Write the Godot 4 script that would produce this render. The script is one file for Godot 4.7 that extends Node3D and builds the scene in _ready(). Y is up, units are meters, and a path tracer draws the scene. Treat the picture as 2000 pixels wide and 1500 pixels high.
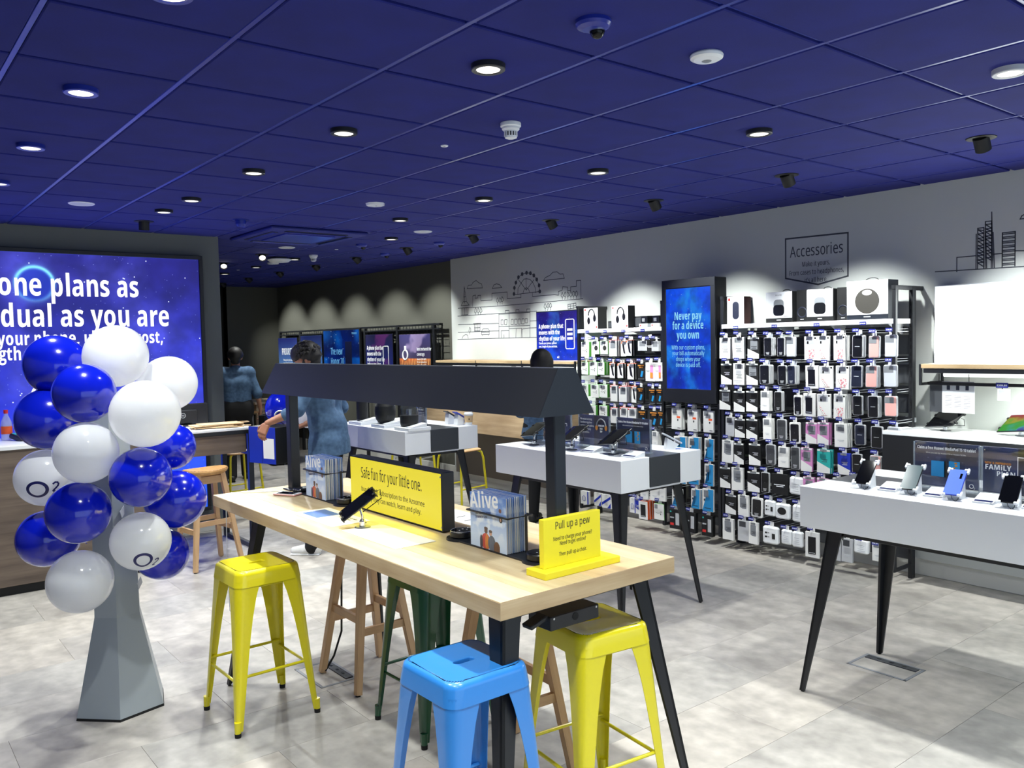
extends Node3D
# A phone shop built in metres: x to the accessory wall, y up, -z down the shop. The camera stands at the origin, 1.8 m up.

const CEIL := 2.891
const WALL := 6.25
const ORD := ["first", "second", "third", "fourth", "fifth", "sixth", "seventh", "eighth", "ninth", "tenth", "eleventh", "twelfth"]
var names := {}
var M := {}
var cache := {}
var rng := RandomNumberGenerator.new()


# ---------------------------------------------------------------- mesh builder
class B:
	var v := PackedVector3Array()
	var n := PackedVector3Array()
	var uv := PackedVector2Array()
	var x := Transform3D()

	func _put(p: Vector3, q: Vector3, t: Vector2) -> void:
		v.append(x * p)
		n.append((x.basis * q).normalized())
		uv.append(t)

	func tri(a: Vector3, b: Vector3, c: Vector3, na: Vector3, nb: Vector3, nc: Vector3, ta := Vector2.ZERO, tb := Vector2.ZERO, tc := Vector2.ZERO) -> void:
		if (b - a).cross(c - a).dot(na + nb + nc) > 0.0:
			_put(a, na, ta); _put(c, nc, tc); _put(b, nb, tb)
		else:
			_put(a, na, ta); _put(b, nb, tb); _put(c, nc, tc)

	func face(p: Array, out: Vector3, t: Array = []) -> void:
		var nn: Vector3 = (p[1] - p[0]).cross(p[2] - p[0]).normalized()
		if nn.dot(out) < 0.0:
			nn = -nn
		if t.is_empty():
			var ax := nn.abs()
			for q: Vector3 in p:
				if ax.y >= ax.x and ax.y >= ax.z: t.append(Vector2(q.x, q.z))
				elif ax.x >= ax.z: t.append(Vector2(q.y, q.z))
				else: t.append(Vector2(q.y, q.x))
		for i in range(1, p.size() - 1):
			tri(p[0], p[i], p[i + 1], nn, nn, nn, t[0], t[i], t[i + 1])

	func box(c: Vector3, s: Vector3, bev := 0.0, bas := Basis()) -> void:
		var h := s * 0.5
		var keep := x
		x = x * Transform3D(bas, c)
		var e := [Vector3.RIGHT, Vector3.UP, Vector3.BACK]
		var P := func(sg: Vector3, ax: int) -> Vector3:
			var q := Vector3(sg.x * (h.x - bev), sg.y * (h.y - bev), sg.z * (h.z - bev))
			q[ax] = sg[ax] * h[ax]
			return q
		for a in 3:
			var u := (a + 1) % 3
			var w := (a + 2) % 3
			for s1 in [-1.0, 1.0]:
				var q := []
				for m in [[-1, -1], [1, -1], [1, 1], [-1, 1]]:
					var sg := Vector3.ZERO
					sg[a] = s1; sg[u] = m[0]; sg[w] = m[1]
					q.append(P.call(sg, a))
				face(q, e[a] * s1)
		if bev > 0.0:
			for a in 3:
				var u := (a + 1) % 3
				var w := (a + 2) % 3
				for m in [[-1, -1], [1, -1], [1, 1], [-1, 1]]:
					var lo := Vector3.ZERO
					lo[a] = -1; lo[u] = m[0]; lo[w] = m[1]
					var hi := lo
					hi[a] = 1
					face([P.call(lo, u), P.call(hi, u), P.call(hi, w), P.call(lo, w)], e[u] * float(m[0]) + e[w] * float(m[1]))
			for i in 8:
				var sg := Vector3(1 if i & 1 else -1, 1 if i & 2 else -1, 1 if i & 4 else -1)
				face([P.call(sg, 0), P.call(sg, 1), P.call(sg, 2)], sg)
		x = keep

	func cyl(a: Vector3, b: Vector3, ra: float, rb := -1.0, seg := 14, caps := true) -> void:
		if rb < 0.0: rb = ra
		var d := (b - a).normalized()
		var u := d.cross(Vector3.UP if absf(d.y) < 0.9 else Vector3.RIGHT).normalized()
		var w := d.cross(u)
		var lean := (ra - rb) / maxf((b - a).length(), 1e-5)
		for i in seg:
			var t0 := TAU * i / seg
			var t1 := TAU * (i + 1) / seg
			var c0 := u * cos(t0) + w * sin(t0)
			var c1 := u * cos(t1) + w * sin(t1)
			var n0 := (c0 + d * lean).normalized()
			var n1 := (c1 + d * lean).normalized()
			tri(a + c0 * ra, a + c1 * ra, b + c1 * rb, n0, n1, n1, Vector2(t0, 0), Vector2(t1, 0), Vector2(t1, 1))
			tri(a + c0 * ra, b + c1 * rb, b + c0 * rb, n0, n1, n0, Vector2(t0, 0), Vector2(t1, 1), Vector2(t0, 1))
			if caps:
				tri(a, a + c0 * ra, a + c1 * ra, -d, -d, -d)
				tri(b, b + c0 * rb, b + c1 * rb, d, d, d)

	func tube(p: Array, r: float, seg := 8, closed := false) -> void:
		var k := p.size()
		var rows := []
		var u := Vector3.ZERO
		for i in k:
			var d: Vector3 = (p[(i + 1) % k] - p[(i - 1 + k) % k]) if closed else (p[mini(i + 1, k - 1)] - p[maxi(i - 1, 0)])
			d = d.normalized()
			if u == Vector3.ZERO: u = d.cross(Vector3.UP if absf(d.y) < 0.9 else Vector3.RIGHT).normalized()
			u = (u - d * u.dot(d)).normalized()
			var w := d.cross(u)
			var row := []
			for j in seg: row.append(p[i] + (u * cos(TAU * j / seg) + w * sin(TAU * j / seg)) * r)
			rows.append(row)
		for i in (k if closed else k - 1):
			for j in seg:
				var i1 := (i + 1) % k
				var j1 := (j + 1) % seg
				var q := [rows[i][j], rows[i1][j], rows[i1][j1], rows[i][j1]]
				var m := [(q[0] - p[i]).normalized(), (q[1] - p[i1]).normalized(), (q[2] - p[i1]).normalized(), (q[3] - p[i]).normalized()]
				tri(q[0], q[1], q[2], m[0], m[1], m[2])
				tri(q[0], q[2], q[3], m[0], m[2], m[3])
		if not closed:
			for e in [0, k - 1]:
				var d: Vector3 = (p[0] - p[1]) if e == 0 else (p[k - 1] - p[k - 2])
				face(rows[e], d)

	# rows of points to a smooth skin; out(p) tells which side is outside through a centre line
	func skin(P: Array, wrap := true, flat := false) -> void:
		var r := P.size()
		var c: int = P[0].size()
		var N := []
		for i in r:
			var mid := Vector3.ZERO
			for q: Vector3 in P[i]: mid += q / c
			var row := []
			for j in c:
				var a: Vector3 = P[mini(i + 1, r - 1)][j] - P[maxi(i - 1, 0)][j]
				var b: Vector3 = (P[i][(j + 1) % c] - P[i][(j - 1 + c) % c]) if wrap else (P[i][mini(j + 1, c - 1)] - P[i][maxi(j - 1, 0)])
				var m := a.cross(b).normalized()
				if wrap and m.dot(P[i][j] - mid) < 0.0: m = -m
				row.append(m)
			N.append(row)
		for i in r - 1:
			for j in (c if wrap else c - 1):
				var j1 := (j + 1) % c
				var q := [P[i][j], P[i + 1][j], P[i + 1][j1], P[i][j1]]
				var t := [Vector2(float(j) / c, float(i) / (r - 1)), Vector2(float(j) / c, float(i + 1) / (r - 1)), Vector2(float(j + 1) / c, float(i + 1) / (r - 1)), Vector2(float(j + 1) / c, float(i) / (r - 1))]
				if flat:
					face(q, N[i][j] + N[i + 1][j1], t)
				else:
					tri(q[0], q[1], q[2], N[i][j], N[i + 1][j], N[i + 1][j1], t[0], t[1], t[2])
					tri(q[0], q[2], q[3], N[i][j], N[i + 1][j1], N[i][j1], t[0], t[2], t[3])

	func lathe(prof: Array, seg := 24, c := Vector3.ZERO) -> void:
		for i in prof.size() - 1:
			var a: Vector2 = prof[i]
			var b: Vector2 = prof[i + 1]
			var d := (b - a).normalized()
			var nr := Vector2(d.y, -d.x)
			for j in seg:
				var t0 := TAU * j / seg
				var t1 := TAU * (j + 1) / seg
				var q := []
				var m := []
				for k in [[a, t0], [b, t0], [b, t1], [a, t1]]:
					q.append(c + Vector3(k[0].x * cos(k[1]), k[0].y, k[0].x * sin(k[1])))
					m.append(Vector3(nr.x * cos(k[1]), nr.y, nr.x * sin(k[1])))
				tri(q[0], q[1], q[2], m[0], m[1], m[2])
				tri(q[0], q[2], q[3], m[0], m[2], m[3])

	func ell(c: Vector3, r: Vector3, seg := 20, rings := 12) -> void:
		for i in rings:
			for j in seg:
				var q := []
				var m := []
				for k in [[i, j], [i + 1, j], [i + 1, j + 1], [i, j + 1]]:
					var th: float = PI * k[0] / rings
					var ph: float = TAU * k[1] / seg
					var d := Vector3(sin(th) * cos(ph), cos(th), sin(th) * sin(ph))
					q.append(c + d * r)
					m.append((d / r).normalized())
				tri(q[0], q[1], q[2], m[0], m[1], m[2])
				tri(q[0], q[2], q[3], m[0], m[2], m[3])

	# polygon in the xy plane pulled from z0 to z1
	func ext(poly: PackedVector2Array, z0: float, z1: float) -> void:
		var idx := Geometry2D.triangulate_polygon(poly)
		for i in range(0, idx.size(), 3):
			for z in [[z0, -1.0], [z1, 1.0]]:
				var q := []
				for k in 3: q.append(Vector3(poly[idx[i + k]].x, poly[idx[i + k]].y, z[0]))
				face(q, Vector3(0, 0, z[1] * signf(z1 - z0)))
		var area := 0.0
		for i in poly.size(): area += poly[i].cross(poly[(i + 1) % poly.size()])
		for i in poly.size():
			var a := poly[i]
			var b := poly[(i + 1) % poly.size()]
			var d := (b - a) * signf(area)
			face([Vector3(a.x, a.y, z0), Vector3(b.x, b.y, z0), Vector3(b.x, b.y, z1), Vector3(a.x, a.y, z1)], Vector3(d.y, -d.x, 0))

	func rect(c: Vector3, right: Vector3, up: Vector3) -> void:   # a printed sheet's face, right and up full lengths
		face([c - right * 0.5 - up * 0.5, c + right * 0.5 - up * 0.5, c + right * 0.5 + up * 0.5, c - right * 0.5 + up * 0.5], right.cross(up), [Vector2(0, 1), Vector2(1, 1), Vector2(1, 0), Vector2(0, 0)])

	func put(m: ArrayMesh, mat: Material) -> void:
		if v.is_empty(): return
		var a := []
		a.resize(Mesh.ARRAY_MAX)
		a[Mesh.ARRAY_VERTEX] = v
		a[Mesh.ARRAY_NORMAL] = n
		a[Mesh.ARRAY_TEX_UV] = uv
		m.add_surface_from_arrays(Mesh.PRIMITIVE_TRIANGLES, a)
		m.surface_set_material(m.get_surface_count() - 1, mat)


func mk(pairs: Array) -> ArrayMesh:
	var m := ArrayMesh.new()
	for i in range(0, pairs.size(), 2): pairs[i].put(m, pairs[i + 1])
	return m


func bev(s: Vector3, b := 0.003) -> B:
	var q := B.new()
	q.box(Vector3.ZERO, s, b)
	return q


# ---------------------------------------------------------------- nodes
func numbered(parent: Node, called: String) -> String:
	var key := "%d/%s" % [parent.get_instance_id(), called]
	var k: int = names.get(key, 0)
	names[key] = k + 1
	return called if k == 0 else "%s_%03d" % [called, k]


func meta(o: Node, label: String, category: String, group := "", kind := "") -> void:
	if label: o.set_meta("label", label)
	if category: o.set_meta("category", category)
	if group: o.set_meta("group", group)
	if kind: o.set_meta("kind", kind)


func thing(called: String, label: String, category: String, at := Vector3.ZERO, turn := 0.0, group := "") -> Node3D:
	var o := Node3D.new()
	o.name = numbered(self, called)
	o.position = at
	o.rotation.y = turn
	add_child(o, true)
	meta(o, label, category, group)
	return o


func obj(called: String, mesh: Mesh, parent: Node3D, at := Vector3.ZERO, bas := Basis()) -> MeshInstance3D:
	var o := MeshInstance3D.new()
	o.name = numbered(parent, called)
	o.mesh = mesh
	o.transform = Transform3D(bas, at)
	parent.add_child(o, true)
	return o


func part(called: String, b: B, mat: Material, parent: Node3D, at := Vector3.ZERO, bas := Basis()) -> MeshInstance3D:
	return obj(called, mk([b, mat]), parent, at, bas)


func solo(called: String, mesh: Mesh, label: String, category: String, at := Vector3.ZERO, turn := 0.0, group := "") -> MeshInstance3D:
	var o := obj(called, mesh, self, at, Basis(Vector3.UP, turn))
	meta(o, label, category, group)
	return o


func struct(called: String, b: B, mat: Material, label: String) -> MeshInstance3D:
	var o := obj(called, mk([b, mat]), self)
	meta(o, label, called.get_slice("_", 0), "", "structure")
	return o


func dup(src: Node3D, label: String, at: Vector3, turn := 0.0, group := "") -> Node3D:
	var o: Node3D = src.duplicate()
	o.name = numbered(self, String(src.name).rstrip("0123456789").trim_suffix("_"))
	add_child(o, true)
	o.position = at
	o.rotation.y = turn
	meta(o, label, "", group)
	return o


# lettering: a TextMesh facing +z of bas; size is the em height in metres
func text(s: String, size: float, mat: Material, parent: Node3D, at: Vector3, bas := Basis(), align := 0, bold := false, wide := 1.0, leading := 0.0) -> MeshInstance3D:
	var t := TextMesh.new()
	var f := SystemFont.new()
	f.font_names = PackedStringArray(["Droid Sans"])
	f.font_weight = 700 if bold else 400
	t.font = f
	t.text = s
	t.font_size = 48
	t.pixel_size = size / 48.0
	t.depth = 0.0006
	t.curve_step = 2.0
	t.line_spacing = leading / t.pixel_size
	t.vertical_alignment = VERTICAL_ALIGNMENT_TOP   # at is where the first line stands
	t.horizontal_alignment = [HORIZONTAL_ALIGNMENT_LEFT, HORIZONTAL_ALIGNMENT_CENTER, HORIZONTAL_ALIGNMENT_RIGHT][align]
	t.material = mat
	return obj("lettering", t, parent, at + bas.y.normalized() * size * 0.93, bas * Basis.from_scale(Vector3(wide, 1, 1)))


# ---------------------------------------------------------------- materials
func c8(r: int, g: int, b: int) -> Color: return Color8(r, g, b)


func mat(key: String, c := Color.WHITE, rough := 0.6, metal := 0.0) -> StandardMaterial3D:
	if M.has(key): return M[key]
	var m := StandardMaterial3D.new()
	m.resource_name = key
	m.albedo_color = c
	m.roughness = rough
	m.metallic = metal
	M[key] = m
	return m


func glow(key: String, c: Color, e: float, t: Texture2D = null) -> StandardMaterial3D:
	if M.has(key): return M[key]
	var m := mat(key, Color.BLACK if t else Color(c.r * 0.15, c.g * 0.15, c.b * 0.15), 0.35)
	m.emission_enabled = true
	m.emission = c
	m.emission_energy_multiplier = e
	if t:
		m.emission_texture = t
		m.emission_operator = BaseMaterial3D.EMISSION_OP_MULTIPLY
	return m


func clear(key: String, c: Color, a: float) -> StandardMaterial3D:
	if M.has(key): return M[key]
	var m := mat(key, Color(c.r, c.g, c.b, a), 0.02)
	m.transparency = BaseMaterial3D.TRANSPARENCY_ALPHA
	return m


func noise(seed_: int, freq: float, w: int, h: int, oct := 4) -> Image:
	var f := FastNoiseLite.new()
	f.seed = seed_
	f.noise_type = FastNoiseLite.TYPE_SIMPLEX_SMOOTH
	f.frequency = freq
	f.fractal_octaves = oct
	return f.get_seamless_image(w, h)


func paint(w: int, h: int, f: Callable) -> ImageTexture:
	var by := PackedByteArray()
	by.resize(w * h * 3)
	var k := 0
	for y in h:
		for x in w:
			var c: Color = f.call(x, y)
			by[k] = clampi(int(c.r * 255.0), 0, 255)
			by[k + 1] = clampi(int(c.g * 255.0), 0, 255)
			by[k + 2] = clampi(int(c.b * 255.0), 0, 255)
			k += 3
	return ImageTexture.create_from_image(Image.create_from_data(w, h, false, Image.FORMAT_RGB8, by))


func wood_texture(seed_: int, light: Color, dark: Color, streak: float) -> ImageTexture:   # the grain runs along v
	var a := noise(seed_, 0.02, 512, 64, 5)
	a.resize(512, 512)
	var b := noise(seed_ + 1, 0.09, 512, 32, 3)
	b.resize(512, 512)
	var c := noise(seed_ + 2, 0.008, 512, 512, 3)
	var pa := a.get_data()
	var pb := b.get_data()
	var pc := c.get_data()
	return paint(512, 512, func(x: int, y: int) -> Color:
		var i := y * 512 + x
		var s := pa[i] / 255.0
		var fine := pb[i] / 255.0
		var k := clampf(0.55 * s + 0.3 * pc[i] / 255.0 + streak * absf(fine - 0.5), 0.0, 1.0)
		return light.lerp(dark, k))


func starry(seed_: int, w: int, h: int, low: Color, mid: Color, high: Color, stars: int, spread := 1.0) -> Image:
	var a := noise(seed_, 0.004, w, h, 5).get_data()
	var b := noise(seed_ + 7, 0.012, w, h, 4).get_data()
	var t := paint(w, h, func(x: int, y: int) -> Color:
		var i := y * w + x
		var s := float(y) / h
		var base := low.lerp(mid, clampf(s * 1.3 - 0.1, 0.0, 1.0))
		var k := clampf((a[i] / 255.0 - 0.5) * 2.2 * spread, 0.0, 1.0)
		base = base.lerp(high, k * 0.75)
		return base * (0.8 + 0.4 * b[i] / 255.0))
	var im := t.get_image()
	var r := RandomNumberGenerator.new()
	r.seed = seed_
	for i in stars:
		var x := r.randi_range(1, w - 3)
		var y := r.randi_range(1, h - 3)
		var big := r.randf() < 0.12
		var c := Color(0.75, 0.85, 1.0).lerp(im.get_pixel(x, y), r.randf() * 0.6)
		im.set_pixel(x, y, c)
		if big: im.fill_rect(Rect2i(x, y, 2, 2), Color(0.92, 0.96, 1.0))
	return im


func make_materials() -> void:
	mat("black_metal", c8(24, 26, 31), 0.42)
	mat("black_matt", c8(15, 16, 18), 0.6)
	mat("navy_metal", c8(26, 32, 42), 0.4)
	mat("rubber", c8(12, 12, 13), 0.8)
	mat("chrome", c8(200, 202, 205), 0.22, 0.9)
	mat("grey_metal", c8(110, 113, 116), 0.4, 0.5)
	mat("white", c8(240, 243, 246), 0.35)
	mat("white_matt", c8(232, 232, 230), 0.75)
	mat("paper", c8(240, 240, 238), 0.85)
	mat("pale_grey", c8(196, 199, 204), 0.5)
	mat("mid_grey", c8(130, 134, 140), 0.55)
	mat("dark_grey", c8(58, 61, 66), 0.5)
	mat("spine", c8(54, 58, 64), 0.35)
	mat("wall_light", c8(190, 194, 192), 0.85)
	mat("wall_dark", c8(88, 88, 80), 0.9)
	mat("wall_shade", c8(98, 103, 101), 0.9)
	mat("skirting", c8(205, 205, 200), 0.6)
	mat("line", c8(62, 66, 76), 0.8)
	mat("tag_blue", c8(24, 32, 130), 0.45)
	mat("navy_print", c8(18, 30, 84), 0.4)
	mat("deep_navy", c8(12, 18, 48), 0.4)
	mat("logo_navy", c8(16, 22, 92), 0.3)
	mat("orange", c8(236, 92, 38), 0.5)
	mat("red", c8(214, 44, 40), 0.5)
	mat("green", c8(96, 184, 70), 0.5)
	mat("skyblue", c8(32, 140, 202), 0.45)
	mat("pink", c8(236, 176, 170), 0.5)
	mat("lilac", c8(214, 140, 196), 0.45)
	mat("teal", c8(40, 176, 172), 0.4)
	mat("royal", c8(28, 52, 176), 0.4)
	mat("phone_black", c8(10, 11, 14), 0.04).metallic_specular = 0.35
	mat("phone_body", c8(20, 21, 24), 0.3)
	mat("navy_case", c8(28, 34, 54), 0.45)
	mat("grey_case", c8(66, 68, 72), 0.5)
	mat("clear_case", c8(205, 210, 220), 0.25)
	mat("frost", c8(190, 192, 196), 0.3)
	mat("gold_print", c8(206, 134, 48), 0.5)
	mat("ink", c8(40, 40, 38), 0.8)
	mat("skin", c8(190, 138, 112), 0.55)
	mat("skin_dark", c8(168, 116, 90), 0.55)
	mat("hair", c8(24, 20, 18), 0.6)
	mat("trousers", c8(14, 14, 17), 0.85)
	mat("shoe_black", c8(16, 16, 17), 0.5)
	mat("shoe_white", c8(228, 228, 226), 0.6)
	mat("brown_paper", c8(212, 182, 140), 0.85)
	clear("acrylic", Color(0.7, 0.74, 0.8), 0.04)
	clear("acrylic_edge", Color(0.7, 0.76, 0.82), 0.35)
	clear("film", Color(0.95, 0.97, 1.0), 0.22)
	for k in {"yellow_paint": c8(228, 214, 18), "blue_paint": c8(52, 138, 218), "green_paint": c8(8, 74, 44), "white_paint": c8(225, 226, 226)}:
		pass
	var paints := {"yellow_paint": c8(226, 212, 20), "blue_paint": c8(48, 132, 214), "green_paint": c8(10, 78, 46), "white_paint": c8(225, 226, 226)}
	for k: String in paints:
		var m := mat(k, paints[k], 0.3)
		m.clearcoat_enabled = true
		m.clearcoat = 0.5
		m.clearcoat_roughness = 0.08
	mat("yellow_board", c8(240, 226, 40), 0.5)
	# balloons: thin glossy latex that lets a little light through
	for k in [["balloon_blue", c8(12, 30, 196)], ["balloon_white", c8(244, 246, 250)]]:
		var m := mat(k[0], k[1], 0.16)
		m.clearcoat_enabled = true
		m.clearcoat = 0.6
		m.clearcoat_roughness = 0.04
		m.backlight_enabled = true
		m.backlight = Color(1.0, 1.0, 1.0) if k[0] == "balloon_white" else Color(0.06, 0.1, 0.45)
	# grained woods
	var oak := wood_texture(11, c8(226, 208, 174), c8(184, 158, 122), 0.45)
	for k in [["oak", Color(1, 1, 1)], ["oak_grey", Color(0.93, 0.93, 0.9)], ["oak_warm", Color(1.0, 0.97, 0.93)], ["oak_edge", Color(0.9, 0.87, 0.83)], ["beech", Color(0.96, 0.87, 0.8)], ["seat_wood", Color(0.94, 0.8, 0.62)]]:
		var m := mat(k[0], k[1], 0.5)
		m.albedo_texture = oak
		m.uv1_scale = Vector3(1.6, 0.9, 1)
	var walnut := mat("walnut", Color.WHITE, 0.55)
	walnut.albedo_texture = wood_texture(29, c8(134, 118, 104), c8(82, 70, 62), 0.4)
	walnut.uv1_scale = Vector3(1.2, 0.6, 1)
	var panel := mat("panel_wood", Color.WHITE, 0.55)
	panel.albedo_texture = wood_texture(41, c8(196, 172, 140), c8(142, 116, 88), 0.4)
	panel.uv1_scale = Vector3(1.2, 0.6, 1)
	mat("brown_panel", c8(112, 104, 96), 0.7)
	# denim: fine weave and soft wear
	var w1 := noise(5, 0.03, 256, 256, 4).get_data()
	var w2 := noise(6, 0.4, 256, 256, 2).get_data()
	var denim := mat("denim", Color.WHITE, 0.85)
	denim.albedo_texture = paint(256, 256, func(x: int, y: int) -> Color:
		var i := y * 256 + x
		return c8(52, 78, 108).lerp(c8(98, 128, 160), clampf(w1[i] / 255.0 * 0.8 + (w2[i] / 255.0 - 0.5) * 0.35, 0, 1)))
	denim.uv1_triplanar = true
	denim.uv1_scale = Vector3(2.5, 2.5, 2.5)
	# floor: concrete-look vinyl
	var f1 := noise(71, 0.004, 512, 512, 6).get_data()
	var f2 := noise(72, 0.025, 512, 512, 5).get_data()
	var f3i := noise(73, 0.012, 512, 170, 5)
	f3i.resize(512, 512)
	var f3 := f3i.get_data()
	var floor_t := paint(512, 512, func(x: int, y: int) -> Color:
		var i := y * 512 + x
		var k := clampf(0.5 + (f1[i] / 255.0 - 0.5) * 0.5 + (f2[i] / 255.0 - 0.5) * 0.6 + (f3[i] / 255.0 - 0.5) * 0.6, 0, 1)
		return c8(148, 144, 139).lerp(c8(198, 193, 186), k))
	for k in 4:
		var m := mat("floor_%d" % k, [Color(0.98, 0.98, 0.98), Color(0.94, 0.945, 0.95), Color(1.0, 0.99, 0.98), Color(0.965, 0.96, 0.96)][k], 0.5)
		m.albedo_texture = floor_t
		m.uv1_scale = Vector3(0.62, 0.62, 1)
		m.uv1_offset = Vector3(0.27 * k, 0.41 * k, 0)
	# ceiling: deep blue mineral tiles
	var n1 := noise(91, 0.35, 256, 256, 2).get_data()
	var n2 := noise(92, 0.01, 256, 256, 3).get_data()
	var tile_t := paint(256, 256, func(x: int, y: int) -> Color:
		var i := y * 256 + x
		return c8(10, 20, 104).lerp(c8(14, 26, 122), clampf(0.5 + (n1[i] / 255.0 - 0.5) * 0.5 + (n2[i] / 255.0 - 0.5) * 0.7, 0, 1)))
	var tile := mat("ceiling_tile", Color.WHITE, 0.92)
	tile.albedo_texture = tile_t
	tile.uv1_scale = Vector3(1.3, 1.3, 1)
	mat("ceiling_bar", c8(26, 42, 146), 0.3)
	mat("ceiling_blue", c8(17, 28, 116), 0.6)


# ---------------------------------------------------------------- lamps
const TO_WALL := Basis(Vector3(0, 0, 1), Vector3(0, 1, 0), Vector3(-1, 0, 0))   # right, up, facing -x
const DOWN_E := 4.2
const SPOT_E := 6.8


func spot(at: Vector3, towards: Vector3, e: float, angle: float, soft := 0.6, size := 0.045, c := Color(0.985, 1.0, 0.98)) -> void:
	var l := SpotLight3D.new()
	l.name = numbered(self, "lamp_light")
	l.light_energy = e
	l.light_color = c
	l.spot_angle = angle
	l.spot_angle_attenuation = soft
	l.spot_range = 30.0
	l.spot_attenuation = 2.0
	l.light_size = size
	l.shadow_enabled = true
	add_child(l)
	var d := (towards - at).normalized()
	l.transform = Transform3D(Basis.looking_at(d, Vector3.UP if absf(d.y) < 0.95 else Vector3.BACK), at)


func area(at: Vector3, face_to: Vector3, size: Vector2, e: float, c: Color) -> void:
	var l := AreaLight3D.new()
	l.name = numbered(self, "glow_or_fill_light")
	l.light_energy = e
	l.light_color = c
	l.area_size = size
	l.area_range = 20.0
	l.shadow_enabled = true
	add_child(l)
	l.transform = Transform3D(Basis.looking_at(face_to, Vector3.UP if absf(face_to.y) < 0.9 else Vector3.BACK), at)


func downlight(label: String, x: float, z: float, rim: Material, r := 0.068, e := DOWN_E, angle := 50.0) -> void:
	var t := thing("downlight", label, "downlight", Vector3(x, CEIL - 0.0155, z), 0.0, "recessed downlights")
	var ring := B.new()
	ring.lathe([Vector2(r, 0.018), Vector2(r, -0.004), Vector2(r * 0.96, -0.007), Vector2(r * 0.74, -0.007), Vector2(r * 0.7, 0.004)], 32)
	part("rim", ring, rim, t)
	var cone := B.new()   # faceted reflector
	var rows := []
	for k in [[0.71, -0.004], [0.5, 0.011], [0.34, 0.014]]:
		var row := []
		for j in 28: row.append(Vector3(cos(TAU * j / 28), 0, sin(TAU * j / 28)) * r * k[0] * (1.0 if j % 2 else 0.97) + Vector3(0, k[1], 0))
		rows.append(row)
	cone.skin(rows, true, true)
	part("reflector", cone, M.lamp_reflector, t)
	var disc := B.new()
	disc.cyl(Vector3(0, 0.012, 0), Vector3(0, 0.0145, 0), r * 0.36, r * 0.36, 20)
	part("lamp_disc", disc, M.lamp_glow, t)
	if e > 0.0: spot(Vector3(x, CEIL - 0.026, z), Vector3(x, 0, z), e, angle, 0.9)


func spotlight(label: String, x: float, z: float, aim: Vector3, e := SPOT_E, group := "black adjustable spotlights along the accessory wall") -> void:
	var t := thing("spotlight", label, "spotlight", Vector3(x, CEIL, z), 0.0, group)
	var plate := B.new()
	plate.lathe([Vector2(0.0, 0.002), Vector2(0.078, 0.002), Vector2(0.078, -0.004), Vector2(0.072, -0.006), Vector2(0.0, -0.006)], 28)
	part("plate", plate, M.black_matt, t)
	var d := (aim - Vector3(x, CEIL - 0.05, z)).normalized()
	var o := Vector3(0, -0.012, 0)
	var can := B.new()
	can.cyl(o - d * 0.02, o + d * 0.062, 0.042, 0.042, 24, false)
	can.cyl(o + d * 0.062, o + d * 0.05, 0.042, 0.034, 24, false)
	can.cyl(o - d * 0.025, o - d * 0.02, 0.02, 0.042, 24)
	part("can", can, M.black_matt, t)
	var disc := B.new()
	disc.cyl(o + d * 0.046, o + d * 0.048, 0.034, 0.034, 20)
	part("lamp_disc", disc, M.lamp_glow, t)
	if e > 0.0: spot(Vector3(x, CEIL, z) + o + d * 0.055, aim, e, 33.0, 0.7, 0.035)


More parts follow.
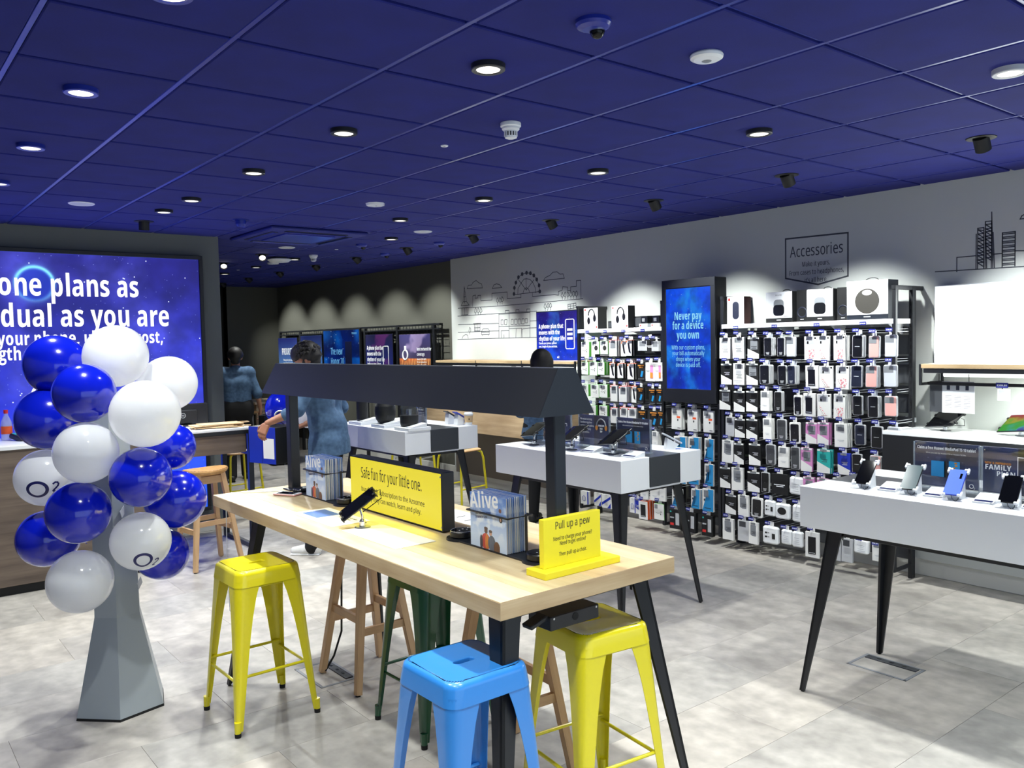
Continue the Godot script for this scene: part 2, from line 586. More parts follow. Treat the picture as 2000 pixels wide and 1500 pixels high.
func lamps() -> void:
	glow("lamp_glow", Color(1.0, 0.97, 0.92), 6.0)
	var m := mat("lamp_reflector", c8(236, 236, 232), 0.25, 0.3)
	m.emission_enabled = true
	m.emission = Color(1.0, 0.97, 0.92)
	m.emission_energy_multiplier = 1.1
	var near := ["nearest", "second", "third", "fourth", "fifth", "sixth", "seventh"]
	var zs := [-1.465, -2.67, -3.885, -5.075, -6.255]
	for k in 5:
		downlight("blue-rimmed recessed downlight, %s in the row over the balloon column" % near[k], 0.83, zs[k], M.ceiling_bar)
		downlight("black-rimmed recessed downlight, %s in the row over the wooden high table" % near[k], 2.04, zs[k], M.black_metal)
	for k in 5:
		downlight("%s recessed downlight, %s in the row over the white display tables" % ["pale-rimmed" if k == 0 else "black-rimmed", near[k]], 3.845, [-1.465, -2.685, -3.896, -5.12, -6.334][k], M.pale_grey if k == 0 else M.black_metal)
	downlight("black-rimmed recessed downlight nearest the dark wall with the big lit poster", 2.03, -6.889, M.black_metal)
	downlight("recessed downlight just beyond the round white ceiling speaker by the accessory wall", 4.443, -7.506, M.black_metal)
	downlight("farther of two recessed downlights beyond the ceiling air unit", 4.42, -12.214, M.black_metal, 0.068, 3.0)
	downlight("nearer of two recessed downlights beyond the ceiling air unit", 4.42, -11.03, M.black_metal, 0.068, 4.0)
	downlight("recessed downlight beside the round white ceiling detector beyond the air unit", 4.43, -9.82, M.black_metal, 0.068, 4.0)
	# the row goes on behind the viewer
	for z in [-0.27, 1.0]:
		for x in [0.83, 2.04, 3.845]: downlight("recessed downlight outside the view, behind the person taking the picture", x, z, M.black_metal)
	var sz := [-2.07, -3.31, -4.5, -5.73, -6.93, -8.2, -9.4, -10.55, -11.75, -12.95, -14.1]
	for k in 11:
		var zz: float = sz[k]
		var rear := zz < -8.5
		spotlight("black adjustable spotlight, %s from the front in the line along the accessory wall" % ORD[k], 5.05, zz, Vector3(6.3, 1.2 if not rear else 1.75, zz - 0.1), SPOT_E if not rear else 4.5)
	spotlight("black adjustable spotlight outside the view over the near end of the accessory wall", 5.05, -0.86, Vector3(6.2, 1.2, -0.9))
	spotlight("black spotlight stub on the ceiling above the big lit poster", 2.065, -7.576, Vector3(2.1, 0.9, -7.9), 5.0, "")
	spotlight("lit tilted spotlight beside the round white detector far down the ceiling", 3.925, -9.6, Vector3(3.2, 0.9, -7.4), 4.0, "lit tilted spotlights beyond the air unit")
	spotlight("lit tilted spotlight next to the dark partition edge far down the ceiling", 3.9, -10.8, Vector3(3.1, 0.9, -8.6), 4.0, "lit tilted spotlights beyond the air unit")


# ---------------------------------------------------------------- the room
func room() -> void:
	var b := B.new()
	b.box(Vector3(1.9, -0.11, -6.2), Vector3(9.4, 0.2, 18.0))
	var fl := struct("floor", b, M.floor_1, "pale grey concrete-look vinyl floor of the shop")
	# vinyl tiles, 0.92 by 0.46, in running bond
	var tiles := []
	for k in 8:
		var q := B.new()
		var o := Vector3(1.37 * k, 0, 2.11 * k)
		q.box(o, Vector3(0.9188, 0.012, 0.4588), 0.0007)
		tiles.append([mk([q, M["floor_%d" % [0, 1, 2, 3, 0, 3, 2, 1][k]]]), o])
	rng.seed = 4
	for r in range(0, 31):
		var z := -1.0 - 0.46 * r
		for c in 9:
			var x := -0.4 + 0.92 * c + (0.46 if r % 2 else 0.0)
			if z < -8.4 and x < 2.6 or x > 6.6 or x - 0.5 > 6.3: continue
			if x < 0.15 * -z - 1.0 and z > -7.0: continue   # outside the view
			var v: Array = tiles[rng.randi() % 8]
			obj("tile", v[0], fl, Vector3(x, -0.006, z) - v[1])
	b = B.new()
	b.box(Vector3(1.9, CEIL + 0.075, -6.2), Vector3(9.4, 0.12, 18.0))
	var ce := struct("ceiling", b, M.ceiling_blue, "deep blue suspended tile ceiling of the shop")
	var tq := []
	for k in 4:
		var q := B.new()
		var o := Vector3(0.77 * k, 0, 0.53 * k)
		q.box(o, Vector3(0.572, 0.022, 0.579), 0.004)
		tq.append([mk([q, M.ceiling_tile]), o])
	for i in range(-2, 10):
		for j in range(-4, 20):
			var x := 0.5437 + 0.5968 * (i + 0.5)
			var z := -2.969 - 0.6032 * (j + 0.5)
			if x > 6.5 or z < -8.3 and x < 2.6: continue
			var v: Array = tq[(i * 7 + j * 3 + 40) % 4]
			obj("ceiling_tile", v[0], ce, Vector3(x, CEIL + 0.011, z) - v[1])
	for i in range(-2, 11):
		var q := B.new()
		q.box(Vector3.ZERO, Vector3(0.0215, 0.016, 14.6), 0.002)
		part("grid_bar", q, M.ceiling_bar, ce, Vector3(0.5437 + 0.5968 * i, CEIL + 0.011, -7.6))
	for j in range(-4, 21):
		var q := B.new()
		q.box(Vector3.ZERO, Vector3(7.2, 0.012, 0.018), 0.002)
		part("grid_bar", q, M.ceiling_bar, ce, Vector3(2.9, CEIL + 0.016, -2.969 - 0.6032 * j))
	var w := func(called: String, c: Vector3, s: Vector3, m: Material, label: String) -> MeshInstance3D:
		var q := B.new()
		q.box(c, s)
		return struct(called, q, m, label)
	w.call("wall_right", Vector3(WALL + 0.2, CEIL / 2, -3.3), Vector3(0.4, CEIL + 0.02, 11.56), M.wall_light, "pale grey accessory wall with line drawings")
	w.call("wall_right_rear", Vector3(6.35 + 0.15, CEIL / 2, -12.0), Vector3(0.3, CEIL + 0.02, 5.9), M.wall_dark, "dark olive grey wall behind the poster frames")
	w.call("wall_back", Vector3(6.0, CEIL / 2, -14.98), Vector3(1.2, CEIL + 0.02, 0.2), M.wall_dark, "dark olive grey end wall of the shop")
	w.call("wall_back_recess", Vector3(4.0, CEIL / 2, -15.9), Vector3(4.4, CEIL + 0.02, 0.2), M.wall_dark, "unlit recess wall at the end of the shop")
	w.call("wall_recess_side", Vector3(5.5, CEIL / 2, -15.4), Vector3(0.2, CEIL + 0.02, 1.0), M.wall_dark, "dark side of the recess at the end of the shop")
	w.call("wall_left_partition", Vector3(0.2, CEIL / 2, -8.42), Vector3(5.5, CEIL + 0.02, 0.24), M.wall_shade, "dark grey partition that carries the big lit poster")
	w.call("wall_left_rear", Vector3(2.55, CEIL / 2, -12.3), Vector3(0.2, CEIL + 0.02, 7.6), M.wall_dark, "dark wall behind the partition")
	w.call("wall_left_side", Vector3(-2.5, CEIL / 2, -3.2), Vector3(0.2, CEIL + 0.02, 10.6), M.wall_light, "side wall of the shop outside the view")
	w.call("wall_front", Vector3(1.9, CEIL / 2, 2.3), Vector3(9.0, CEIL + 0.02, 0.2), M.wall_light, "front wall of the shop behind the viewer")
	# added unseen glowing pane behind the viewer, fill for surfaces facing the camera
	var pane := B.new()
	pane.box(Vector3(1.9, 1.4, 2.19), Vector3(7.4, 2.4, 0.01))
	struct("window_1", pane, glow("fill_glow", Color(0.84, 0.93, 1.0), 0.8), "added glowing fill pane behind the viewer")
	for k in 5:
		var mu := B.new()
		mu.box(Vector3(-1.8 + 1.85 * k, 1.4, 2.16), Vector3(0.07, 2.44, 0.06), 0.004)
		struct("trim_%d" % (k + 1), mu, M.black_metal, "dark bar on the added glowing fill pane")
	area(Vector3(1.9, 1.4, 2.1), Vector3(0, 0, -1), Vector2(7.3, 2.3), 4.6, Color(0.84, 0.93, 1.0))  # added cool fill light with the pane, brightens camera-facing sides
	for k in [["baseboard_right", Vector3(WALL - 0.012, 0.085, -3.3), Vector3(0.026, 0.17, 11.5)], ["baseboard_right_rear", Vector3(6.34, 0.085, -12.0), Vector3(0.026, 0.17, 5.8)], ["baseboard_back", Vector3(5.9, 0.085, -14.87), Vector3(0.95, 0.17, 0.026)]]:
		var q := B.new()
		q.box(k[1], k[2], 0.006)
		struct(k[0], q, M.skirting, "pale skirting board along the wall foot")
	var q := B.new()
	q.box(Vector3(2.55, 0.05, -8.292), Vector3(0.78, 0.1, 0.02), 0.004)
	struct("baseboard_left", q, M.skirting, "pale skirting board under the dark partition")


func strokes(lines: Array, t: float) -> B:   # printed lines on the accessory wall; pairs are z, y
	var b := B.new()
	for l: Array in lines:
		for i in range(0, l.size() - 2, 2):
			var p := Vector3(WALL - 0.0006, l[i + 1], l[i])
			var q := Vector3(WALL - 0.0006, l[i + 3], l[i + 2])
			var d := (q - p).normalized()
			var s := d.cross(Vector3.RIGHT) * t * 0.5
			var e := d * t * 0.5
			b.face([p - e - s, q + e - s, q + e + s, p - e + s], Vector3.LEFT)
	return b


func wall_print() -> void:
	var lines := [
		[-8.93, 2.25, -8.02, 2.24, -6.59, 2.25],
		[-8.61, 2.26, -8.60, 2.39, -8.54, 2.40, -8.55, 2.36, -8.50, 2.36, -8.49, 2.39, -8.43, 2.39, -8.43, 2.32, -8.20, 2.32, -8.20, 2.40, -7.90, 2.40, -7.90, 2.32, -7.64, 2.32, -7.64, 2.36],
		[-7.77, 2.36, -7.29, 2.37],
		[-7.43, 2.36, -7.43, 2.32, -7.05, 2.32, -6.98, 2.31, -6.98, 2.35, -6.92, 2.36, -6.91, 2.40, -6.83, 2.39, -6.83, 2.35, -6.78, 2.35, -6.78, 2.39, -6.69, 2.39, -6.69, 2.45, -6.62, 2.45, -6.62, 2.25],
		[-7.77, 2.37, -7.76, 2.44, -7.73, 2.50, -7.68, 2.56, -7.61, 2.59, -7.53, 2.60, -7.46, 2.59, -7.40, 2.56, -7.35, 2.51, -7.31, 2.44, -7.30, 2.37],
		[-7.70, 2.36, -7.69, 2.43, -7.63, 2.49, -7.58, 2.53, -7.53, 2.53, -7.47, 2.52, -7.42, 2.48, -7.38, 2.42, -7.37, 2.36],
		[-7.54, 2.40, -7.68, 2.53],
		[-7.54, 2.40, -7.54, 2.54],
		[-7.54, 2.40, -7.40, 2.51],
		[-7.60, 2.37, -7.58, 2.41, -7.54, 2.43, -7.50, 2.41, -7.48, 2.37],
		[-8.72, 2.49, -8.69, 2.53, -8.62, 2.53, -8.59, 2.56, -8.52, 2.58, -8.47, 2.55, -8.41, 2.53, -8.39, 2.48, -8.72, 2.49],
		[-8.19, 2.46, -8.16, 2.50, -8.11, 2.51, -8.05, 2.50, -8.00, 2.46, -8.19, 2.46],
		[-7.23, 2.49, -7.20, 2.52, -7.12, 2.54, -7.07, 2.57, -7.00, 2.57, -6.95, 2.54, -6.90, 2.54, -6.88, 2.49, -7.23, 2.49],
		[-8.85, 2.25, -8.86, 2.16, -8.71, 2.16, -8.70, 2.25, -8.85, 2.25],
		[-8.83, 2.25, -8.83, 2.16],
		[-8.80, 2.25, -8.80, 2.16],
		[-8.78, 2.25, -8.78, 2.16],
		[-8.75, 2.25, -8.75, 2.16],
		[-8.73, 2.25, -8.73, 2.16],
		[-8.78, 2.52, -8.80, 2.39, -8.81, 2.33, -8.86, 2.28, -8.68, 2.28, -8.74, 2.33, -8.75, 2.39, -8.78, 2.52],
		[-8.80, 2.39, -8.75, 2.39],
		[-8.81, 2.33, -8.74, 2.33],
		[-8.77, 2.50, -8.78, 2.31],
		[-8.94, 2.15, -8.07, 2.15, -7.36, 2.15],
		[-8.07, 2.15, -8.08, 1.85],
		[-7.87, 2.15, -7.88, 1.85],
		[-7.48, 2.17, -7.49, 1.85],
		[-8.07, 2.14, -7.48, 2.14],
		[-8.07, 1.99, -7.49, 1.99],
		[-8.03, 1.94, -7.88, 1.94],
		[-8.03, 1.94, -8.03, 1.85],
		[-7.98, 1.89, -7.98, 1.85],
		[-7.74, 1.96, -7.75, 1.85],
		[-7.87, 1.96, -7.64, 1.96, -7.65, 1.85],
		[-7.63, 1.95, -7.63, 1.85],
		[-7.63, 1.95, -7.49, 1.96],
		[-8.95, 1.85, -7.35, 1.85],
		[-8.93, 2.04, -8.08, 2.03],
		[-8.94, 1.94, -8.07, 1.94],
		[-7.48, 2.04, -7.35, 2.04],
		[-7.48, 1.96, -7.36, 1.96],
		[-8.43, 1.94, -8.40, 1.97, -8.29, 1.97, -8.27, 1.95, -8.27, 1.90, -8.43, 1.90, -8.43, 1.94],
		[-8.43, 1.93, -8.27, 1.93],
		[-8.41, 1.90, -8.41, 1.89],
		[-8.29, 1.90, -8.29, 1.89],
		[-8.58, 2.04, -8.58, 1.95, -8.46, 1.95, -8.46, 2.04, -8.58, 2.04],
		[-8.60, 2.04, -8.44, 2.04],
		[-8.54, 2.04, -8.55, 1.95],
		[-8.50, 2.04, -8.51, 1.95],
		[-8.58, 1.99, -8.46, 1.99],
		[-8.86, 1.85, -8.83, 1.89, -8.77, 1.91, -8.73, 1.90, -8.72, 1.86],
		[-7.95, 2.15, -7.94, 2.18, -7.87, 2.18, -7.87, 2.15],
		[-7.74, 2.15, -7.74, 2.18, -7.68, 2.18, -7.68, 2.15],
		[-7.54, 2.15, -7.54, 2.18, -7.48, 2.18],
		[-6.83, 2.20, -6.70, 2.21, -6.70, 2.16, -6.83, 2.15, -6.83, 2.20],
		[-6.83, 2.18, -6.70, 2.18],
		[-6.79, 2.20, -6.79, 2.15],
		[-6.74, 2.20, -6.74, 2.15],
		[-8.03, 2.07, -7.99, 2.07, -7.99, 2.01, -8.03, 2.01, -8.03, 2.07],
		[-7.96, 2.07, -7.91, 2.07, -7.92, 2.01, -7.96, 2.01, -7.96, 2.07],
		[-7.83, 2.07, -7.79, 2.07, -7.79, 2.01, -7.84, 2.01, -7.83, 2.07],
		[-7.77, 2.07, -7.72, 2.07, -7.72, 2.01, -7.77, 2.01, -7.77, 2.07],
		[-7.70, 2.07, -7.66, 2.07, -7.66, 2.01, -7.70, 2.01, -7.70, 2.07],
		[-7.63, 2.07, -7.59, 2.07, -7.59, 2.01, -7.64, 2.01, -7.63, 2.07],
		[-7.57, 2.07, -7.53, 2.07, -7.53, 2.02, -7.57, 2.02, -7.57, 2.07],
		[-8.09, 2.25, -8.09, 2.28, -8.11, 2.30, -8.10, 2.33, -8.09, 2.34, -8.08, 2.33, -8.07, 2.30, -8.09, 2.28],
		[-8.04, 2.26, -8.04, 2.28, -8.06, 2.30, -8.05, 2.33, -8.04, 2.34, -8.03, 2.33, -8.02, 2.30, -8.04, 2.28],
		[-8.00, 2.26, -8.00, 2.29, -8.02, 2.30, -8.01, 2.33, -8.00, 2.35, -7.98, 2.33, -7.98, 2.30, -8.00, 2.29],
		[-6.92, 2.26, -6.92, 2.28, -6.94, 2.30, -6.93, 2.32, -6.92, 2.34, -6.91, 2.32, -6.90, 2.30, -6.92, 2.28],
		[-6.88, 2.26, -6.87, 2.28, -6.89, 2.30, -6.88, 2.33, -6.87, 2.34, -6.86, 2.32, -6.86, 2.30, -6.87, 2.28],
		[-6.83, 2.26, -6.83, 2.28, -6.84, 2.30, -6.84, 2.33, -6.83, 2.34, -6.82, 2.33, -6.81, 2.30, -6.83, 2.28],
		[-6.78, 2.26, -6.78, 2.28, -6.80, 2.30, -6.79, 2.33, -6.78, 2.34, -6.77, 2.33, -6.76, 2.30, -6.78, 2.28],
		[-6.74, 2.26, -6.74, 2.28, -6.75, 2.30, -6.75, 2.33, -6.74, 2.34, -6.72, 2.33, -6.72, 2.30, -6.74, 2.28],
		[-6.69, 2.26, -6.69, 2.28, -6.71, 2.30, -6.70, 2.33, -6.69, 2.34, -6.68, 2.33, -6.67, 2.30, -6.69, 2.28],
		[-8.55, 2.15, -8.55, 2.17, -8.57, 2.19, -8.56, 2.22, -8.54, 2.24, -8.53, 2.22, -8.53, 2.19, -8.55, 2.17],
		[-8.49, 2.15, -8.49, 2.17, -8.51, 2.19, -8.50, 2.22, -8.49, 2.24, -8.48, 2.22, -8.47, 2.19, -8.49, 2.17],
		[-8.44, 2.15, -8.44, 2.17, -8.46, 2.19, -8.45, 2.22, -8.44, 2.24, -8.42, 2.22, -8.41, 2.19, -8.44, 2.17],
		[-7.21, 2.15, -7.21, 2.17, -7.23, 2.19, -7.22, 2.22, -7.21, 2.23, -7.20, 2.22, -7.19, 2.19, -7.21, 2.17],
		[-7.17, 2.15, -7.16, 2.18, -7.18, 2.19, -7.17, 2.22, -7.16, 2.23, -7.15, 2.22, -7.15, 2.19, -7.16, 2.18],
		[-7.12, 2.15, -7.12, 2.18, -7.14, 2.19, -7.13, 2.22, -7.12, 2.23, -7.11, 2.22, -7.10, 2.19, -7.12, 2.18],
		[-8.68, 1.91, -8.68, 1.93, -8.70, 1.95, -8.69, 1.98, -8.68, 2.00, -8.66, 1.98, -8.66, 1.95, -8.68, 1.93]]
	var b := strokes(lines, 0.0075)
	for p in [[-7.77, 2.37], [-7.76, 2.44], [-7.73, 2.50], [-7.68, 2.56], [-7.61, 2.59], [-7.53, 2.60], [-7.46, 2.59], [-7.40, 2.56], [-7.35, 2.51], [-7.31, 2.44], [-7.30, 2.37]]:
		b.cyl(Vector3(WALL + 0.001, p[1], p[0]), Vector3(WALL - 0.001, p[1], p[0]), 0.023, 0.023, 14)
	solo("wall_drawing", mk([b, M.line]), "line drawing of a town with big wheel and church on pale wall", "wall drawing")
	var lines2 := [
		[-2.87, 2.25, -2.29, 2.24, -2.17, 2.24],
		[-2.72, 2.24, -2.72, 2.34, -2.59, 2.34],
		[-2.58, 2.53, -2.54, 2.53, -2.54, 2.25],
		[-2.58, 2.53, -2.58, 2.25],
		[-2.59, 2.49, -2.59, 2.25],
		[-2.53, 2.49, -2.53, 2.25],
		[-2.53, 2.57, -2.49, 2.57, -2.49, 2.25],
		[-2.53, 2.57, -2.52, 2.25],
		[-2.49, 2.63, -2.48, 2.25],
		[-2.48, 2.49, -2.47, 2.25],
		[-2.42, 2.48, -2.34, 2.48, -2.34, 2.25],
		[-2.42, 2.48, -2.42, 2.25],
		[-2.48, 2.34, -2.42, 2.34],
		[-2.34, 2.35, -2.22, 2.34],
		[-2.31, 2.56, -2.30, 2.58, -2.28, 2.59, -2.24, 2.58, -2.22, 2.56, -2.31, 2.56],
		[-2.42, 2.47, -2.34, 2.47],
		[-2.42, 2.45, -2.34, 2.45],
		[-2.42, 2.44, -2.34, 2.44],
		[-2.42, 2.42, -2.34, 2.42],
		[-2.42, 2.41, -2.34, 2.41],
		[-2.42, 2.39, -2.34, 2.39],
		[-2.42, 2.38, -2.34, 2.38],
		[-2.42, 2.36, -2.34, 2.36],
		[-2.42, 2.35, -2.34, 2.35],
		[-2.42, 2.33, -2.34, 2.33],
		[-2.42, 2.32, -2.34, 2.32],
		[-2.42, 2.30, -2.34, 2.30],
		[-2.42, 2.29, -2.34, 2.29],
		[-2.42, 2.27, -2.34, 2.27],
		[-2.42, 2.26, -2.34, 2.26],
		[-2.58, 2.52, -2.54, 2.49],
		[-2.53, 2.55, -2.49, 2.52],
		[-2.58, 2.52, -2.54, 2.51],
		[-2.53, 2.55, -2.49, 2.55],
		[-2.58, 2.49, -2.54, 2.46],
		[-2.53, 2.52, -2.49, 2.50],
		[-2.58, 2.49, -2.54, 2.49],
		[-2.53, 2.52, -2.49, 2.52],
		[-2.58, 2.46, -2.54, 2.44],
		[-2.53, 2.50, -2.49, 2.47],
		[-2.58, 2.46, -2.54, 2.46],
		[-2.53, 2.50, -2.49, 2.50],
		[-2.58, 2.44, -2.54, 2.41],
		[-2.53, 2.47, -2.49, 2.45],
		[-2.58, 2.44, -2.54, 2.44],
		[-2.53, 2.47, -2.49, 2.47],
		[-2.58, 2.41, -2.54, 2.39],
		[-2.53, 2.45, -2.49, 2.42],
		[-2.58, 2.41, -2.54, 2.41],
		[-2.53, 2.45, -2.49, 2.45],
		[-2.58, 2.39, -2.54, 2.36],
		[-2.53, 2.42, -2.49, 2.40],
		[-2.58, 2.39, -2.54, 2.39],
		[-2.53, 2.42, -2.49, 2.42],
		[-2.58, 2.36, -2.54, 2.34],
		[-2.52, 2.40, -2.49, 2.37],
		[-2.58, 2.36, -2.54, 2.36],
		[-2.52, 2.40, -2.49, 2.40],
		[-2.58, 2.34, -2.54, 2.31],
		[-2.52, 2.37, -2.49, 2.35],
		[-2.58, 2.34, -2.54, 2.34],
		[-2.52, 2.37, -2.49, 2.37],
		[-2.58, 2.31, -2.54, 2.29],
		[-2.52, 2.35, -2.49, 2.32],
		[-2.58, 2.31, -2.54, 2.31],
		[-2.52, 2.35, -2.49, 2.35],
		[-2.58, 2.29, -2.54, 2.26],
		[-2.52, 2.32, -2.49, 2.30],
		[-2.58, 2.29, -2.54, 2.29],
		[-2.52, 2.32, -2.49, 2.32]]
	solo("wall_drawing", mk([strokes(lines2, 0.0075), M.line]), "line drawing of three office towers above the blank white screen", "wall drawing")
	var t := thing("wall_sign", "outlined shield reading Accessories printed on the pale wall above the speaker boxes", "wall sign", Vector3(WALL, 0, 0))
	var o := strokes([[-4.11, 2.62, -3.55, 2.61, -3.55, 2.27, -3.81, 2.22, -4.11, 2.29, -4.11, 2.62]], 0.013)
	o.x = Transform3D()
	var om := part("outline", o, M.line, t, Vector3(-WALL, 0, 0))
	om.position = Vector3(-WALL, 0, 0)
	text("Accessories", 0.128, M.line, t, Vector3(-0.001, 2.46, -3.83), TO_WALL, 1, false, 0.72)
	text("Make it yours.\nFrom cases to headphones,\nit's all here.", 0.056, M.line, t, Vector3(-0.001, 2.375, -3.83), TO_WALL, 1, false, 0.72)


# ---------------------------------------------------------------- fittings on the ceiling
func dome_camera(label: String, x: float, z: float, turn: float) -> void:
	var t := thing("dome_camera", label, "security camera", Vector3(x, CEIL, z), turn, "blue dome cameras on the ceiling")
	var b := B.new()
	b.lathe([Vector2(0.062, 0.001), Vector2(0.062, -0.012), Vector2(0.055, -0.022), Vector2(0.036, -0.03), Vector2(0.0, -0.031)], 28)
	part("housing", b, M.ceiling_bar, t)
	var g := B.new()
	g.ell(Vector3(0.014, -0.03, 0.01), Vector3(0.026, 0.028, 0.026), 20, 12)
	part("lens_dome", g, M.phone_black, t)
	var s := B.new()
	s.cyl(Vector3(0.014, -0.03, 0.01), Vector3(0.014, -0.034, 0.01), 0.0275, 0.0275, 20, false)
	part("lens_ring", s, M.chrome, t)


func ceiling_fittings() -> void:
	dome_camera("blue dome camera nearest the viewer, alone above the high table", 2.06, -2.1, 0.5)
	dome_camera("small blue dome camera on the ceiling beyond the air unit", 4.455, -8.156, 0.3)
	dome_camera("small blue dome camera beside the accessory wall spotlights, nearer one", 5.09, -7.6, 0.3)
	dome_camera("small blue dome camera beside the accessory wall spotlights, farther one", 5.143, -8.84, 0.3)
	for k in [["round white ceiling speaker near the big lit poster", 1.441, -6.884], ["round white ceiling speaker between downlights near the accessory wall", 4.469, -6.948], ["round white ceiling speaker just beyond the air unit", 3.881, -8.797]]:
		var t := thing("ceiling_speaker", k[0], "ceiling speaker", Vector3(k[1], CEIL, k[2]), 0.0, "round white ceiling speakers")
		var b := B.new()
		b.lathe([Vector2(0.09, 0.001), Vector2(0.09, -0.004), Vector2(0.082, -0.008), Vector2(0.078, -0.006)], 32)
		part("rim", b, M.white, t)
		var g := B.new()
		g.lathe([Vector2(0.079, -0.006), Vector2(0.04, -0.0075), Vector2(0.0, -0.008)], 32)
		part("grille", g, M.pale_grey, t)
	# slotted smoke detectors
	for k in [["white slotted smoke detector hanging from the blue ceiling, the near one", 2.659, -3.306, 1.0], ["white slotted smoke detector far down the ceiling beyond the air unit", 4.476, -9.389, 1.0]]:
		var t := thing("smoke_detector", k[0], "smoke detector", Vector3(k[1], CEIL, k[2]), 0.2, "white slotted smoke detectors")
		var b := B.new()
		b.lathe([Vector2(0.05, 0.001), Vector2(0.052, -0.003), Vector2(0.052, -0.018), Vector2(0.048, -0.021), Vector2(0.044, -0.022), Vector2(0.044, -0.032), Vector2(0.038, -0.038), Vector2(0.034, -0.04)], 28)
		part("base", b, M.white, t)
		var cage := B.new()
		cage.lathe([Vector2(0.034, -0.04), Vector2(0.033, -0.046)], 28)
		cage.lathe([Vector2(0.031, -0.066), Vector2(0.03, -0.074), Vector2(0.018, -0.078), Vector2(0.0, -0.078)], 28)
		for j in 14:
			var a := TAU * j / 14
			cage.box(Vector3(cos(a) * 0.0315, -0.056, sin(a) * 0.0315), Vector3(0.004, 0.022, 0.007), 0.001, Basis(Vector3.UP, -a))
		part("cage", cage, M.white, t)
		var core := B.new()
		core.cyl(Vector3(0, -0.04, 0), Vector3(0, -0.07, 0), 0.026, 0.026, 20)
		part("chamber", core, M.dark_grey, t)
	var pt := thing("presence_sensor", "flat round white presence sensor on the ceiling above the white tables", "sensor", Vector3(2.655, CEIL, -2.089))
	var pb := B.new()
	pb.lathe([Vector2(0.06, 0.001), Vector2(0.064, -0.006), Vector2(0.062, -0.015), Vector2(0.05, -0.022), Vector2(0.022, -0.026), Vector2(0.0, -0.026)], 36)
	part("housing", pb, M.white, pt)
	var pl := B.new()
	pl.lathe([Vector2(0.019, -0.026), Vector2(0.012, -0.029), Vector2(0.0, -0.03)], 20)
	part("lens", pl, M.mid_grey, pt)
	for k in [["tiny round emergency light beside the near smoke detector", 2.653, -3.885], ["tiny round emergency light beyond the ceiling air unit", 4.432, -8.7], ["tiny round emergency light at the far end of the ceiling", 4.408, -11.653]]:
		var t := thing("emergency_light", k[0], "emergency light", Vector3(k[1], CEIL, k[2]), 0.0, "tiny round emergency lights")
		var b := B.new()
		b.lathe([Vector2(0.021, 0.001), Vector2(0.021, -0.004), Vector2(0.016, -0.007), Vector2(0.007, -0.007)], 20)
		part("rim", b, M.white, t)
		var g := B.new()
		g.lathe([Vector2(0.0072, -0.0065), Vector2(0.0, -0.008)], 12)
		part("lens", g, M.chrome, t)
	for k in [["eight-sided white access point on the ceiling near the air unit", 3.273, -5.755, 0.05], ["flat white access point far down the ceiling", 4.427, -10.479, 0.05]]:
		var t := thing("access_point", k[0], "access point", Vector3(k[1], CEIL, k[2]), 0.39, "white ceiling access points")
		var b := B.new()
		b.cyl(Vector3(0, 0.001, 0), Vector3(0, -0.018, 0), 0.075, 0.07, 8)
		part("housing", b, M.white, t)
		var g := B.new()
		g.cyl(Vector3(0.01, -0.018, 0), Vector3(0.01, -0.0195, 0), 0.008, 0.008, 10)
		part("status_light", g, M.mid_grey, t)
	var dt := thing("heat_detector", "wide round white detector hanging far down the ceiling beside the tilted spotlight", "detector", Vector3(4.241, CEIL, -9.847))
	var db := B.new()
	db.lathe([Vector2(0.06, 0.001), Vector2(0.06, -0.015), Vector2(0.14, -0.02), Vector2(0.145, -0.03), Vector2(0.11, -0.055), Vector2(0.0, -0.06)], 32)
	part("housing", db, M.white, dt)
	var dk := B.new()
	dk.lathe([Vector2(0.0, 0.001), Vector2(0.09, 0.001), Vector2(0.09, -0.012), Vector2(0.0, -0.012)], 24)
	part("base", dk, M.dark_grey, dt)
	var st := thing("spotlight", "small blue spotlight stub on the ceiling beside the air unit", "spotlight", Vector3(2.718, CEIL, -7.084))
	var sb := B.new()
	sb.lathe([Vector2(0.0, 0.001), Vector2(0.07, 0.001), Vector2(0.07, -0.005), Vector2(0.045, -0.006), Vector2(0.043, -0.04), Vector2(0.034, -0.06), Vector2(0.0, -0.06)], 24)
	part("can", sb, M.ceiling_bar, st)
	# cassette air unit, painted in with the ceiling
	var at := thing("air_unit", "square blue cassette air conditioner in the ceiling beside the partition", "air conditioner", Vector3(3.55, CEIL, -7.77))
	var fr := B.new()
	fr.box(Vector3(0, -0.016, 0), Vector3(0.98, 0.032, 1.04), 0.01)
	part("panel", fr, M.ceiling_blue, at)
	var gr := B.new()
	gr.box(Vector3(0, -0.036, 0), Vector3(0.52, 0.014, 0.56), 0.004)
	part("intake_grille", gr, M.ceiling_bar, at)
	for s in [-1, 1]:
		for ax in 2:
			var sl := B.new()
			sl.box(Vector3(0, -0.033, 0), Vector3(0.07, 0.008, 0.66) if ax == 0 else Vector3(0.62, 0.008, 0.07), 0.002)
			var o := part("outlet", sl, M.deep_navy, at, Vector3(s * 0.38, 0, 0) if ax == 0 else Vector3(0, 0, s * 0.41))
			var fl := B.new()
			fl.box(Vector3(0, -0.0385, 0), Vector3(0.03, 0.006, 0.64) if ax == 0 else Vector3(0.6, 0.006, 0.03), 0.002, Basis(Vector3.BACK, 0.3 * s) if ax == 0 else Basis(Vector3.RIGHT, 0.3 * s))
			part("flap", fl, M.ceiling_bar, o)


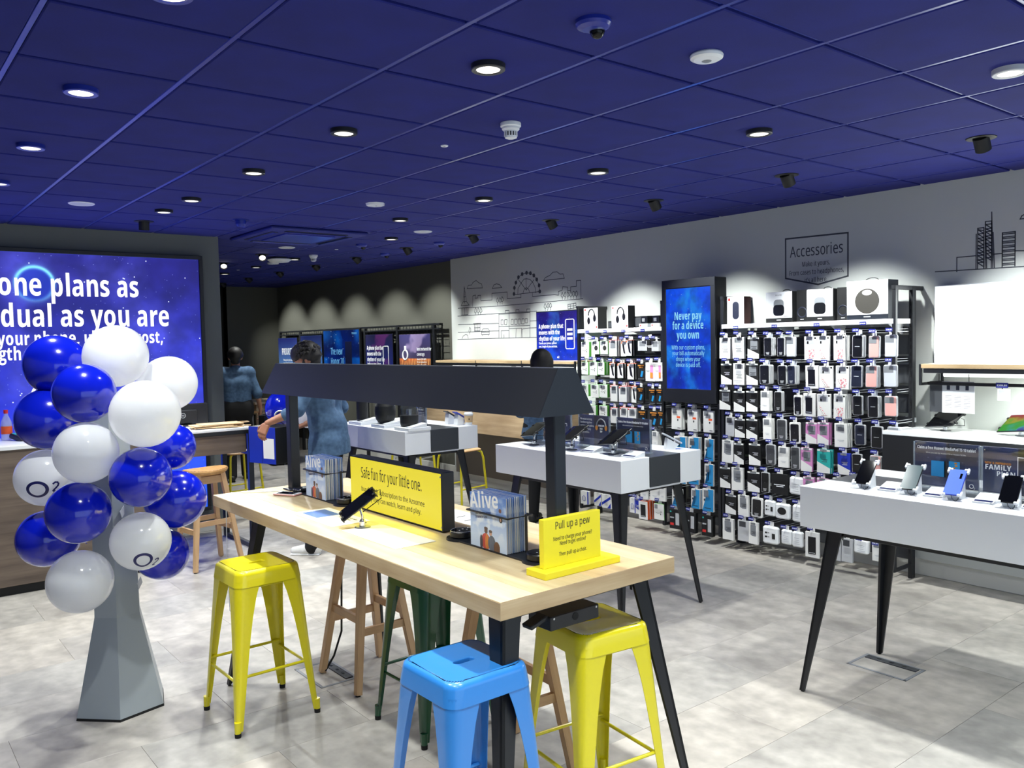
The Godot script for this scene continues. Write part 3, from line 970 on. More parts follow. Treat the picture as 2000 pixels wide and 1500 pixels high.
# ---------------------------------------------------------------- shapes shared by the furniture
func beam(b: B, p: Vector3, q: Vector3, s0: Vector2, s1: Vector2, side := Vector3.RIGHT) -> void:
	var d := (q - p).normalized()
	var u := (side - d * side.dot(d)).normalized()
	var w := d.cross(u)
	var r0 := []
	var r1 := []
	for m: Vector2 in [Vector2(-1, -1), Vector2(1, -1), Vector2(1, 1), Vector2(-1, 1)]:
		r0.append(p + u * m.x * s0.x * 0.5 + w * m.y * s0.y * 0.5)
		r1.append(q + u * m.x * s1.x * 0.5 + w * m.y * s1.y * 0.5)
	for i in 4:
		var j := (i + 1) % 4
		b.face([r0[i], r0[j], r1[j], r1[i]], (r0[i] + r0[j]) * 0.5 - p, [Vector2(0, 0), Vector2(s0.x, 0), Vector2(s0.x, (q - p).length()), Vector2(0, (q - p).length())])
	b.face(r0, -d)
	b.face(r1, d)


func rounded(hx: float, hz: float, r: float, y: float, k := 8) -> Array:
	var o := []
	for c in 4:
		var sx: float = [1, -1, -1, 1][c]
		var sz: float = [1, 1, -1, -1][c]
		for i in k:
			var a := PI / 2 * (c + float(i) / (k - 1))
			o.append(Vector3(sx * (hx - r) + cos(a) * r, y, sz * (hz - r) + sin(a) * r))
	return o


func metal_stool(label: String, paint: Material, at: Vector3, turn: float) -> void:
	var t := thing("metal_stool", label, "stool", at, turn, "pressed metal stools round the high table")
	var h := 0.752
	var s := B.new()
	s.skin([rounded(0.168, 0.168, 0.05, h - 0.075), rounded(0.161, 0.161, 0.05, h - 0.022), rounded(0.157, 0.157, 0.048, h - 0.009), rounded(0.147, 0.147, 0.042, h - 0.001), rounded(0.138, 0.138, 0.04, h), rounded(0.128, 0.128, 0.036, h - 0.0025), rounded(0.1, 0.1, 0.03, h - 0.0025), rounded(0.042, 0.017, 0.016, h - 0.003), rounded(0.039, 0.014, 0.013, h - 0.006), rounded(0.039, 0.014, 0.013, h - 0.02)])
	s.skin([rounded(0.164, 0.164, 0.048, h - 0.075), rounded(0.155, 0.155, 0.046, h - 0.02), rounded(0.039, 0.014, 0.013, h - 0.02)])
	part("seat", s, paint, t)
	for c in 4:
		var sx: float = [1, -1, -1, 1][c]
		var sz: float = [1, 1, -1, -1][c]
		var l := B.new()
		var outer := []
		var inner := []
		for i in 9:
			var f := i / 8.0
			var y := lerpf(h - 0.045, 0.025, f)
			var cx := lerpf(0.163, 0.208, f)
			var wd := lerpf(0.085, 0.03, f) + 0.03 * pow(1.0 - f, 6.0)
			var rr := lerpf(0.045, 0.016, f)
			var ro := []
			var ri := []
			for k in 13:   # round the corner from one flange to the other
				var g := k / 12.0
				var p: Vector2
				if g < 0.25: p = Vector2(cx, cx - lerpf(wd, rr, g / 0.25))
				elif g > 0.75: p = Vector2(cx - lerpf(rr, wd, (g - 0.75) / 0.25), cx)
				else:
					var a := (g - 0.25) / 0.5 * PI / 2
					p = Vector2(cx - rr + cos(a) * rr, cx - rr + sin(a) * rr)
				var away := (p - Vector2(cx - wd, cx - wd)).normalized() * 0.0025
				ro.append(Vector3(p.x * sx, y, p.y * sz))
				ri.append(Vector3((p.x - away.x) * sx, y, (p.y - away.y) * sz))
			if sx * sz < 0: 
				ro.reverse()
				ri.reverse()
			outer.append(ro)
			ri.reverse()
			inner.append(ri)
		l.skin(outer, false)
		l.skin(inner, false)
		for i in 8:
			for e in [0, 12]:
				l.face([outer[i][e], outer[i + 1][e], inner[i + 1][12 - e], inner[i][12 - e]], Vector3(-sx, 0, -sz))
		var lg := part("leg", l, paint, t)
		var sl := B.new()
		sl.cyl(Vector3(0.198 * sx, 0.07, 0.198 * sz), Vector3(0.2 * sx, 0.018, 0.2 * sz), 0.017, 0.0145, 14)
		part("foot_sleeve", sl, paint, lg)
		var f := B.new()
		f.cyl(Vector3(0.2 * sx, 0.02, 0.2 * sz), Vector3(0.2 * sx, 0.0, 0.2 * sz), 0.0155, 0.0145, 14)
		part("rubber_foot", f, M.rubber, lg)
	for c in 4:   # foot bars
		var a: Vector2 = [Vector2(1, 1), Vector2(-1, 1), Vector2(-1, -1), Vector2(1, -1)][c]
		var e: Vector2 = [Vector2(1, 1), Vector2(-1, 1), Vector2(-1, -1), Vector2(1, -1)][(c + 1) % 4]
		var y := 0.265 if c % 2 == 0 else 0.24
		var p := Vector3(a.x * 0.182, y, a.y * 0.182)
		var q := Vector3(e.x * 0.182, y, e.y * 0.182)
		var d := (q - p).normalized()
		var m := B.new()
		m.tube([p, p + d * 0.03, p + d * 0.05, q - d * 0.05, q - d * 0.03, q], 0.0072, 10)
		m.box(p + d * 0.022, Vector3(0.03, 0.016, 0.005) if absf(d.x) > 0.5 else Vector3(0.005, 0.016, 0.03), 0.002)
		m.box(q - d * 0.022, Vector3(0.03, 0.016, 0.005) if absf(d.x) > 0.5 else Vector3(0.005, 0.016, 0.03), 0.002)
		part("foot_bar", m, paint, t)
		var u := B.new()   # brace under the seat
		u.cyl(Vector3(a.x * 0.14, h - 0.085, a.y * 0.14), Vector3(e.x * 0.14, h - 0.085, e.y * 0.14), 0.006, 0.006, 8)
		part("seat_brace", u, paint, t)


func wooden_stool(label: String, at: Vector3, turn: float) -> void:
	var t := thing("wooden_stool", label, "stool", at, turn, "pale wooden stools")
	var h := 0.8
	var s := B.new()
	var rows := []
	for k in [[0.0, -0.04], [0.9, -0.038], [0.97, -0.028], [1.0, -0.016], [0.985, -0.004], [0.94, 0.0], [0.7, -0.006], [0.35, -0.011], [0.001, -0.012]]:
		var row := []
		for j in 36:
			var a := TAU * j / 36
			row.append(Vector3(cos(a) * 0.19 * k[0], h + k[1] + 0.012 * pow(cos(a), 2.0) * k[0], sin(a) * 0.14 * k[0]))
		rows.append(row)
	s.skin(rows)
	part("seat", s, M.seat_wood, t)
	var foot := []
	for c in 4:
		var sx: float = [1, -1, -1, 1][c]
		var sz: float = [1, 1, -1, -1][c]
		var p := Vector3(sx * 0.105, h - 0.035, sz * 0.075)
		var q := Vector3(sx * 0.205, 0.006, sz * 0.18)
		foot.append([p, q])
		var l := B.new()
		beam(l, p, q, Vector2(0.042, 0.042), Vector2(0.032, 0.032))
		var lg := part("leg", l, M.beech, t)
		var g := B.new()
		g.cyl(q, Vector3(q.x, 0.0, q.z), 0.013, 0.013, 12)
		part("glide", g, M.rubber, lg)
	for c in 4:
		var f := 0.52 if c % 2 == 0 else 0.6
		var a: Vector3 = foot[c][0].lerp(foot[c][1], f)
		var e: Vector3 = foot[(c + 1) % 4][0].lerp(foot[(c + 1) % 4][1], f)
		var m := B.new()
		beam(m, a, e, Vector2(0.02, 0.04), Vector2(0.02, 0.04), Vector3.UP.cross(e - a))
		part("stretcher", m, M.beech, t)
	for c in 4:
		var a: Vector3 = foot[c][0].lerp(foot[c][1], 0.06)
		var e: Vector3 = foot[(c + 1) % 4][0].lerp(foot[(c + 1) % 4][1], 0.06)
		var m := B.new()
		beam(m, a, e, Vector2(0.02, 0.06), Vector2(0.02, 0.06), Vector3.UP.cross(e - a))
		part("seat_rail", m, M.beech, t)


# a splayed leg of folded steel: an L that tapers to the floor, with a rounded gusset on either side
func folded_leg(top: Vector3, foot: Vector3, w0: float, w1: float, ix: float, iz: float) -> B:
	var b := B.new()
	var th := 0.012
	for fl in 2:
		var along := Vector3(ix, 0, 0) if fl == 0 else Vector3(0, 0, iz)
		var thick := Vector3(0, 0, iz) if fl == 0 else Vector3(ix, 0, 0)
		var q := []
		for k in [[top, w0], [foot, w1]]:
			q.append([k[0], k[0] + along * k[1], k[0] + along * k[1] + thick * th, k[0] + thick * th])
		for i in 4:
			var j := (i + 1) % 4
			b.face([q[0][i], q[0][j], q[1][j], q[1][i]], [-thick, along, thick, -along][i])
		b.face(q[0], Vector3.UP)
		b.face(q[1], Vector3.DOWN)
		var r := 0.055   # gusset
		var pts := PackedVector3Array()
		for k in 7:
			var a := PI / 2 * k / 6.0
			pts.append(top + along * (w0 + r * (1.0 - cos(a)) - 0.002) - Vector3(0, r * (1.0 - sin(a)), 0))
		var cen := top + along * (w0 - 0.004)
		for k in 6:
			b.face([cen, pts[k], pts[k + 1]], -thick)
			b.face([cen + thick * th, pts[k] + thick * th, pts[k + 1] + thick * th], thick)
			b.face([pts[k], pts[k + 1], pts[k + 1] + thick * th, pts[k] + thick * th], along - Vector3.UP)
	return b


func leg_frame(t: Node3D, x0: float, x1: float, z0: float, z1: float, y: float, out: float, m: Material) -> void:   # four legs and four rails under a top
	for c in 4:
		var ix := 1.0 if c % 2 == 0 else -1.0
		var iz := 1.0 if c < 2 else -1.0
		var p := Vector3(x0 if ix > 0 else x1, y, z0 if iz > 0 else z1)
		var f := p + Vector3(-ix * out, -y + 0.006, -iz * out)
		var lg := part("leg", folded_leg(p, f, 0.078, 0.026, ix, iz), m, t)
		var g := B.new()
		g.cyl(f + Vector3(ix * 0.012, 0, iz * 0.012), Vector3(f.x + ix * 0.012, 0, f.z + iz * 0.012), 0.009, 0.009, 10)
		part("glide", g, M.rubber, lg)
	for r in [[Vector3((x0 + x1) / 2, y - 0.018, z0 + 0.006), Vector3(x1 - x0 - 0.05, 0.036, 0.012)], [Vector3((x0 + x1) / 2, y - 0.018, z1 - 0.006), Vector3(x1 - x0 - 0.05, 0.036, 0.012)], [Vector3(x0 + 0.006, y - 0.018, (z0 + z1) / 2), Vector3(0.012, 0.036, z1 - z0 - 0.05)], [Vector3(x1 - 0.006, y - 0.018, (z0 + z1) / 2), Vector3(0.012, 0.036, z1 - z0 - 0.05)]]:
		var b := B.new()
		b.box(r[0], r[1], 0.002)
		part("rail", b, m, t)


# ---------------------------------------------------------------- the wooden high table and what is on it
func high_table() -> void:
	var t := thing("high_table", "long pale oak high table with black legs and black lamp canopy above it", "table", Vector3(2.0, 0, -3.38))
	var top := B.new()
	top.box(Vector3(0, 0.9495, 0), Vector3(0.832, 0.059, 2.62), 0.0015)
	var tt := part("tabletop", top, M.oak_edge, t)
	var xs := [-0.4155, -0.272, 0.0, 0.272, 0.4155]
	for k in 4:
		var b := B.new()
		var o := Vector3(0.37 * k, 0, 0.71 * k)
		b.box(o, Vector3(xs[k + 1] - xs[k] - 0.0012, 0.0016, 2.619), 0.0004)
		part("plank", b, [M.oak, M.oak_grey, M.oak_warm, M.oak][k], tt, Vector3((xs[k] + xs[k + 1]) / 2, 0.9797, 0) - o)
	leg_frame(t, -0.345, 0.345, -0.9, 1.23, 0.92, 0.13, M.black_metal)
	for z in [-1.155, 1.115]:
		var p := B.new()
		p.box(Vector3(0, 1.27, z), Vector3(0.055, 0.58, 0.055), 0.004)
		part("post", p, M.navy_metal, t)
		var f := B.new()
		f.box(Vector3(0, 0.984, z), Vector3(0.1, 0.006, 0.1), 0.002)
		part("post_plate", f, M.black_metal, t)
	var c := B.new()
	c.ext(PackedVector2Array([Vector2(-0.131, 1.537), Vector2(-0.04, 1.705), Vector2(0.04, 1.705), Vector2(0.131, 1.537), Vector2(0.127, 1.537), Vector2(0.037, 1.7005), Vector2(-0.037, 1.7005), Vector2(-0.127, 1.537)]), -1.27, 1.18)
	var cn := part("canopy", c, M.black_metal, t)
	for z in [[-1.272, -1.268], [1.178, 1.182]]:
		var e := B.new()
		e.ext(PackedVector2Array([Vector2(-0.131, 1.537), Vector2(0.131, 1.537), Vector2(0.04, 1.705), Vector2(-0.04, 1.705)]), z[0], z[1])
		part("end_panel", e, M.navy_metal, cn)  # navy metal here paints in the light on the black canopy end
	var br := B.new()
	for z in [-1.155, 1.115]: br.box(Vector3(0, 1.56, z), Vector3(0.2, 0.02, 0.04), 0.002)
	part("canopy_bracket", br, M.black_metal, t)
	var cb := B.new()
	cb.box(Vector3(-0.04, 0.835, 1.19), Vector3(0.23, 0.05, 0.12), 0.003)
	var cbo := part("cable_box", cb, M.black_metal, t)
	var sc := B.new()
	for x in [-0.14, 0.06]: sc.cyl(Vector3(x, 0.852, 1.25), Vector3(x, 0.852, 1.252), 0.004, 0.004, 10)
	part("screw", sc, M.chrome, cbo)
	var ha := B.new()
	ha.cyl(Vector3(-0.04, 0.84, 1.2505), Vector3(-0.04, 0.84, 1.2515), 0.014, 0.014, 14)
	part("finger_hole", ha, M.rubber, cbo)
	var ta := B.new()
	ta.box(Vector3(-0.19, 0.845, 1.21), Vector3(0.08, 0.016, 0.05), 0.003, Basis(Vector3.BACK, 0.3))
	part("bracket", ta, M.black_metal, cbo)
	var ca := B.new()
	ca.tube([Vector3(0.1, 0.9, -0.86), Vector3(0.14, 0.5, -0.88), Vector3(0.12, 0.2, -0.86), Vector3(0.06, 0.08, -0.84), Vector3(0.0, 0.012, -0.83)], 0.006, 8)
	part("power_cable", ca, M.rubber, t)


func lightbox_sign() -> void:
	var t := thing("lightbox", "yellow lit box reading Safe fun for your little one on the high table", "lightbox", Vector3(2.022, 0.98, -3.415))
	var b := B.new()
	b.box(Vector3(0.003, 0.135, 0), Vector3(0.066, 0.258, 0.832), 0.003)
	part("housing", b, M.navy_metal, t)
	var f := B.new()
	f.box(Vector3(-0.0305, 0.135, 0), Vector3(0.004, 0.246, 0.82), 0.001)
	part("lit_face", f, glow("yellow_glow", c8(250, 232, 48), 0.95), t)
	area(Vector3(1.98, 1.115, -3.415), Vector3.LEFT, Vector2(0.8, 0.24), 0.25, c8(250, 236, 90))
	text("Safe fun for your little one.", 0.075, M.ink, t, Vector3(-0.0327, 0.165, -0.3), TO_WALL, 0, false, 0.62)
	text("bundle with subscription to the Azoomee\nthe way they can watch, learn and play.", 0.033, M.ink, t, Vector3(-0.0327, 0.098, -0.3), TO_WALL, 0, false, 0.95)
	var s := B.new()
	for z in [-0.41, 0.41]:
		for y in [0.025, 0.245]: s.cyl(Vector3(-0.031, y, z), Vector3(-0.034, y, z), 0.004, 0.004, 8)
	part("screw", s, M.chrome, t)


func pew_sign() -> void:
	var t := thing("table_sign", "yellow standing sign reading Pull up a pew at the end of the high table", "sign", Vector3(2.03, 0.98, -2.207))
	var b := B.new()
	b.box(Vector3(0, 0.0125, 0), Vector3(0.365, 0.025, 0.105), 0.002)
	part("base", b, M.yellow_board, t)
	var p := B.new()
	p.box(Vector3(-0.012, 0.1115, -0.005), Vector3(0.277, 0.173, 0.025), 0.0015)
	part("panel", p, M.yellow_board, t)
	text("Pull up a pew", 0.038, M.ink, t, Vector3(-0.012, 0.158, 0.0078), Basis(), 1, false, 0.74)
	text("Need to charge your phone?\nNeed to get online?\n\nThen pull up a chair.", 0.0195, M.ink, t, Vector3(-0.012, 0.118, 0.0078), Basis(), 1, false, 0.76, -0.004)


var cover_tex: ImageTexture
var cover_mat: StandardMaterial3D


func magazine_cover() -> void:   # sky with cloud, the masthead is lettering on top, two people at the foot
	var a := noise(301, 0.012, 192, 208, 5).get_data()
	cover_tex = paint(192, 208, func(x: int, y: int) -> Color:
		var s := y / 208.0
		var base := c8(92, 132, 206).lerp(c8(196, 214, 238), clampf(s * 1.3, 0, 1))
		var k := clampf((a[y * 192 + x] / 255.0 - 0.52) * 4.0, 0, 1) * clampf(1.2 - absf(s - 0.4) * 2.2, 0, 1)
		base = base.lerp(c8(232, 238, 246), k * 0.8)
		var d := Vector2(x, y)
		for q in [[Vector2(84, 138), 9.0, 11.0, c8(86, 54, 42)], [Vector2(84, 129), 10.0, 6.0, c8(64, 30, 32)], [Vector2(108, 144), 8.0, 10.0, c8(196, 150, 128)], [Vector2(108, 137), 9.0, 6.0, c8(90, 62, 52)], [Vector2(82, 180), 24.0, 32.0, c8(196, 70, 60)], [Vector2(88, 180), 9.0, 32.0, c8(206, 130, 60)], [Vector2(114, 182), 20.0, 30.0, c8(96, 104, 118)], [Vector2(140, 196), 16.0, 26.0, c8(112, 78, 58)], [Vector2(58, 186), 8.0, 28.0, c8(60, 58, 70)], [Vector2(163, 82), 9.0, 13.0, c8(26, 22, 24)], [Vector2(162, 84), 4.0, 6.0, c8(206, 160, 140)], [Vector2(160, 50), 7.0, 8.0, c8(120, 80, 66)]]:
			var e: Vector2 = (d - q[0]) / Vector2(q[1], q[2])
			if e.length_squared() < 1.0: base = q[3] * (0.85 + 0.25 * a[(y * 192 + x * 7) % 39936] / 255.0)
		return base)
	cover_mat = mat("magazine_cover", Color.WHITE, 0.3)
	cover_mat.albedo_texture = cover_tex
	mat("page_blue", c8(150, 176, 222), 0.6)


func magazines(called: String, z: float, shift: float, where: String) -> void:
	var t := thing("magazine_rack", "black wire magazine rack with round plates %s" % where, "magazine rack", Vector3(2.0, 0.98, z + shift))
	var b := B.new()
	b.box(Vector3(0, 0.004, 0.0), Vector3(0.1, 0.008, 0.5), 0.002)
	for e in [-0.25, 0.25]: b.cyl(Vector3(0, 0, e), Vector3(0, 0.009, e), 0.068, 0.066, 28)
	part("base", b, M.black_metal, t)
	var r := B.new()
	r.tube([Vector3(-0.058, 0.15, -0.13), Vector3(-0.058, 0.15, 0.135), Vector3(0.062, 0.15, 0.135), Vector3(0.062, 0.15, -0.13)], 0.0042, 8, true)
	part("band", r, M.black_metal, t)
	for s in [Vector3(0.03, 0, 0.138), Vector3(0.03, 0, -0.133)]:
		var p := B.new()
		p.box(s + Vector3(0, 0.08, 0), Vector3(0.012, 0.155, 0.005), 0.001)
		part("upright", p, M.black_metal, t)
	rng.seed = int(-z * 100)
	for k in 11:
		var x := 2.0 - 0.047 + 0.0094 * k
		var h := 0.216 + rng.randf_range(-0.002, 0.003)
		var label: String = ("front magazine with sky blue cover in the rack %s" % where) if k == 0 else ("%s magazine from the front in the rack %s" % [ORD[k], where])
		var m := thing("magazine", label, "magazine", Vector3(x, 0.989, z + shift), rng.randf_range(-0.012, 0.012), "sky blue magazines in the rack %s" % where)
		var pg := B.new()
		pg.box(Vector3(0.0008, h / 2, rng.randf_range(-0.002, 0.002)), Vector3(0.0064, h - 0.002, 0.236), 0.001)
		part("pages", pg, M.paper if rng.randf() < 0.7 else M.page_blue, m)
		var cv := B.new()
		cv.rect(Vector3(-0.0035, h / 2, 0), Vector3(0, 0, 0.238), Vector3(0, h, 0))
		cv.box(Vector3(-0.003, h / 2, 0), Vector3(0.0009, h, 0.238))
		part("cover", cv, cover_mat, m)
		if k == 0:
			text("Alive", 0.086, M.white, m, Vector3(-0.0037, 0.152, -0.118), TO_WALL * Basis(Vector3.BACK, 0.1), 0, true, 0.95)
			text("THE ALTERNATIVE\nSUMMER LIST", 0.0125, M.logo_navy, m, Vector3(-0.0037, 0.128, -0.085), TO_WALL * Basis(Vector3.BACK, 0.12), 0, true)
			var q := B.new()
			q.tube(circle(Vector3(-0.0037, h - 0.018, -0.107), 0.006, Vector3(0, 0, 1), Vector3.UP), 0.0009, 5, true)
			part("ring_logo", q, M.white, m)


func circle(c: Vector3, r: float, u: Vector3, w: Vector3, k := 24) -> Array:
	var o := []
	for i in k: o.append(c + (u * cos(TAU * i / k) + w * sin(TAU * i / k)) * r)
	return o


func puck(label: String, at: Vector3, lit: bool) -> void:
	var t := thing("voice_speaker", label, "speaker", at)
	var b := B.new()
	b.lathe([Vector2(0.0, 0.0), Vector2(0.046, 0.0), Vector2(0.05, 0.004), Vector2(0.05, 0.022), Vector2(0.047, 0.027)], 32)
	part("body", b, M.phone_body, t)
	var c := B.new()
	c.lathe([Vector2(0.047, 0.027), Vector2(0.044, 0.0285), Vector2(0.0, 0.0285)], 32)
	part("top", c, M.phone_black, t)
	if lit:
		var r := B.new()
		r.tube(circle(Vector3(0, 0.0275, 0), 0.0465, Vector3.RIGHT, Vector3.BACK, 36), 0.0018, 6, true)
		part("light_ring", r, M.chrome, t)
	var d := B.new()
	for p in [Vector3(-0.015, 0.0286, 0.004), Vector3(0.012, 0.0286, -0.01), Vector3(0.022, 0.0286, 0.006)]: d.box(p, Vector3(0.007, 0.0006, 0.007))
	part("button", d, M.pale_grey, t)


func clamp_stand(t: Node3D, cen: Vector3, bas: Basis, size: Vector3, h: float) -> void:   # disc, post and a device gripped by corner claws; bas.y is the screen's normal
	var b := B.new()
	b.lathe([Vector2(0.0, 0.0), Vector2(0.036, 0.0), Vector2(0.036, 0.004), Vector2(0.032, 0.006), Vector2(0.0, 0.006)], 24)
	part("base", b, M.grey_metal, t)
	var p := B.new()
	p.lathe([Vector2(0.015, 0.006), Vector2(0.015, 0.028), Vector2(0.012, 0.034), Vector2(0.007, 0.04), Vector2(0.007, h)], 18)
	p.cyl(Vector3(0, h - 0.01, 0), cen - bas.y * 0.012, 0.007, 0.007, 12)
	part("post", p, M.chrome, t)
	var d := B.new()
	d.box(cen, size, 0.003, bas)
	var dv := part("device", d, M.phone_body, t)
	var s := B.new()
	s.x = Transform3D(bas, cen)
	s.rect(Vector3(0, size.y / 2 + 0.0004, 0), Vector3(size.x * 0.96, 0, 0), Vector3(0, 0, -size.z * 0.94))
	part("screen", s, M.phone_black, dv)
	var c := B.new()
	c.x = Transform3D(bas, cen)
	c.box(Vector3(0, -0.012, 0), Vector3(size.x * 0.45, 0.014, size.z * 0.5), 0.003)
	for sx in [-1, 1]:
		for sz in [-1, 1]:
			var q := Vector3(sx * (size.x / 2 + 0.003), 0, sz * size.z * 0.28)
			c.box(q + Vector3(0, -0.003, 0), Vector3(0.006, size.y + 0.014, 0.016), 0.001)
			c.box(q + Vector3(-sx * 0.006, size.y / 2 + 0.003, 0), Vector3(0.014, 0.004, 0.013), 0.001)
			beam(c, Vector3(sx * size.x * 0.2, -0.013, sz * size.z * 0.18), q + Vector3(0, -0.009, 0), Vector2(0.01, 0.005), Vector2(0.01, 0.005))
	part("claw", c, M.black_matt, t)
	var w := B.new()
	var e := cen + bas * Vector3(size.x * 0.5 + 0.008, -0.004, 0)
	w.tube([e, e + bas.x * 0.025 - Vector3(0, 0.008, 0), e + bas.x * 0.03 - Vector3(0, 0.05, 0), cen - bas.y * 0.02 - Vector3(0, 0.03, 0), Vector3(0.012, 0.02, 0.012)], 0.0022, 6)
	part("cable", w, M.rubber, t)


func on_high_table() -> void:
	lightbox_sign()
	pew_sign()
	magazine_cover()
	magazines("near", -2.615, 0.0, "beside the yellow pew sign")
	magazines("far", -4.15, 0.0, "at the table's far end")
	puck("round black speaker with a bright rim next to the lit yellow box", Vector3(2.0, 0.989, -2.868), true)
	puck("round black speaker half hidden behind the yellow pew sign", Vector3(2.0, 0.989, -2.365), false)
	puck("round black speaker beside the far magazine rack", Vector3(2.0, 0.989, -3.9), true)
	var hub := thing("charging_hub", "flat black charging block at the foot of the far canopy post", "charger", Vector3(2.0, 0.989, -4.4), 0.1)
	part("body", bev(Vector3(0.11, 0.02, 0.085), 0.006), M.phone_body, hub, Vector3(0, 0.01, 0))
	var hp := B.new()
	for k in 3: hp.box(Vector3(-0.056, 0.011, -0.024 + 0.024 * k), Vector3(0.002, 0.006, 0.013), 0.0005)
	part("socket", hp, M.mid_grey, hub)
	# phone in its clamp
	var st := thing("phone_stand", "phone gripped in a black tilting clamp in front of the lit yellow box", "phone stand", Vector3(1.795, 0.9815, -3.35))
	var ax := Vector3(0.62, 0.55, 0.4).normalized()
	var up := Vector3(-0.62, 0.8, 0.1)
	up = (up - ax * up.dot(ax)).normalized()
	clamp_stand(st, Vector3(-0.015, 0.105, -0.012), Basis(ax, up, ax.cross(up)), Vector3(0.18, 0.009, 0.088), 0.06)
	for k in [[Vector3(1.794, 0.981, -3.67), Vector2(0.197, 0.43), "white information sheet with a blue photograph beside the phone clamp"], [Vector3(1.794, 0.9813, -3.13), Vector2(0.197, 0.46), "plain white sheet on the high table before the lit yellow box"], [Vector3(2.25, 0.981, -3.2), Vector2(0.16, 0.42), "white sheet lying behind the lit yellow box"]]:
		var t := thing("paper_sheet", k[2], "paper sheet", k[0])
		part("sheet", bev(Vector3(k[1].x, 0.0008, k[1].y), 0.0002), M.paper, t, Vector3(0, 0.0004, 0))
		if k[0].z < -3.5:
			var ph := B.new()
			ph.box(Vector3(-0.0, 0.0009, -0.1), Vector3(0.125, 0.0003, 0.17))
			part("photograph", ph, mat("photo_blue", c8(92, 120, 188), 0.4), t)
			text("O2 Family plan\nfor all of you", 0.02, M.ink, t, Vector3(0.05, 0.001, 0.03), Basis(Vector3(0, 0, 1), Vector3(1, 0, 0), Vector3(0, 1, 0)), 0)
		elif k[0].x > 2.1:
			var pr := B.new()
			for i in 3: pr.box(Vector3(-0.02 + 0.02 * (i % 2), 0.0009, -0.12 + 0.09 * i), Vector3(0.05, 0.0003, 0.012))
			part("print", pr, M.ink, t)
	var ph2 := thing("phone", "pale pink cased phone lying face up near the far canopy post", "phone", Vector3(1.892, 0.9815, -4.385), 0.5)
	part("case", bev(Vector3(0.074, 0.0095, 0.148), 0.004), M.pink, ph2, Vector3(0, 0.0048, 0))
	part("body", bev(Vector3(0.069, 0.002, 0.143), 0.001), M.white, ph2, Vector3(0, 0.0098, 0))
	part("screen", bev(Vector3(0.062, 0.0006, 0.108), 0.0002), M.phone_black, ph2, Vector3(0, 0.011, 0))
	var cd := B.new()
	cd.tube([Vector3(1.93, 0.985, -4.45), Vector3(1.9, 0.985, -4.52), Vector3(1.8, 0.984, -4.58), Vector3(1.68, 0.984, -4.67), Vector3(1.66, 0.97, -4.698), Vector3(1.655, 0.6, -4.702), Vector3(1.66, 0.3, -4.702)], 0.0022, 6)
	solo("charging_cable", mk([cd, M.white]), "thin white charging cable trailing from the phone over the table edge", "cable")


func stools() -> void:
	metal_stool("yellow pressed metal stool tucked under the table beside the balloon column", M.yellow_paint, Vector3(1.545, 0, -3.98), 0.02)
	metal_stool("sky blue pressed metal stool at the near corner of the high table", M.blue_paint, Vector3(1.565, 0, -2.25), 0.0)
	metal_stool("yellow pressed metal stool under the near end of the high table", M.yellow_paint, Vector3(2.17, 0, -2.27), -0.12)
	metal_stool("dark green pressed metal stool behind the blue stool", M.green_paint, Vector3(2.14, 0, -3.32), 0.02)
	wooden_stool("pale wooden stool under the table between yellow and green stools", Vector3(2.17, 0, -4.02), 1.57)
	wooden_stool("pale wooden stool under the table behind the near black table leg", Vector3(2.16, 0, -2.78), 1.5)
	wooden_stool("pale wooden stool with a round seat by the dark counter desk", Vector3(2.31, 0, -7.0), 0.15)
	for k in [["metal floor box with open socket lid beneath the high table", 2.0, -4.2, 0.22, 0.34], ["framed metal floor box beneath the near white display table", 4.345, -2.25, 0.22, 0.33]]:
		var t := thing("floor_box", k[0], "floor box", Vector3(k[1], 0, k[2]), 0.0, "metal floor boxes")
		var b := B.new()
		for s in [-1, 1]:
			b.box(Vector3(s * (k[3] / 2 - 0.008), 0.001, 0), Vector3(0.016, 0.003, k[4]), 0.0008)
			b.box(Vector3(0, 0.001, s * (k[4] / 2 - 0.008)), Vector3(k[3], 0.003, 0.016), 0.0008)
		part("frame", b, M.mid_grey, t)
		var p := B.new()
		p.box(Vector3(0, 0.0006, 0), Vector3(k[3] - 0.034, 0.002, k[4] - 0.034), 0.0005)
		part("lid", p, M.floor_0, t)
		var o := B.new()
		o.box(Vector3(k[3] / 2 - 0.045, 0.004, 0), Vector3(0.045, 0.006, k[4] * 0.86), 0.001)
		var so := part("cable_flap", o, M.dark_grey, t)
		var q := B.new()
		for i in 3: q.box(Vector3(k[3] / 2 - 0.045, 0.0075, -0.07 + 0.07 * i), Vector3(0.012, 0.002, 0.02), 0.0005)
		part("socket", q, M.phone_body, so)


# ---------------------------------------------------------------- white display tables
const TX := 4.12


func display_table(label: String, z_near: float, length: float) -> void:
	var t := thing("display_table", label, "table", Vector3(TX, 0, z_near - length / 2), 0.0, "white display tables with a dark spine")
	var h := length / 2
	for s in [[-0.385, -0.125], [0.172, 0.385]]:
		var b := B.new()
		b.box(Vector3((s[0] + s[1]) / 2, 0.9475, 0), Vector3(s[1] - s[0], 0.205, length), 0.002)
		part("tray", b, M.white, t)
	var p := B.new()
	p.box(Vector3(0.0235, 0.848, 0), Vector3(0.295, 0.012, length - 0.002), 0.001)
	part("base_plate", p, M.white, t)
	var s := B.new()
	s.box(Vector3(0.0235, 0.9515, 0), Vector3(0.293, 0.193, length + 0.012), 0.003)
	part("spine", s, M.spine, t)
	leg_frame(t, -0.295, 0.295, -(h - 0.1), h - 0.1, 0.842, 0.1, M.black_metal)


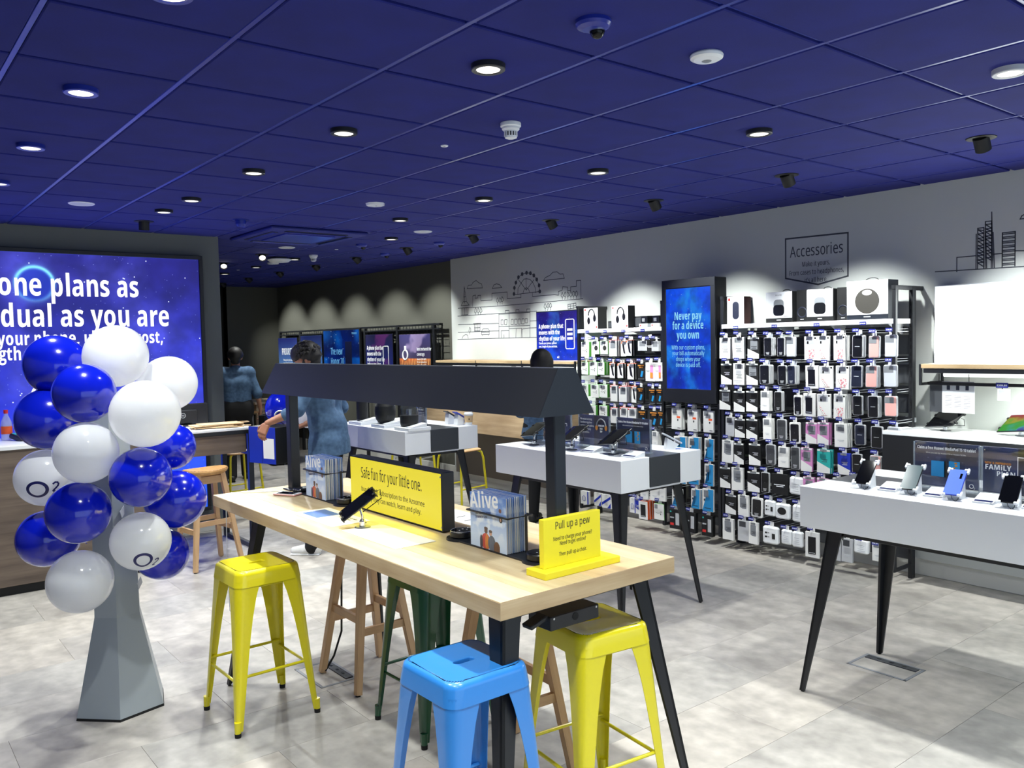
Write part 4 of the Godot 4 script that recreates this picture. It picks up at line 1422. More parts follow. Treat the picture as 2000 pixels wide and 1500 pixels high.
func acrylic_sign(label: String, z: float, h: float, w: float, x := TX) -> Node3D:   # faces -x; origin on the spine
	var t := thing("acrylic_sign", label, "sign", Vector3(x, 1.0485, z), 0.0, "acrylic sign holders on the display tables")
	var p := B.new()
	p.box(Vector3(0, h / 2 + 0.008, 0), Vector3(0.004, h - 0.012, w - 0.012), 0.0005)
	part("print", p, M.sign_print, t)
	for s in [-1, 1]:
		var c := B.new()
		c.box(Vector3(s * 0.005, h / 2, 0), Vector3(0.003, h, w))
		part("acrylic_pane", c, M.acrylic, t)
	var e := B.new()
	for s in [-1, 1]: e.box(Vector3(0, h / 2, s * (w / 2 - 0.004)), Vector3(0.016, h, 0.008), 0.001)
	e.box(Vector3(0, 0.004, 0), Vector3(0.05, 0.008, w), 0.001)
	part("holder_edge", e, M.acrylic_edge, t)
	var sc := B.new()
	for s in [-1, 1]: sc.cyl(Vector3(-0.006, h - 0.014, s * (w / 2 - 0.016)), Vector3(-0.0085, h - 0.014, s * (w / 2 - 0.016)), 0.003, 0.003, 8)
	part("fixing", sc, M.chrome, t)
	return t


func o2_mark(t: Node3D, at: Vector3, r: float, m: Material) -> void:
	var q := B.new()
	q.tube(circle(at, r, Vector3.BACK, Vector3.UP, 28), r * 0.16, 6, true)
	part("ring_logo", q, m, t)
	text("2", r * 1.5, m, t, at + Vector3(0, -r * 1.5, r * 1.05), TO_WALL, 0)


func tablet_offer(t: Node3D) -> void:
	text("Claim a free Huawei MediaPad T5 10 tablet", 0.0195, M.white, t, Vector3(-0.0067, 0.192, 0), TO_WALL, 1, true, 0.68)
	text("When you take the Huawei P30 or Huawei P30 lite.", 0.0092, M.pale_grey, t, Vector3(-0.0067, 0.172, 0), TO_WALL, 1, false, 0.9)
	for k in [[-0.035, 0.066, 0.075, "skyblue"], [0.0, 0.014, 0.078, "ink"], [0.04, 0.05, 0.082, "skyblue"]]:
		var b := B.new()
		b.box(Vector3(-0.0068, 0.1, k[0]), Vector3(0.0006, k[2], k[1]))
		part("tablet_picture", b, M[k[3]], t)
	var c := B.new()
	for i in 5: c.box(Vector3(-0.0072, 0.085 + 0.012 * i, 0.045 + 0.006 * sin(i * 2.3)), Vector3(0.0004, 0.008, 0.012))
	part("picture_detail", c, M.gold_print, t)
	o2_mark(t, Vector3(-0.0068, 0.032, 0.118), 0.009, M.pale_grey)


func phone_stand(label: String, at: Vector3, look: String) -> void:
	var t := thing("phone_stand", label, "phone stand", at, 0.12, "white phone stands on the near display table")
	var b := B.new()
	b.ext(PackedVector2Array([Vector2(-0.012, 0), Vector2(0.05, 0), Vector2(0.036, 0.104), Vector2(-0.046, 0.032)]), -0.029, 0.029)
	part("wedge", b, M.white, t)
	var ax := Vector3(0.75, 0.66, 0).normalized()
	var bas := Basis(ax, Vector3(-0.66, 0.75, 0).normalized(), Vector3(0, 0, 1))
	bas.z = bas.x.cross(bas.y)
	var c := Vector3(-0.004, 0.076, 0)
	var p := B.new()
	p.box(c, Vector3(0.152, 0.008, 0.073), 0.003, bas)
	var pm := part("phone", p, M.phone_body if look != "blue" else M.royal, t)
	var s := B.new()
	s.x = Transform3D(bas, c)
	s.box(Vector3(0, 0.0043, 0), Vector3(0.148, 0.0006, 0.069))
	part("screen" if look != "blue" else "back_glass", s, M.phone_black if look == "black" else (M.screen_dusk if look == "dusk" else M.blue_gloss), pm)
	if look == "blue":
		var l := B.new()
		l.x = Transform3D(bas, c)
		l.box(Vector3(0.035, 0.0055, 0.018), Vector3(0.03, 0.002, 0.01), 0.001)
		part("camera_bump", l, M.phone_black, pm)
	for sx in [-1, 1]:
		for sz in [-1, 1]:
			var k := B.new()
			k.x = Transform3D(bas, c)
			var q := Vector3(sx * 0.066, 0.001, sz * 0.035)
			k.box(q + Vector3(sx * 0.008, 0, 0), Vector3(0.012, 0.015, 0.022), 0.003)
			k.box(q + Vector3(sx * 0.003, 0, sz * 0.006), Vector3(0.03, 0.015, 0.01), 0.003)
			part("corner_clamp", k, M.white, t)
	var w := B.new()
	var e := c - bas.x * 0.076
	w.tube([e, e + Vector3(-0.006, -0.012, 0.005), e + Vector3(0.004, -0.026, 0.015), e + Vector3(0.026, -0.022, 0.02), e + Vector3(0.04, -0.004, 0.022)], 0.0018, 6)
	part("cable", w, M.dark_grey, t)


func info_card(label: String, at: Vector3, group: String, s := 1.0) -> void:
	var t := thing("info_card", label, "information card", at, 0.1, group)
	var b := B.new()
	b.ext(PackedVector2Array([Vector2(-0.06, 0), Vector2(0.05, 0), Vector2(0.05, 0.032), Vector2(-0.06, 0.008)]), -0.042 * s, 0.042 * s)
	part("wedge", b, M.white, t)
	var p := B.new()
	p.rect(Vector3(-0.045, 0.0118, 0), Vector3(0, 0, 0.074 * s), Vector3(0.018, 0.0039, 0))
	part("blue_band", p, M.navy_print, t)
	var l := B.new()
	for i in 3: l.rect(Vector3(-0.01 + 0.017 * i, 0.0194 + 0.0037 * i, -0.012 * s), Vector3(0, 0, 0.04 * s), Vector3(0.004, 0.0009, 0))
	part("print", l, M.pale_grey, t)


func tablet_stand(label: String, at: Vector3, bas: Basis, c := Vector3(0.01, 0.115, 0)) -> void:
	var t := thing("tablet_stand", label, "tablet stand", at, 0.0, "tablets on clamp stands")
	clamp_stand(t, c, bas, Vector3(0.245, 0.009, 0.168), 0.06)


func displays() -> void:
	display_table("white display table nearest the viewer carrying four phone stands", -1.105, 1.275)
	display_table("white display table in the middle carrying three black tablets", -3.622, 1.275)
	display_table("white display table farthest away carrying black speakers on plinths", -6.17, 1.275)
	var sp := mat("sign_print", Color.WHITE, 0.35)
	sp.albedo_texture = ImageTexture.create_from_image(starry(61, 96, 64, c8(16, 18, 34), c8(26, 46, 110), c8(44, 62, 120), 12))
	sp.uv1_scale = Vector3(4.4, 3.2, 1)
	mat("screen_dusk", c8(46, 74, 82), 0.15)
	var bg := mat("blue_gloss", c8(40, 96, 220), 0.12)
	bg.clearcoat_enabled = true
	# near table
	var t := acrylic_sign("acrylic sign about a free tablet on the near white table", -1.836, 0.225, 0.312)
	tablet_offer(t)
	t = acrylic_sign("acrylic sign reading Family plan at the frame edge on the near table", -1.520, 0.225, 0.312)
	text("NEW & IMPROVED", 0.013, M.gold_print, t, Vector3(-0.0067, 0.148, -0.14), TO_WALL, 0, true)
	text("FAMiLY", 0.032, M.white, t, Vector3(-0.0067, 0.122, -0.14), TO_WALL, 0, true)
	text("PLAN", 0.032, M.white, t, Vector3(-0.0067, 0.094, -0.09), TO_WALL, 0, true)
	var ln := B.new()
	for k in [[0.142, 0.0, 0.094, 0.003], [0.187, 0.05, 0.003, 0.1], [0.15, 0.1, 0.07, 0.003]]: ln.box(Vector3(-0.0068, k[0], k[1]), Vector3(0.0006, k[2], k[3]))
	part("white_line", ln, M.white, t)
	phone_stand("white stand with a black phone, farthest along the near display table", Vector3(3.913, 1.050, -2.127), "black")
	phone_stand("white stand with a phone glowing green, second on the near display table", Vector3(3.913, 1.050, -1.900), "dusk")
	phone_stand("white stand holding a blue phone back outwards on the near display table", Vector3(3.913, 1.050, -1.703), "blue")
	phone_stand("white stand with a black phone nearest the frame edge", Vector3(3.899, 1.050, -1.466), "black")
	for k in [[-2.013, "between the first and second phone stands"], [-1.796, "between the green phone and the blue phone"], [-1.579, "between the blue phone and the last black phone"], [-1.382, "after the last black phone"]]:
		info_card("white information card with a blue band %s" % k[1], Vector3(3.938, 1.050, k[0]), "information cards on the near display table")
	# middle table
	t = acrylic_sign("acrylic sign about a free tablet on the middle white table", -3.874, 0.225, 0.312)
	tablet_offer(t)
	t = acrylic_sign("acrylic sign with a headphone picture on the middle white table", -4.249, 0.225, 0.312)
	text("We want to bring\nfamilies together\nso they can explore,\ncreate and play\nsafely online.", 0.0195, M.pale_grey, t, Vector3(-0.0067, 0.19, -0.135), TO_WALL, 0, false, 0.8)
	var hb := B.new()
	var arc := []
	for i in 13: arc.append(Vector3(-0.007, 0.155 + 0.048 * sin(PI * i / 12.0), 0.075 - 0.044 * cos(PI * i / 12.0)))
	hb.tube(arc, 0.0045, 6)
	part("headphone_picture", hb, M.mid_grey, t)
	var hc := B.new()
	for s in [-1, 1]: hc.ell(Vector3(-0.006, 0.142, 0.075 + s * 0.046), Vector3(0.001, 0.02, 0.013), 14, 8)
	part("ear_cup_picture", hc, M.gold_print, t)
	text("FAMILIES\nYOU\nSAY", 0.017, M.white, t, Vector3(-0.0067, 0.15, 0.075), TO_WALL, 1, true, 0.8)
	t = acrylic_sign("acrylic sign with a family tree line on the middle white table", -4.639, 0.225, 0.312)
	text("FAMiLY\nPLAN", 0.03, M.white, t, Vector3(-0.0067, 0.185, -0.12), TO_WALL, 0, true)
	var ft := B.new()
	for k in [[0.15, 0.06, 0.003, 0.1], [0.165, 0.06, 0.03, 0.003], [0.14, 0.01, 0.02, 0.003], [0.14, 0.11, 0.02, 0.003], [0.14, 0.06, 0.02, 0.003]]: ft.box(Vector3(-0.0068, k[0], k[1]), Vector3(0.0006, k[2], k[3]))
	part("white_line", ft, M.white, t)
	var zz := Vector3(-0.3, 0.12, 0.95).normalized()
	var nn := Vector3(-0.55, 0.82, 0.0)
	nn = (nn - zz * nn.dot(zz)).normalized()
	var bas := Basis(zz, nn, zz.cross(nn))
	tablet_stand("black tablet on a clamp stand nearest on the middle white table", Vector3(3.933, 1.050, -3.879), bas)
	tablet_stand("black tablet behind the canopy post on the middle white table", Vector3(3.909, 1.050, -4.254), bas)
	tablet_stand("black tablet at the far end of the middle white table", Vector3(3.909, 1.050, -4.659), bas)
	for k in [[-3.706, "at the near end of the middle table"], [-4.086, "between the first two tablets"], [-4.471, "between the last two tablets"]]:
		info_card("white sloping information card %s" % k[1], Vector3(3.938, 1.050, k[0]), "information cards on the middle display table", 1.3)
	var wb := thing("handset_stand", "white handset stand on the far side of the middle table", "phone stand", Vector3(4.382, 1.050, -3.780), 2.6)
	var w1 := B.new()
	w1.ext(PackedVector2Array([Vector2(-0.02, 0), Vector2(0.04, 0), Vector2(0.03, 0.08), Vector2(-0.05, 0.035)]), -0.028, 0.028)
	part("wedge", w1, M.white, wb)
	var w2 := B.new()
	w2.box(Vector3(-0.01, 0.075, 0), Vector3(0.14, 0.01, 0.07), 0.003, Basis(Vector3.BACK, 0.5))
	part("phone", w2, M.clear_case, wb)
	# far table: speakers on plinths
	for k in [[-6.277, "glass-topped black speaker on the nearest white plinth", 0], [-6.692, "round black speaker on the middle white plinth", 1], [-7.126, "slim black speaker on the farthest white plinth", 2]]:
		var pl := thing("plinth", "white plinth with sloping card under the %s" % ["glass-topped speaker", "round black speaker", "slim black speaker"][k[2]], "plinth", Vector3(3.879, 1.050, k[1 - 1]), 0.0, "white speaker plinths on the far table")
		var b := B.new()
		b.box(Vector3(0, 0.014, 0), Vector3(0.23, 0.028, 0.24), 0.002)
		part("block", b, M.white, pl)
		var cd := B.new()
		cd.ext(PackedVector2Array([Vector2(-0.085, 0.028), Vector2(0.075, 0.028), Vector2(0.075, 0.062), Vector2(-0.085, 0.033)]), 0.03, 0.115)
		part("info_wedge", cd, M.white, pl)
		var s := thing("speaker", k[1], "speaker", Vector3(3.874, 1.078, k[0] - 0.045), 0.0, "black speakers on the far table")
		var q := B.new()
		if k[2] == 1:
			q.lathe([Vector2(0.0, 0.0), Vector2(0.04, 0.001), Vector2(0.065, 0.012), Vector2(0.085, 0.04), Vector2(0.096, 0.08), Vector2(0.098, 0.12), Vector2(0.094, 0.16), Vector2(0.08, 0.19), Vector2(0.05, 0.205), Vector2(0.0, 0.207)], 32)
		elif k[2] == 0:
			q.lathe([Vector2(0.0, 0.0), Vector2(0.06, 0.001), Vector2(0.074, 0.008), Vector2(0.08, 0.03), Vector2(0.082, 0.1), Vector2(0.0, 0.1)], 32)
		else:
			q.lathe([Vector2(0.0, 0.0), Vector2(0.05, 0.001), Vector2(0.056, 0.006), Vector2(0.056, 0.24), Vector2(0.045, 0.25), Vector2(0.0, 0.252)], 32)
		part("body", q, M.black_matt, s)
		if k[2] == 0:
			var g := B.new()
			g.lathe([Vector2(0.081, 0.1), Vector2(0.079, 0.16), Vector2(0.066, 0.195), Vector2(0.04, 0.207), Vector2(0.0, 0.209)], 32)
			part("glass_top", g, clear("smoke", Color(0.2, 0.22, 0.25), 0.45), s)
			var dr := B.new()
			dr.lathe([Vector2(0.03, 0.1), Vector2(0.028, 0.15), Vector2(0.0, 0.155)], 18)
			part("driver", dr, M.chrome, s)
		var f := B.new()
		f.tube(circle(Vector3(0, 0.012, 0), 0.07 if k[2] != 2 else 0.057, Vector3.RIGHT, Vector3.BACK, 28), 0.002, 5, true)
		part("foot_ring", f, M.dark_grey, s)
	t = acrylic_sign("acrylic sign behind the speakers on the far white table", -6.544, 0.2, 0.16, 4.145)
	text("GET A\nDEAL ON IT", 0.02, M.pale_grey, t, Vector3(-0.0067, 0.165, 0), TO_WALL, 1, true, 0.8)
	for i in 3: text("with your next phone or speaker", 0.0075, M.pale_grey, t, Vector3(-0.0067, 0.12 - 0.014 * i, 0), TO_WALL, 1)
	for k in [[-6.465, "black"], [-6.317, "blue"]]:
		var ps := thing("phone_stand", "white stand with a %s phone beside the coffee cup" % k[1], "phone stand", Vector3(4.412, 1.050, k[0]), PI, "white phone stands on the far table")
		var w := B.new()
		w.ext(PackedVector2Array([Vector2(-0.02, 0), Vector2(0.05, 0), Vector2(0.036, 0.1), Vector2(-0.046, 0.05)]), -0.03, 0.03)
		part("wedge", w, M.white, ps)
		var ph := B.new()
		ph.box(Vector3(-0.004, 0.088, 0), Vector3(0.145, 0.009, 0.072), 0.003, Basis(Vector3.BACK, 0.5))
		part("phone", ph, M.phone_body if k[1] == "black" else M.royal, ps)
	var cup := thing("coffee_cup", "paper coffee cup with a white lid on the far white table", "cup", Vector3(4.441, 1.050, -6.218))
	var cb := B.new()
	cb.lathe([Vector2(0.0, 0.0), Vector2(0.031, 0.0), Vector2(0.041, 0.104), Vector2(0.0, 0.104)], 24)
	part("cup", cb, M.white, cup)
	var sl := B.new()
	sl.lathe([Vector2(0.0345, 0.03), Vector2(0.0405, 0.09)], 24)
	part("sleeve", sl, M.brown_paper, cup)
	var ld := B.new()
	ld.lathe([Vector2(0.043, 0.1), Vector2(0.044, 0.106), Vector2(0.039, 0.11), Vector2(0.037, 0.12), Vector2(0.0, 0.12)], 24)
	part("lid", ld, M.white, cup)
	var cl := B.new()
	for i in 3: cl.box(Vector3(-0.02, 0.06, 0.0352), Vector3(0.01, 0.016 - 0.004 * i, 0.001))
	part("print", cl, M.ink, cup)


# ---------------------------------------------------------------- balloon column
func on_ball(c: Vector3, r: Vector3, bas: Basis, u: float, v: float, lift := 1.004) -> Vector3:   # u turns, v lifts, in radians from the ball's face towards the viewer
	var d := Vector3(sin(u) * cos(v), sin(v), cos(u) * cos(v))
	return c + bas * (d * r * lift)


func balloons() -> void:
	var t := thing("display_column", "grey card column with a flared six-sided foot carrying balloons", "display column", Vector3(1.03, 0, -4.53))
	var b := B.new()
	var lo := []
	var mid := []
	var hi := []
	for k in 6:
		var a := TAU * k / 6.0 + 1.833
		lo.append(Vector3(cos(a) * 0.229, 0.0, sin(a) * 0.229))
		mid.append(Vector3(cos(a) * 0.118, 0.48, sin(a) * 0.118))
		hi.append(Vector3(cos(a) * 0.1, 1.56, sin(a) * 0.1))
	var low := []
	for q: Vector3 in lo: low.append(q * 0.985 + Vector3(0, 0.012, 0))
	b.skin([low, mid, hi], true, true)
	b.face(hi, Vector3.UP)
	part("column", b, mat("card_grey", c8(160, 168, 175), 0.38), t)
	var f := B.new()
	f.skin([lo, low], true, true)
	f.face(lo, Vector3.DOWN)
	part("foot_plate", f, M.rubber, t)
	for p in [Vector3(0.095, 0.62, 0.06), Vector3(0.02, 1.0, 0.1), Vector3(0.09, 1.1, 0.05)]:
		var s := B.new()
		s.box(p, Vector3(0.05, 0.04, 0.004), 0.001, Basis(Vector3.UP, 0.9) * Basis(Vector3.BACK, 0.5))
		part("balloon_tab", s, M.pale_grey, t)
	# centre, radius, colour, label: white ones carry the ring mark where it shows
	var list := [
		[0.833, 1.731, -4.709, 0.149, 0, "blue balloon at the very top of the column"],
		[1.060, 1.772, -4.466, 0.151, 1, "white balloon at the very top of the column"],
		[1.319, 1.622, -4.507, 0.141, 1, "white balloon at the top nearest the dark wall edge"],
		[0.861, 1.605, -4.231, 0.136, 0, "blue balloon just below the topmost blue one"],
		[0.779, 1.467, -4.671, 0.149, 0, "large blue balloon below the bottle on the counter"],
		[1.076, 1.506, -4.053, 0.154, 1, "large white balloon in the middle of the top half"],
		[0.844, 1.339, -4.163, 0.138, 1, "translucent white balloon in the centre of the column front"],
		[1.299, 1.301, -4.438, 0.119, 0, "blue balloon under the large white one, against the desk"],
		[1.046, 1.215, -4.058, 0.136, 0, "blue balloon right of centre on the column front"],
		[0.758, 1.177, -4.670, 0.139, 1, "white balloon with ring and figure two against the wooden counter"],
		[0.815, 1.059, -4.233, 0.141, 0, "dark blue balloon on the front above the lowest white one"],
		[1.276, 1.049, -4.312, 0.143, 0, "long blue balloon pointing towards the wooden stool"],
		[0.748, 0.876, -4.658, 0.138, 0, "lowest blue balloon against the wooden counter"],
		[1.046, 0.911, -4.103, 0.134, 1, "white balloon with a dark ring low on the column"],
		[1.210, 0.776, -4.348, 0.127, 0, "blue balloon behind the low ring-marked white one"],
		[0.806, 0.743, -4.220, 0.142, 1, "lowest plain white balloon"],
	]
	for k in list.size():
		var q: Array = list[k]
		var c := Vector3(q[0], q[1], q[2])
		var r: float = q[3]
		var axis := (Vector3(1.03, c.y - 0.05, -4.53) - c).normalized()   # the knot points at the column
		var face_to := (Vector3(0, 1.5, 0) - c).normalized()
		var o := thing("balloon", q[5], "balloon", c, 0.0, "blue and white balloons on the column")
		var m: Material = M.balloon_blue if q[4] == 0 else M.balloon_white
		var s := B.new()
		var bas := Basis(Quaternion(Vector3.DOWN, axis))
		s.x = Transform3D(bas, Vector3.ZERO)
		var prof := []
		for i in 25:
			var a := PI * i / 24.0
			var y := cos(a)
			var rad := sin(a) * (1.0 if y > 0 else 1.0 - 0.1 * y * y)
			prof.append(Vector2(maxf(rad * r, 0.0), y * r * (1.0 if y > 0 else 1.14)))
		var rows := []
		for p: Vector2 in prof:
			var row := []
			for j in 36: row.append(Vector3(cos(TAU * j / 36) * maxf(p.x, 0.0004), p.y, sin(TAU * j / 36) * maxf(p.x, 0.0004)))
			rows.append(row)
		s.skin(rows)
		part("skin", s, m, o)
		var n := B.new()
		n.cyl(axis * r * 1.13, axis * (r * 1.13 + 0.012), 0.005, 0.009, 10)
		n.tube([axis * (r * 1.13 + 0.01), axis * (r * 1.13 + 0.03) - Vector3(0, 0.01, 0)], 0.002, 5)
		part("knot", n, m, o)
		if k in [9, 13]:   # printed ring and, on one, the small 2
			var fb := Basis.looking_at(-face_to, Vector3.UP)
			var ring := B.new()
			var inner := []
			var outer := []
			var cu := 0.06 if k == 13 else -0.28
			var cv := -0.66 if k == 13 else -0.35
			var lift := func(u: float, v: float, up: float) -> Vector3:
				var d := fb * Vector3(sin(u) * cos(v), sin(v), cos(u) * cos(v))
				var l := bas.inverse() * d   # the ball's own shape in that direction
				var rr := r * (1.0 if l.y > 0 else 1.0 + 0.14 * l.y * l.y)
				return d * rr * up
			for j in 40:
				var a := TAU * j / 40
				inner.append(lift.call(cu + cos(a) * 0.27, cv + sin(a) * 0.22, 1.006))
				outer.append(lift.call(cu + cos(a) * 0.385, cv + sin(a) * 0.31, 1.006))
			for j in 40:
				var j1 := (j + 1) % 40
				ring.face([inner[j], outer[j], outer[j1], inner[j1]], outer[j])
			part("ring_logo", ring, M.logo_navy, o)
			var two := B.new()
			var pts := [Vector2(0.0, 0.12), Vector2(0.04, 0.17), Vector2(0.1, 0.19), Vector2(0.16, 0.16), Vector2(0.17, 0.1), Vector2(0.13, 0.03), Vector2(0.06, -0.05), Vector2(0.0, -0.12), Vector2(0.1, -0.12), Vector2(0.18, -0.12)]
			for j in pts.size() - 1:
				var p: Vector2 = pts[j]
				var e: Vector2 = pts[j + 1]
				var d := (e - p).orthogonal().normalized() * 0.028
				var w := []
				for z: Vector2 in [p - d, p + d, e + d, e - d]: w.append(lift.call(cu + 0.5 + z.x, cv + (0.05 if k == 9 else -0.15) + z.y, 1.006))
				two.face(w, w[0])
			part("figure_two", two, M.logo_navy, o)


# ---------------------------------------------------------------- the left: lit poster, counter, desk
func rounded_outline(y0: float, y1: float, a0: float, a1: float, r: float, at_: Callable) -> Array:
	var o := []
	for c in 4:
		var cy := y1 - r if c < 2 else y0 + r
		var ca := a1 - r if c == 0 or c == 3 else a0 + r
		for i in 7:
			var g := PI / 2 * (c + i / 6.0)
			o.append(at_.call(ca + cos(g) * r, cy + sin(g) * r))
	return o


func lit_poster() -> void:
	var w := 3.735
	var h := 2.405
	var t := thing("lit_poster", "huge lit starry poster reading phone plans as individual as you are", "poster", Vector3(0.8675, 1.4525, -8.3))
	var im := starry(17, 768, 496, c8(34, 32, 120), c8(46, 66, 246), c8(88, 92, 226), 900, 0.9)
	for y in 496:   # brighter, bluer foot with nebula
		if y < 300: continue
		var k := (y - 300) / 196.0
		for x in 768: im.set_pixel(x, y, im.get_pixel(x, y).lerp(c8(40, 110, 255), 0.7 * k))
	var cx := int((1.33 + 1.0) / w * 768)
	var cy := int((2.655 - 2.385) / h * 496)
	for y in range(maxi(cy - 44, 0), cy + 44):   # the planet
		for x in range(cx - 44, cx + 44):
			var d := Vector2(x - cx, y - cy).length() / 30.0
			var g := exp(-pow((d - 1.0) * 9.0, 2.0)) * clampf(0.75 - (y - cy) / 70.0, 0.2, 1.0)
			var c := im.get_pixel(x, y)
			if d < 1.0: c = c.lerp(c8(28, 60, 190), 0.6)
			im.set_pixel(x, y, c.lerp(c8(130, 220, 255), clampf(g + maxf(0.0, 0.35 - absf(d - 1.12)) * 0.35 * float(d > 1.0), 0, 1)))
	var f := B.new()
	for k in [[0.0, h / 2 + 0.018, w + 0.07, 0.036], [0.0, -h / 2 - 0.018, w + 0.07, 0.036]]: f.box(Vector3(k[0], k[1], 0.03), Vector3(k[2], k[3], 0.06), 0.003)
	for s in [-1, 1]: f.box(Vector3(s * (w / 2 + 0.018), 0, 0.03), Vector3(0.036, h, 0.06), 0.003)
	part("frame", f, M.black_metal, t)
	var p := B.new()
	p.box(Vector3(0, 0, 0.025), Vector3(w, h, 0.03))
	part("backing", p, M.black_matt, t)
	var q := B.new()
	q.rect(Vector3(0, 0, 0.0405), Vector3(w, 0, 0), Vector3(0, h, 0))
	part("lit_sheet", q, glow("poster_glow", Color.WHITE, 1.5, ImageTexture.create_from_image(im)), t)
	area(Vector3(0.87, 1.45, -8.24), Vector3.BACK, Vector2(w, h), 2.2, c8(70, 90, 235))
	glow("white_glow", Color(1, 1, 1), 1.5)
	text("Phone plans as\nindividual as you are", 0.268, M.white_glow, t, Vector3(1.5 - 0.8675, 2.285 - 1.4525, 0.0407), Basis(), 1, true, 0.71, -0.05)
	text("Choose your phone, upfront cost,\nlength of plan and data.", 0.155, M.white_glow, t, Vector3(1.5 - 0.8675, 1.86 - 1.4525, 0.0407), Basis(), 1, true, 0.71, -0.055)
	var ol := B.new()
	ol.tube(rounded_outline(0.45, 1.53, 1.27, 1.9, 0.12, func(a: float, y: float) -> Vector3: return Vector3(a - 0.8675, y - 1.4525, 0.042)), 0.013, 6, true)
	part("phone_outline", ol, M.white_glow, t)


func left_side() -> void:
	lit_poster()
	var t := thing("counter", "brown wood-fronted service counter with a white top and black plinth", "counter", Vector3(0.35, 0, -7.45))
	var b := B.new()
	b.box(Vector3(0, 0.575, 0), Vector3(3.1, 1.01, 0.68), 0.003)
	part("front", b, M.walnut, t)
	b = B.new()
	b.box(Vector3(0, 0.035, -0.015), Vector3(3.06, 0.07, 0.65), 0.002)
	part("plinth", b, M.black_matt, t)
	b = B.new()
	b.box(Vector3(0, 1.095, 0), Vector3(3.12, 0.03, 0.7), 0.003)
	part("worktop", b, M.white, t)
	var d := thing("desk", "dark wood desk end on black legs beside the lit poster", "desk", Vector3(2.36, 0, -7.63))
	b = B.new()
	b.box(Vector3(0, 1.083, 0), Vector3(0.95, 0.022, 0.72), 0.003)
	part("worktop", b, M.white, d)
	b = B.new()
	b.box(Vector3(0, 1.055, 0), Vector3(0.95, 0.034, 0.72), 0.003)
	part("top_frame", b, M.black_metal, d)
	b = B.new()
	b.box(Vector3(-0.02, 0.955, 0.335), Vector3(0.86, 0.165, 0.02), 0.002)
	part("front_panel", b, M.walnut, d)
	for z in [0.335, -0.335]:
		b = B.new()
		b.box(Vector3(0.45, 0.52, z), Vector3(0.045, 1.04, 0.045), 0.002)
		part("leg", b, M.navy_metal, d)
	b = B.new()
	b.box(Vector3(0.45, 0.86, 0), Vector3(0.03, 0.03, 0.63), 0.002)
	part("rail", b, M.navy_metal, d)
	b = B.new()
	b.box(Vector3(0.45, 0.02, 0), Vector3(0.04, 0.04, 0.63), 0.002)
	part("foot_rail", b, M.navy_metal, d)
	# paper bags in a loose pile
	rng.seed = 12
	for k in 5:
		var bag := thing("paper_bag", "flat brown paper bag, %s from the bottom of the pile on the desk" % ORD[k], "paper bag", Vector3(2.58 + rng.randf_range(-0.05, 0.05), 1.0945 + 0.0075 * k, -7.46 + rng.randf_range(-0.02, 0.02)), rng.randf_range(-0.25, 0.25), "brown paper bags piled on the desk")
		part("bag", bev(Vector3(0.36, 0.007, 0.22), 0.002), M.brown_paper, bag, Vector3(0, 0.0035, 0))
		var hd := B.new()
		hd.tube([Vector3(0.18, 0.004, -0.05), Vector3(0.25, 0.006, -0.035), Vector3(0.25, 0.006, 0.035), Vector3(0.18, 0.004, 0.05)], 0.004, 6)
		part("handle", hd, M.brown_paper, bag)
	var mo := thing("monitor", "black monitor seen from behind on the dark desk", "monitor", Vector3(2.37, 1.094, -7.82))
	part("back_shell", bev(Vector3(0.5, 0.2, 0.03), 0.008), M.black_metal, mo, Vector3(0, 0.105, 0))
	part("bulge", bev(Vector3(0.3, 0.13, 0.03), 0.01), M.black_metal, mo, Vector3(0, 0.085, 0.018))
	b = B.new()
	b.box(Vector3(0, 0.008, 0), Vector3(0.2, 0.012, 0.14), 0.003)
	part("foot", b, M.black_metal, mo)
	b = B.new()
	b.tube(circle(Vector3(0.02, 0.1, 0.0345), 0.021, Vector3.RIGHT, Vector3.UP, 28), 0.0022, 6, true)
	part("ring_logo", b, M.pale_grey, mo)
	text("DELL", 0.016, M.pale_grey, mo, Vector3(0.02, 0.0945, 0.034), Basis(), 1, true, 0.8)
	# on the counter
	var bo := thing("bottle", "clear plastic drink bottle with a red cap on the white counter", "bottle", Vector3(0.985, 1.11, -7.62))
	b = B.new()
	b.lathe([Vector2(0.0, 0.0), Vector2(0.036, 0.002), Vector2(0.04, 0.012), Vector2(0.04, 0.12), Vector2(0.036, 0.15), Vector2(0.016, 0.195), Vector2(0.014, 0.215), Vector2(0.0, 0.215)], 24)
	part("body", b, clear("bottle_plastic", Color(0.9, 0.93, 0.96), 0.35), bo)
	b = B.new()
	b.lathe([Vector2(0.0405, 0.05), Vector2(0.0405, 0.11)], 24)
	part("wrapper", b, M.orange, bo)
	b = B.new()
	b.cyl(Vector3(0, 0.21, 0), Vector3(0, 0.238, 0), 0.016, 0.016, 18)
	part("cap", b, M.red, bo)
	var ct := thing("card_terminal", "black card payment terminal on the white counter beside the bottle", "card terminal", Vector3(1.06, 1.11, -7.5), 0.4)
	part("body", bev(Vector3(0.085, 0.04, 0.17), 0.01), M.black_metal, ct, Vector3(0, 0.022, 0), Basis(Vector3.RIGHT, 0.2))
	part("screen", bev(Vector3(0.06, 0.002, 0.05), 0.0005), M.teal, ct, Vector3(0, 0.052, -0.04), Basis(Vector3.RIGHT, 0.2))
	b = B.new()
	for i in 12: b.box(Vector3(-0.02 + 0.02 * (i % 3), 0.04 - 0.003 * (i / 3), 0.01 + 0.017 * (i / 3)), Vector3(0.014, 0.006, 0.011), 0.002)
	part("key", b, M.mid_grey, ct)
	var sc := thing("scanner", "black upright barcode scanner on its stand behind the bottle", "scanner", Vector3(1.11, 1.11, -7.66))
	b = B.new()
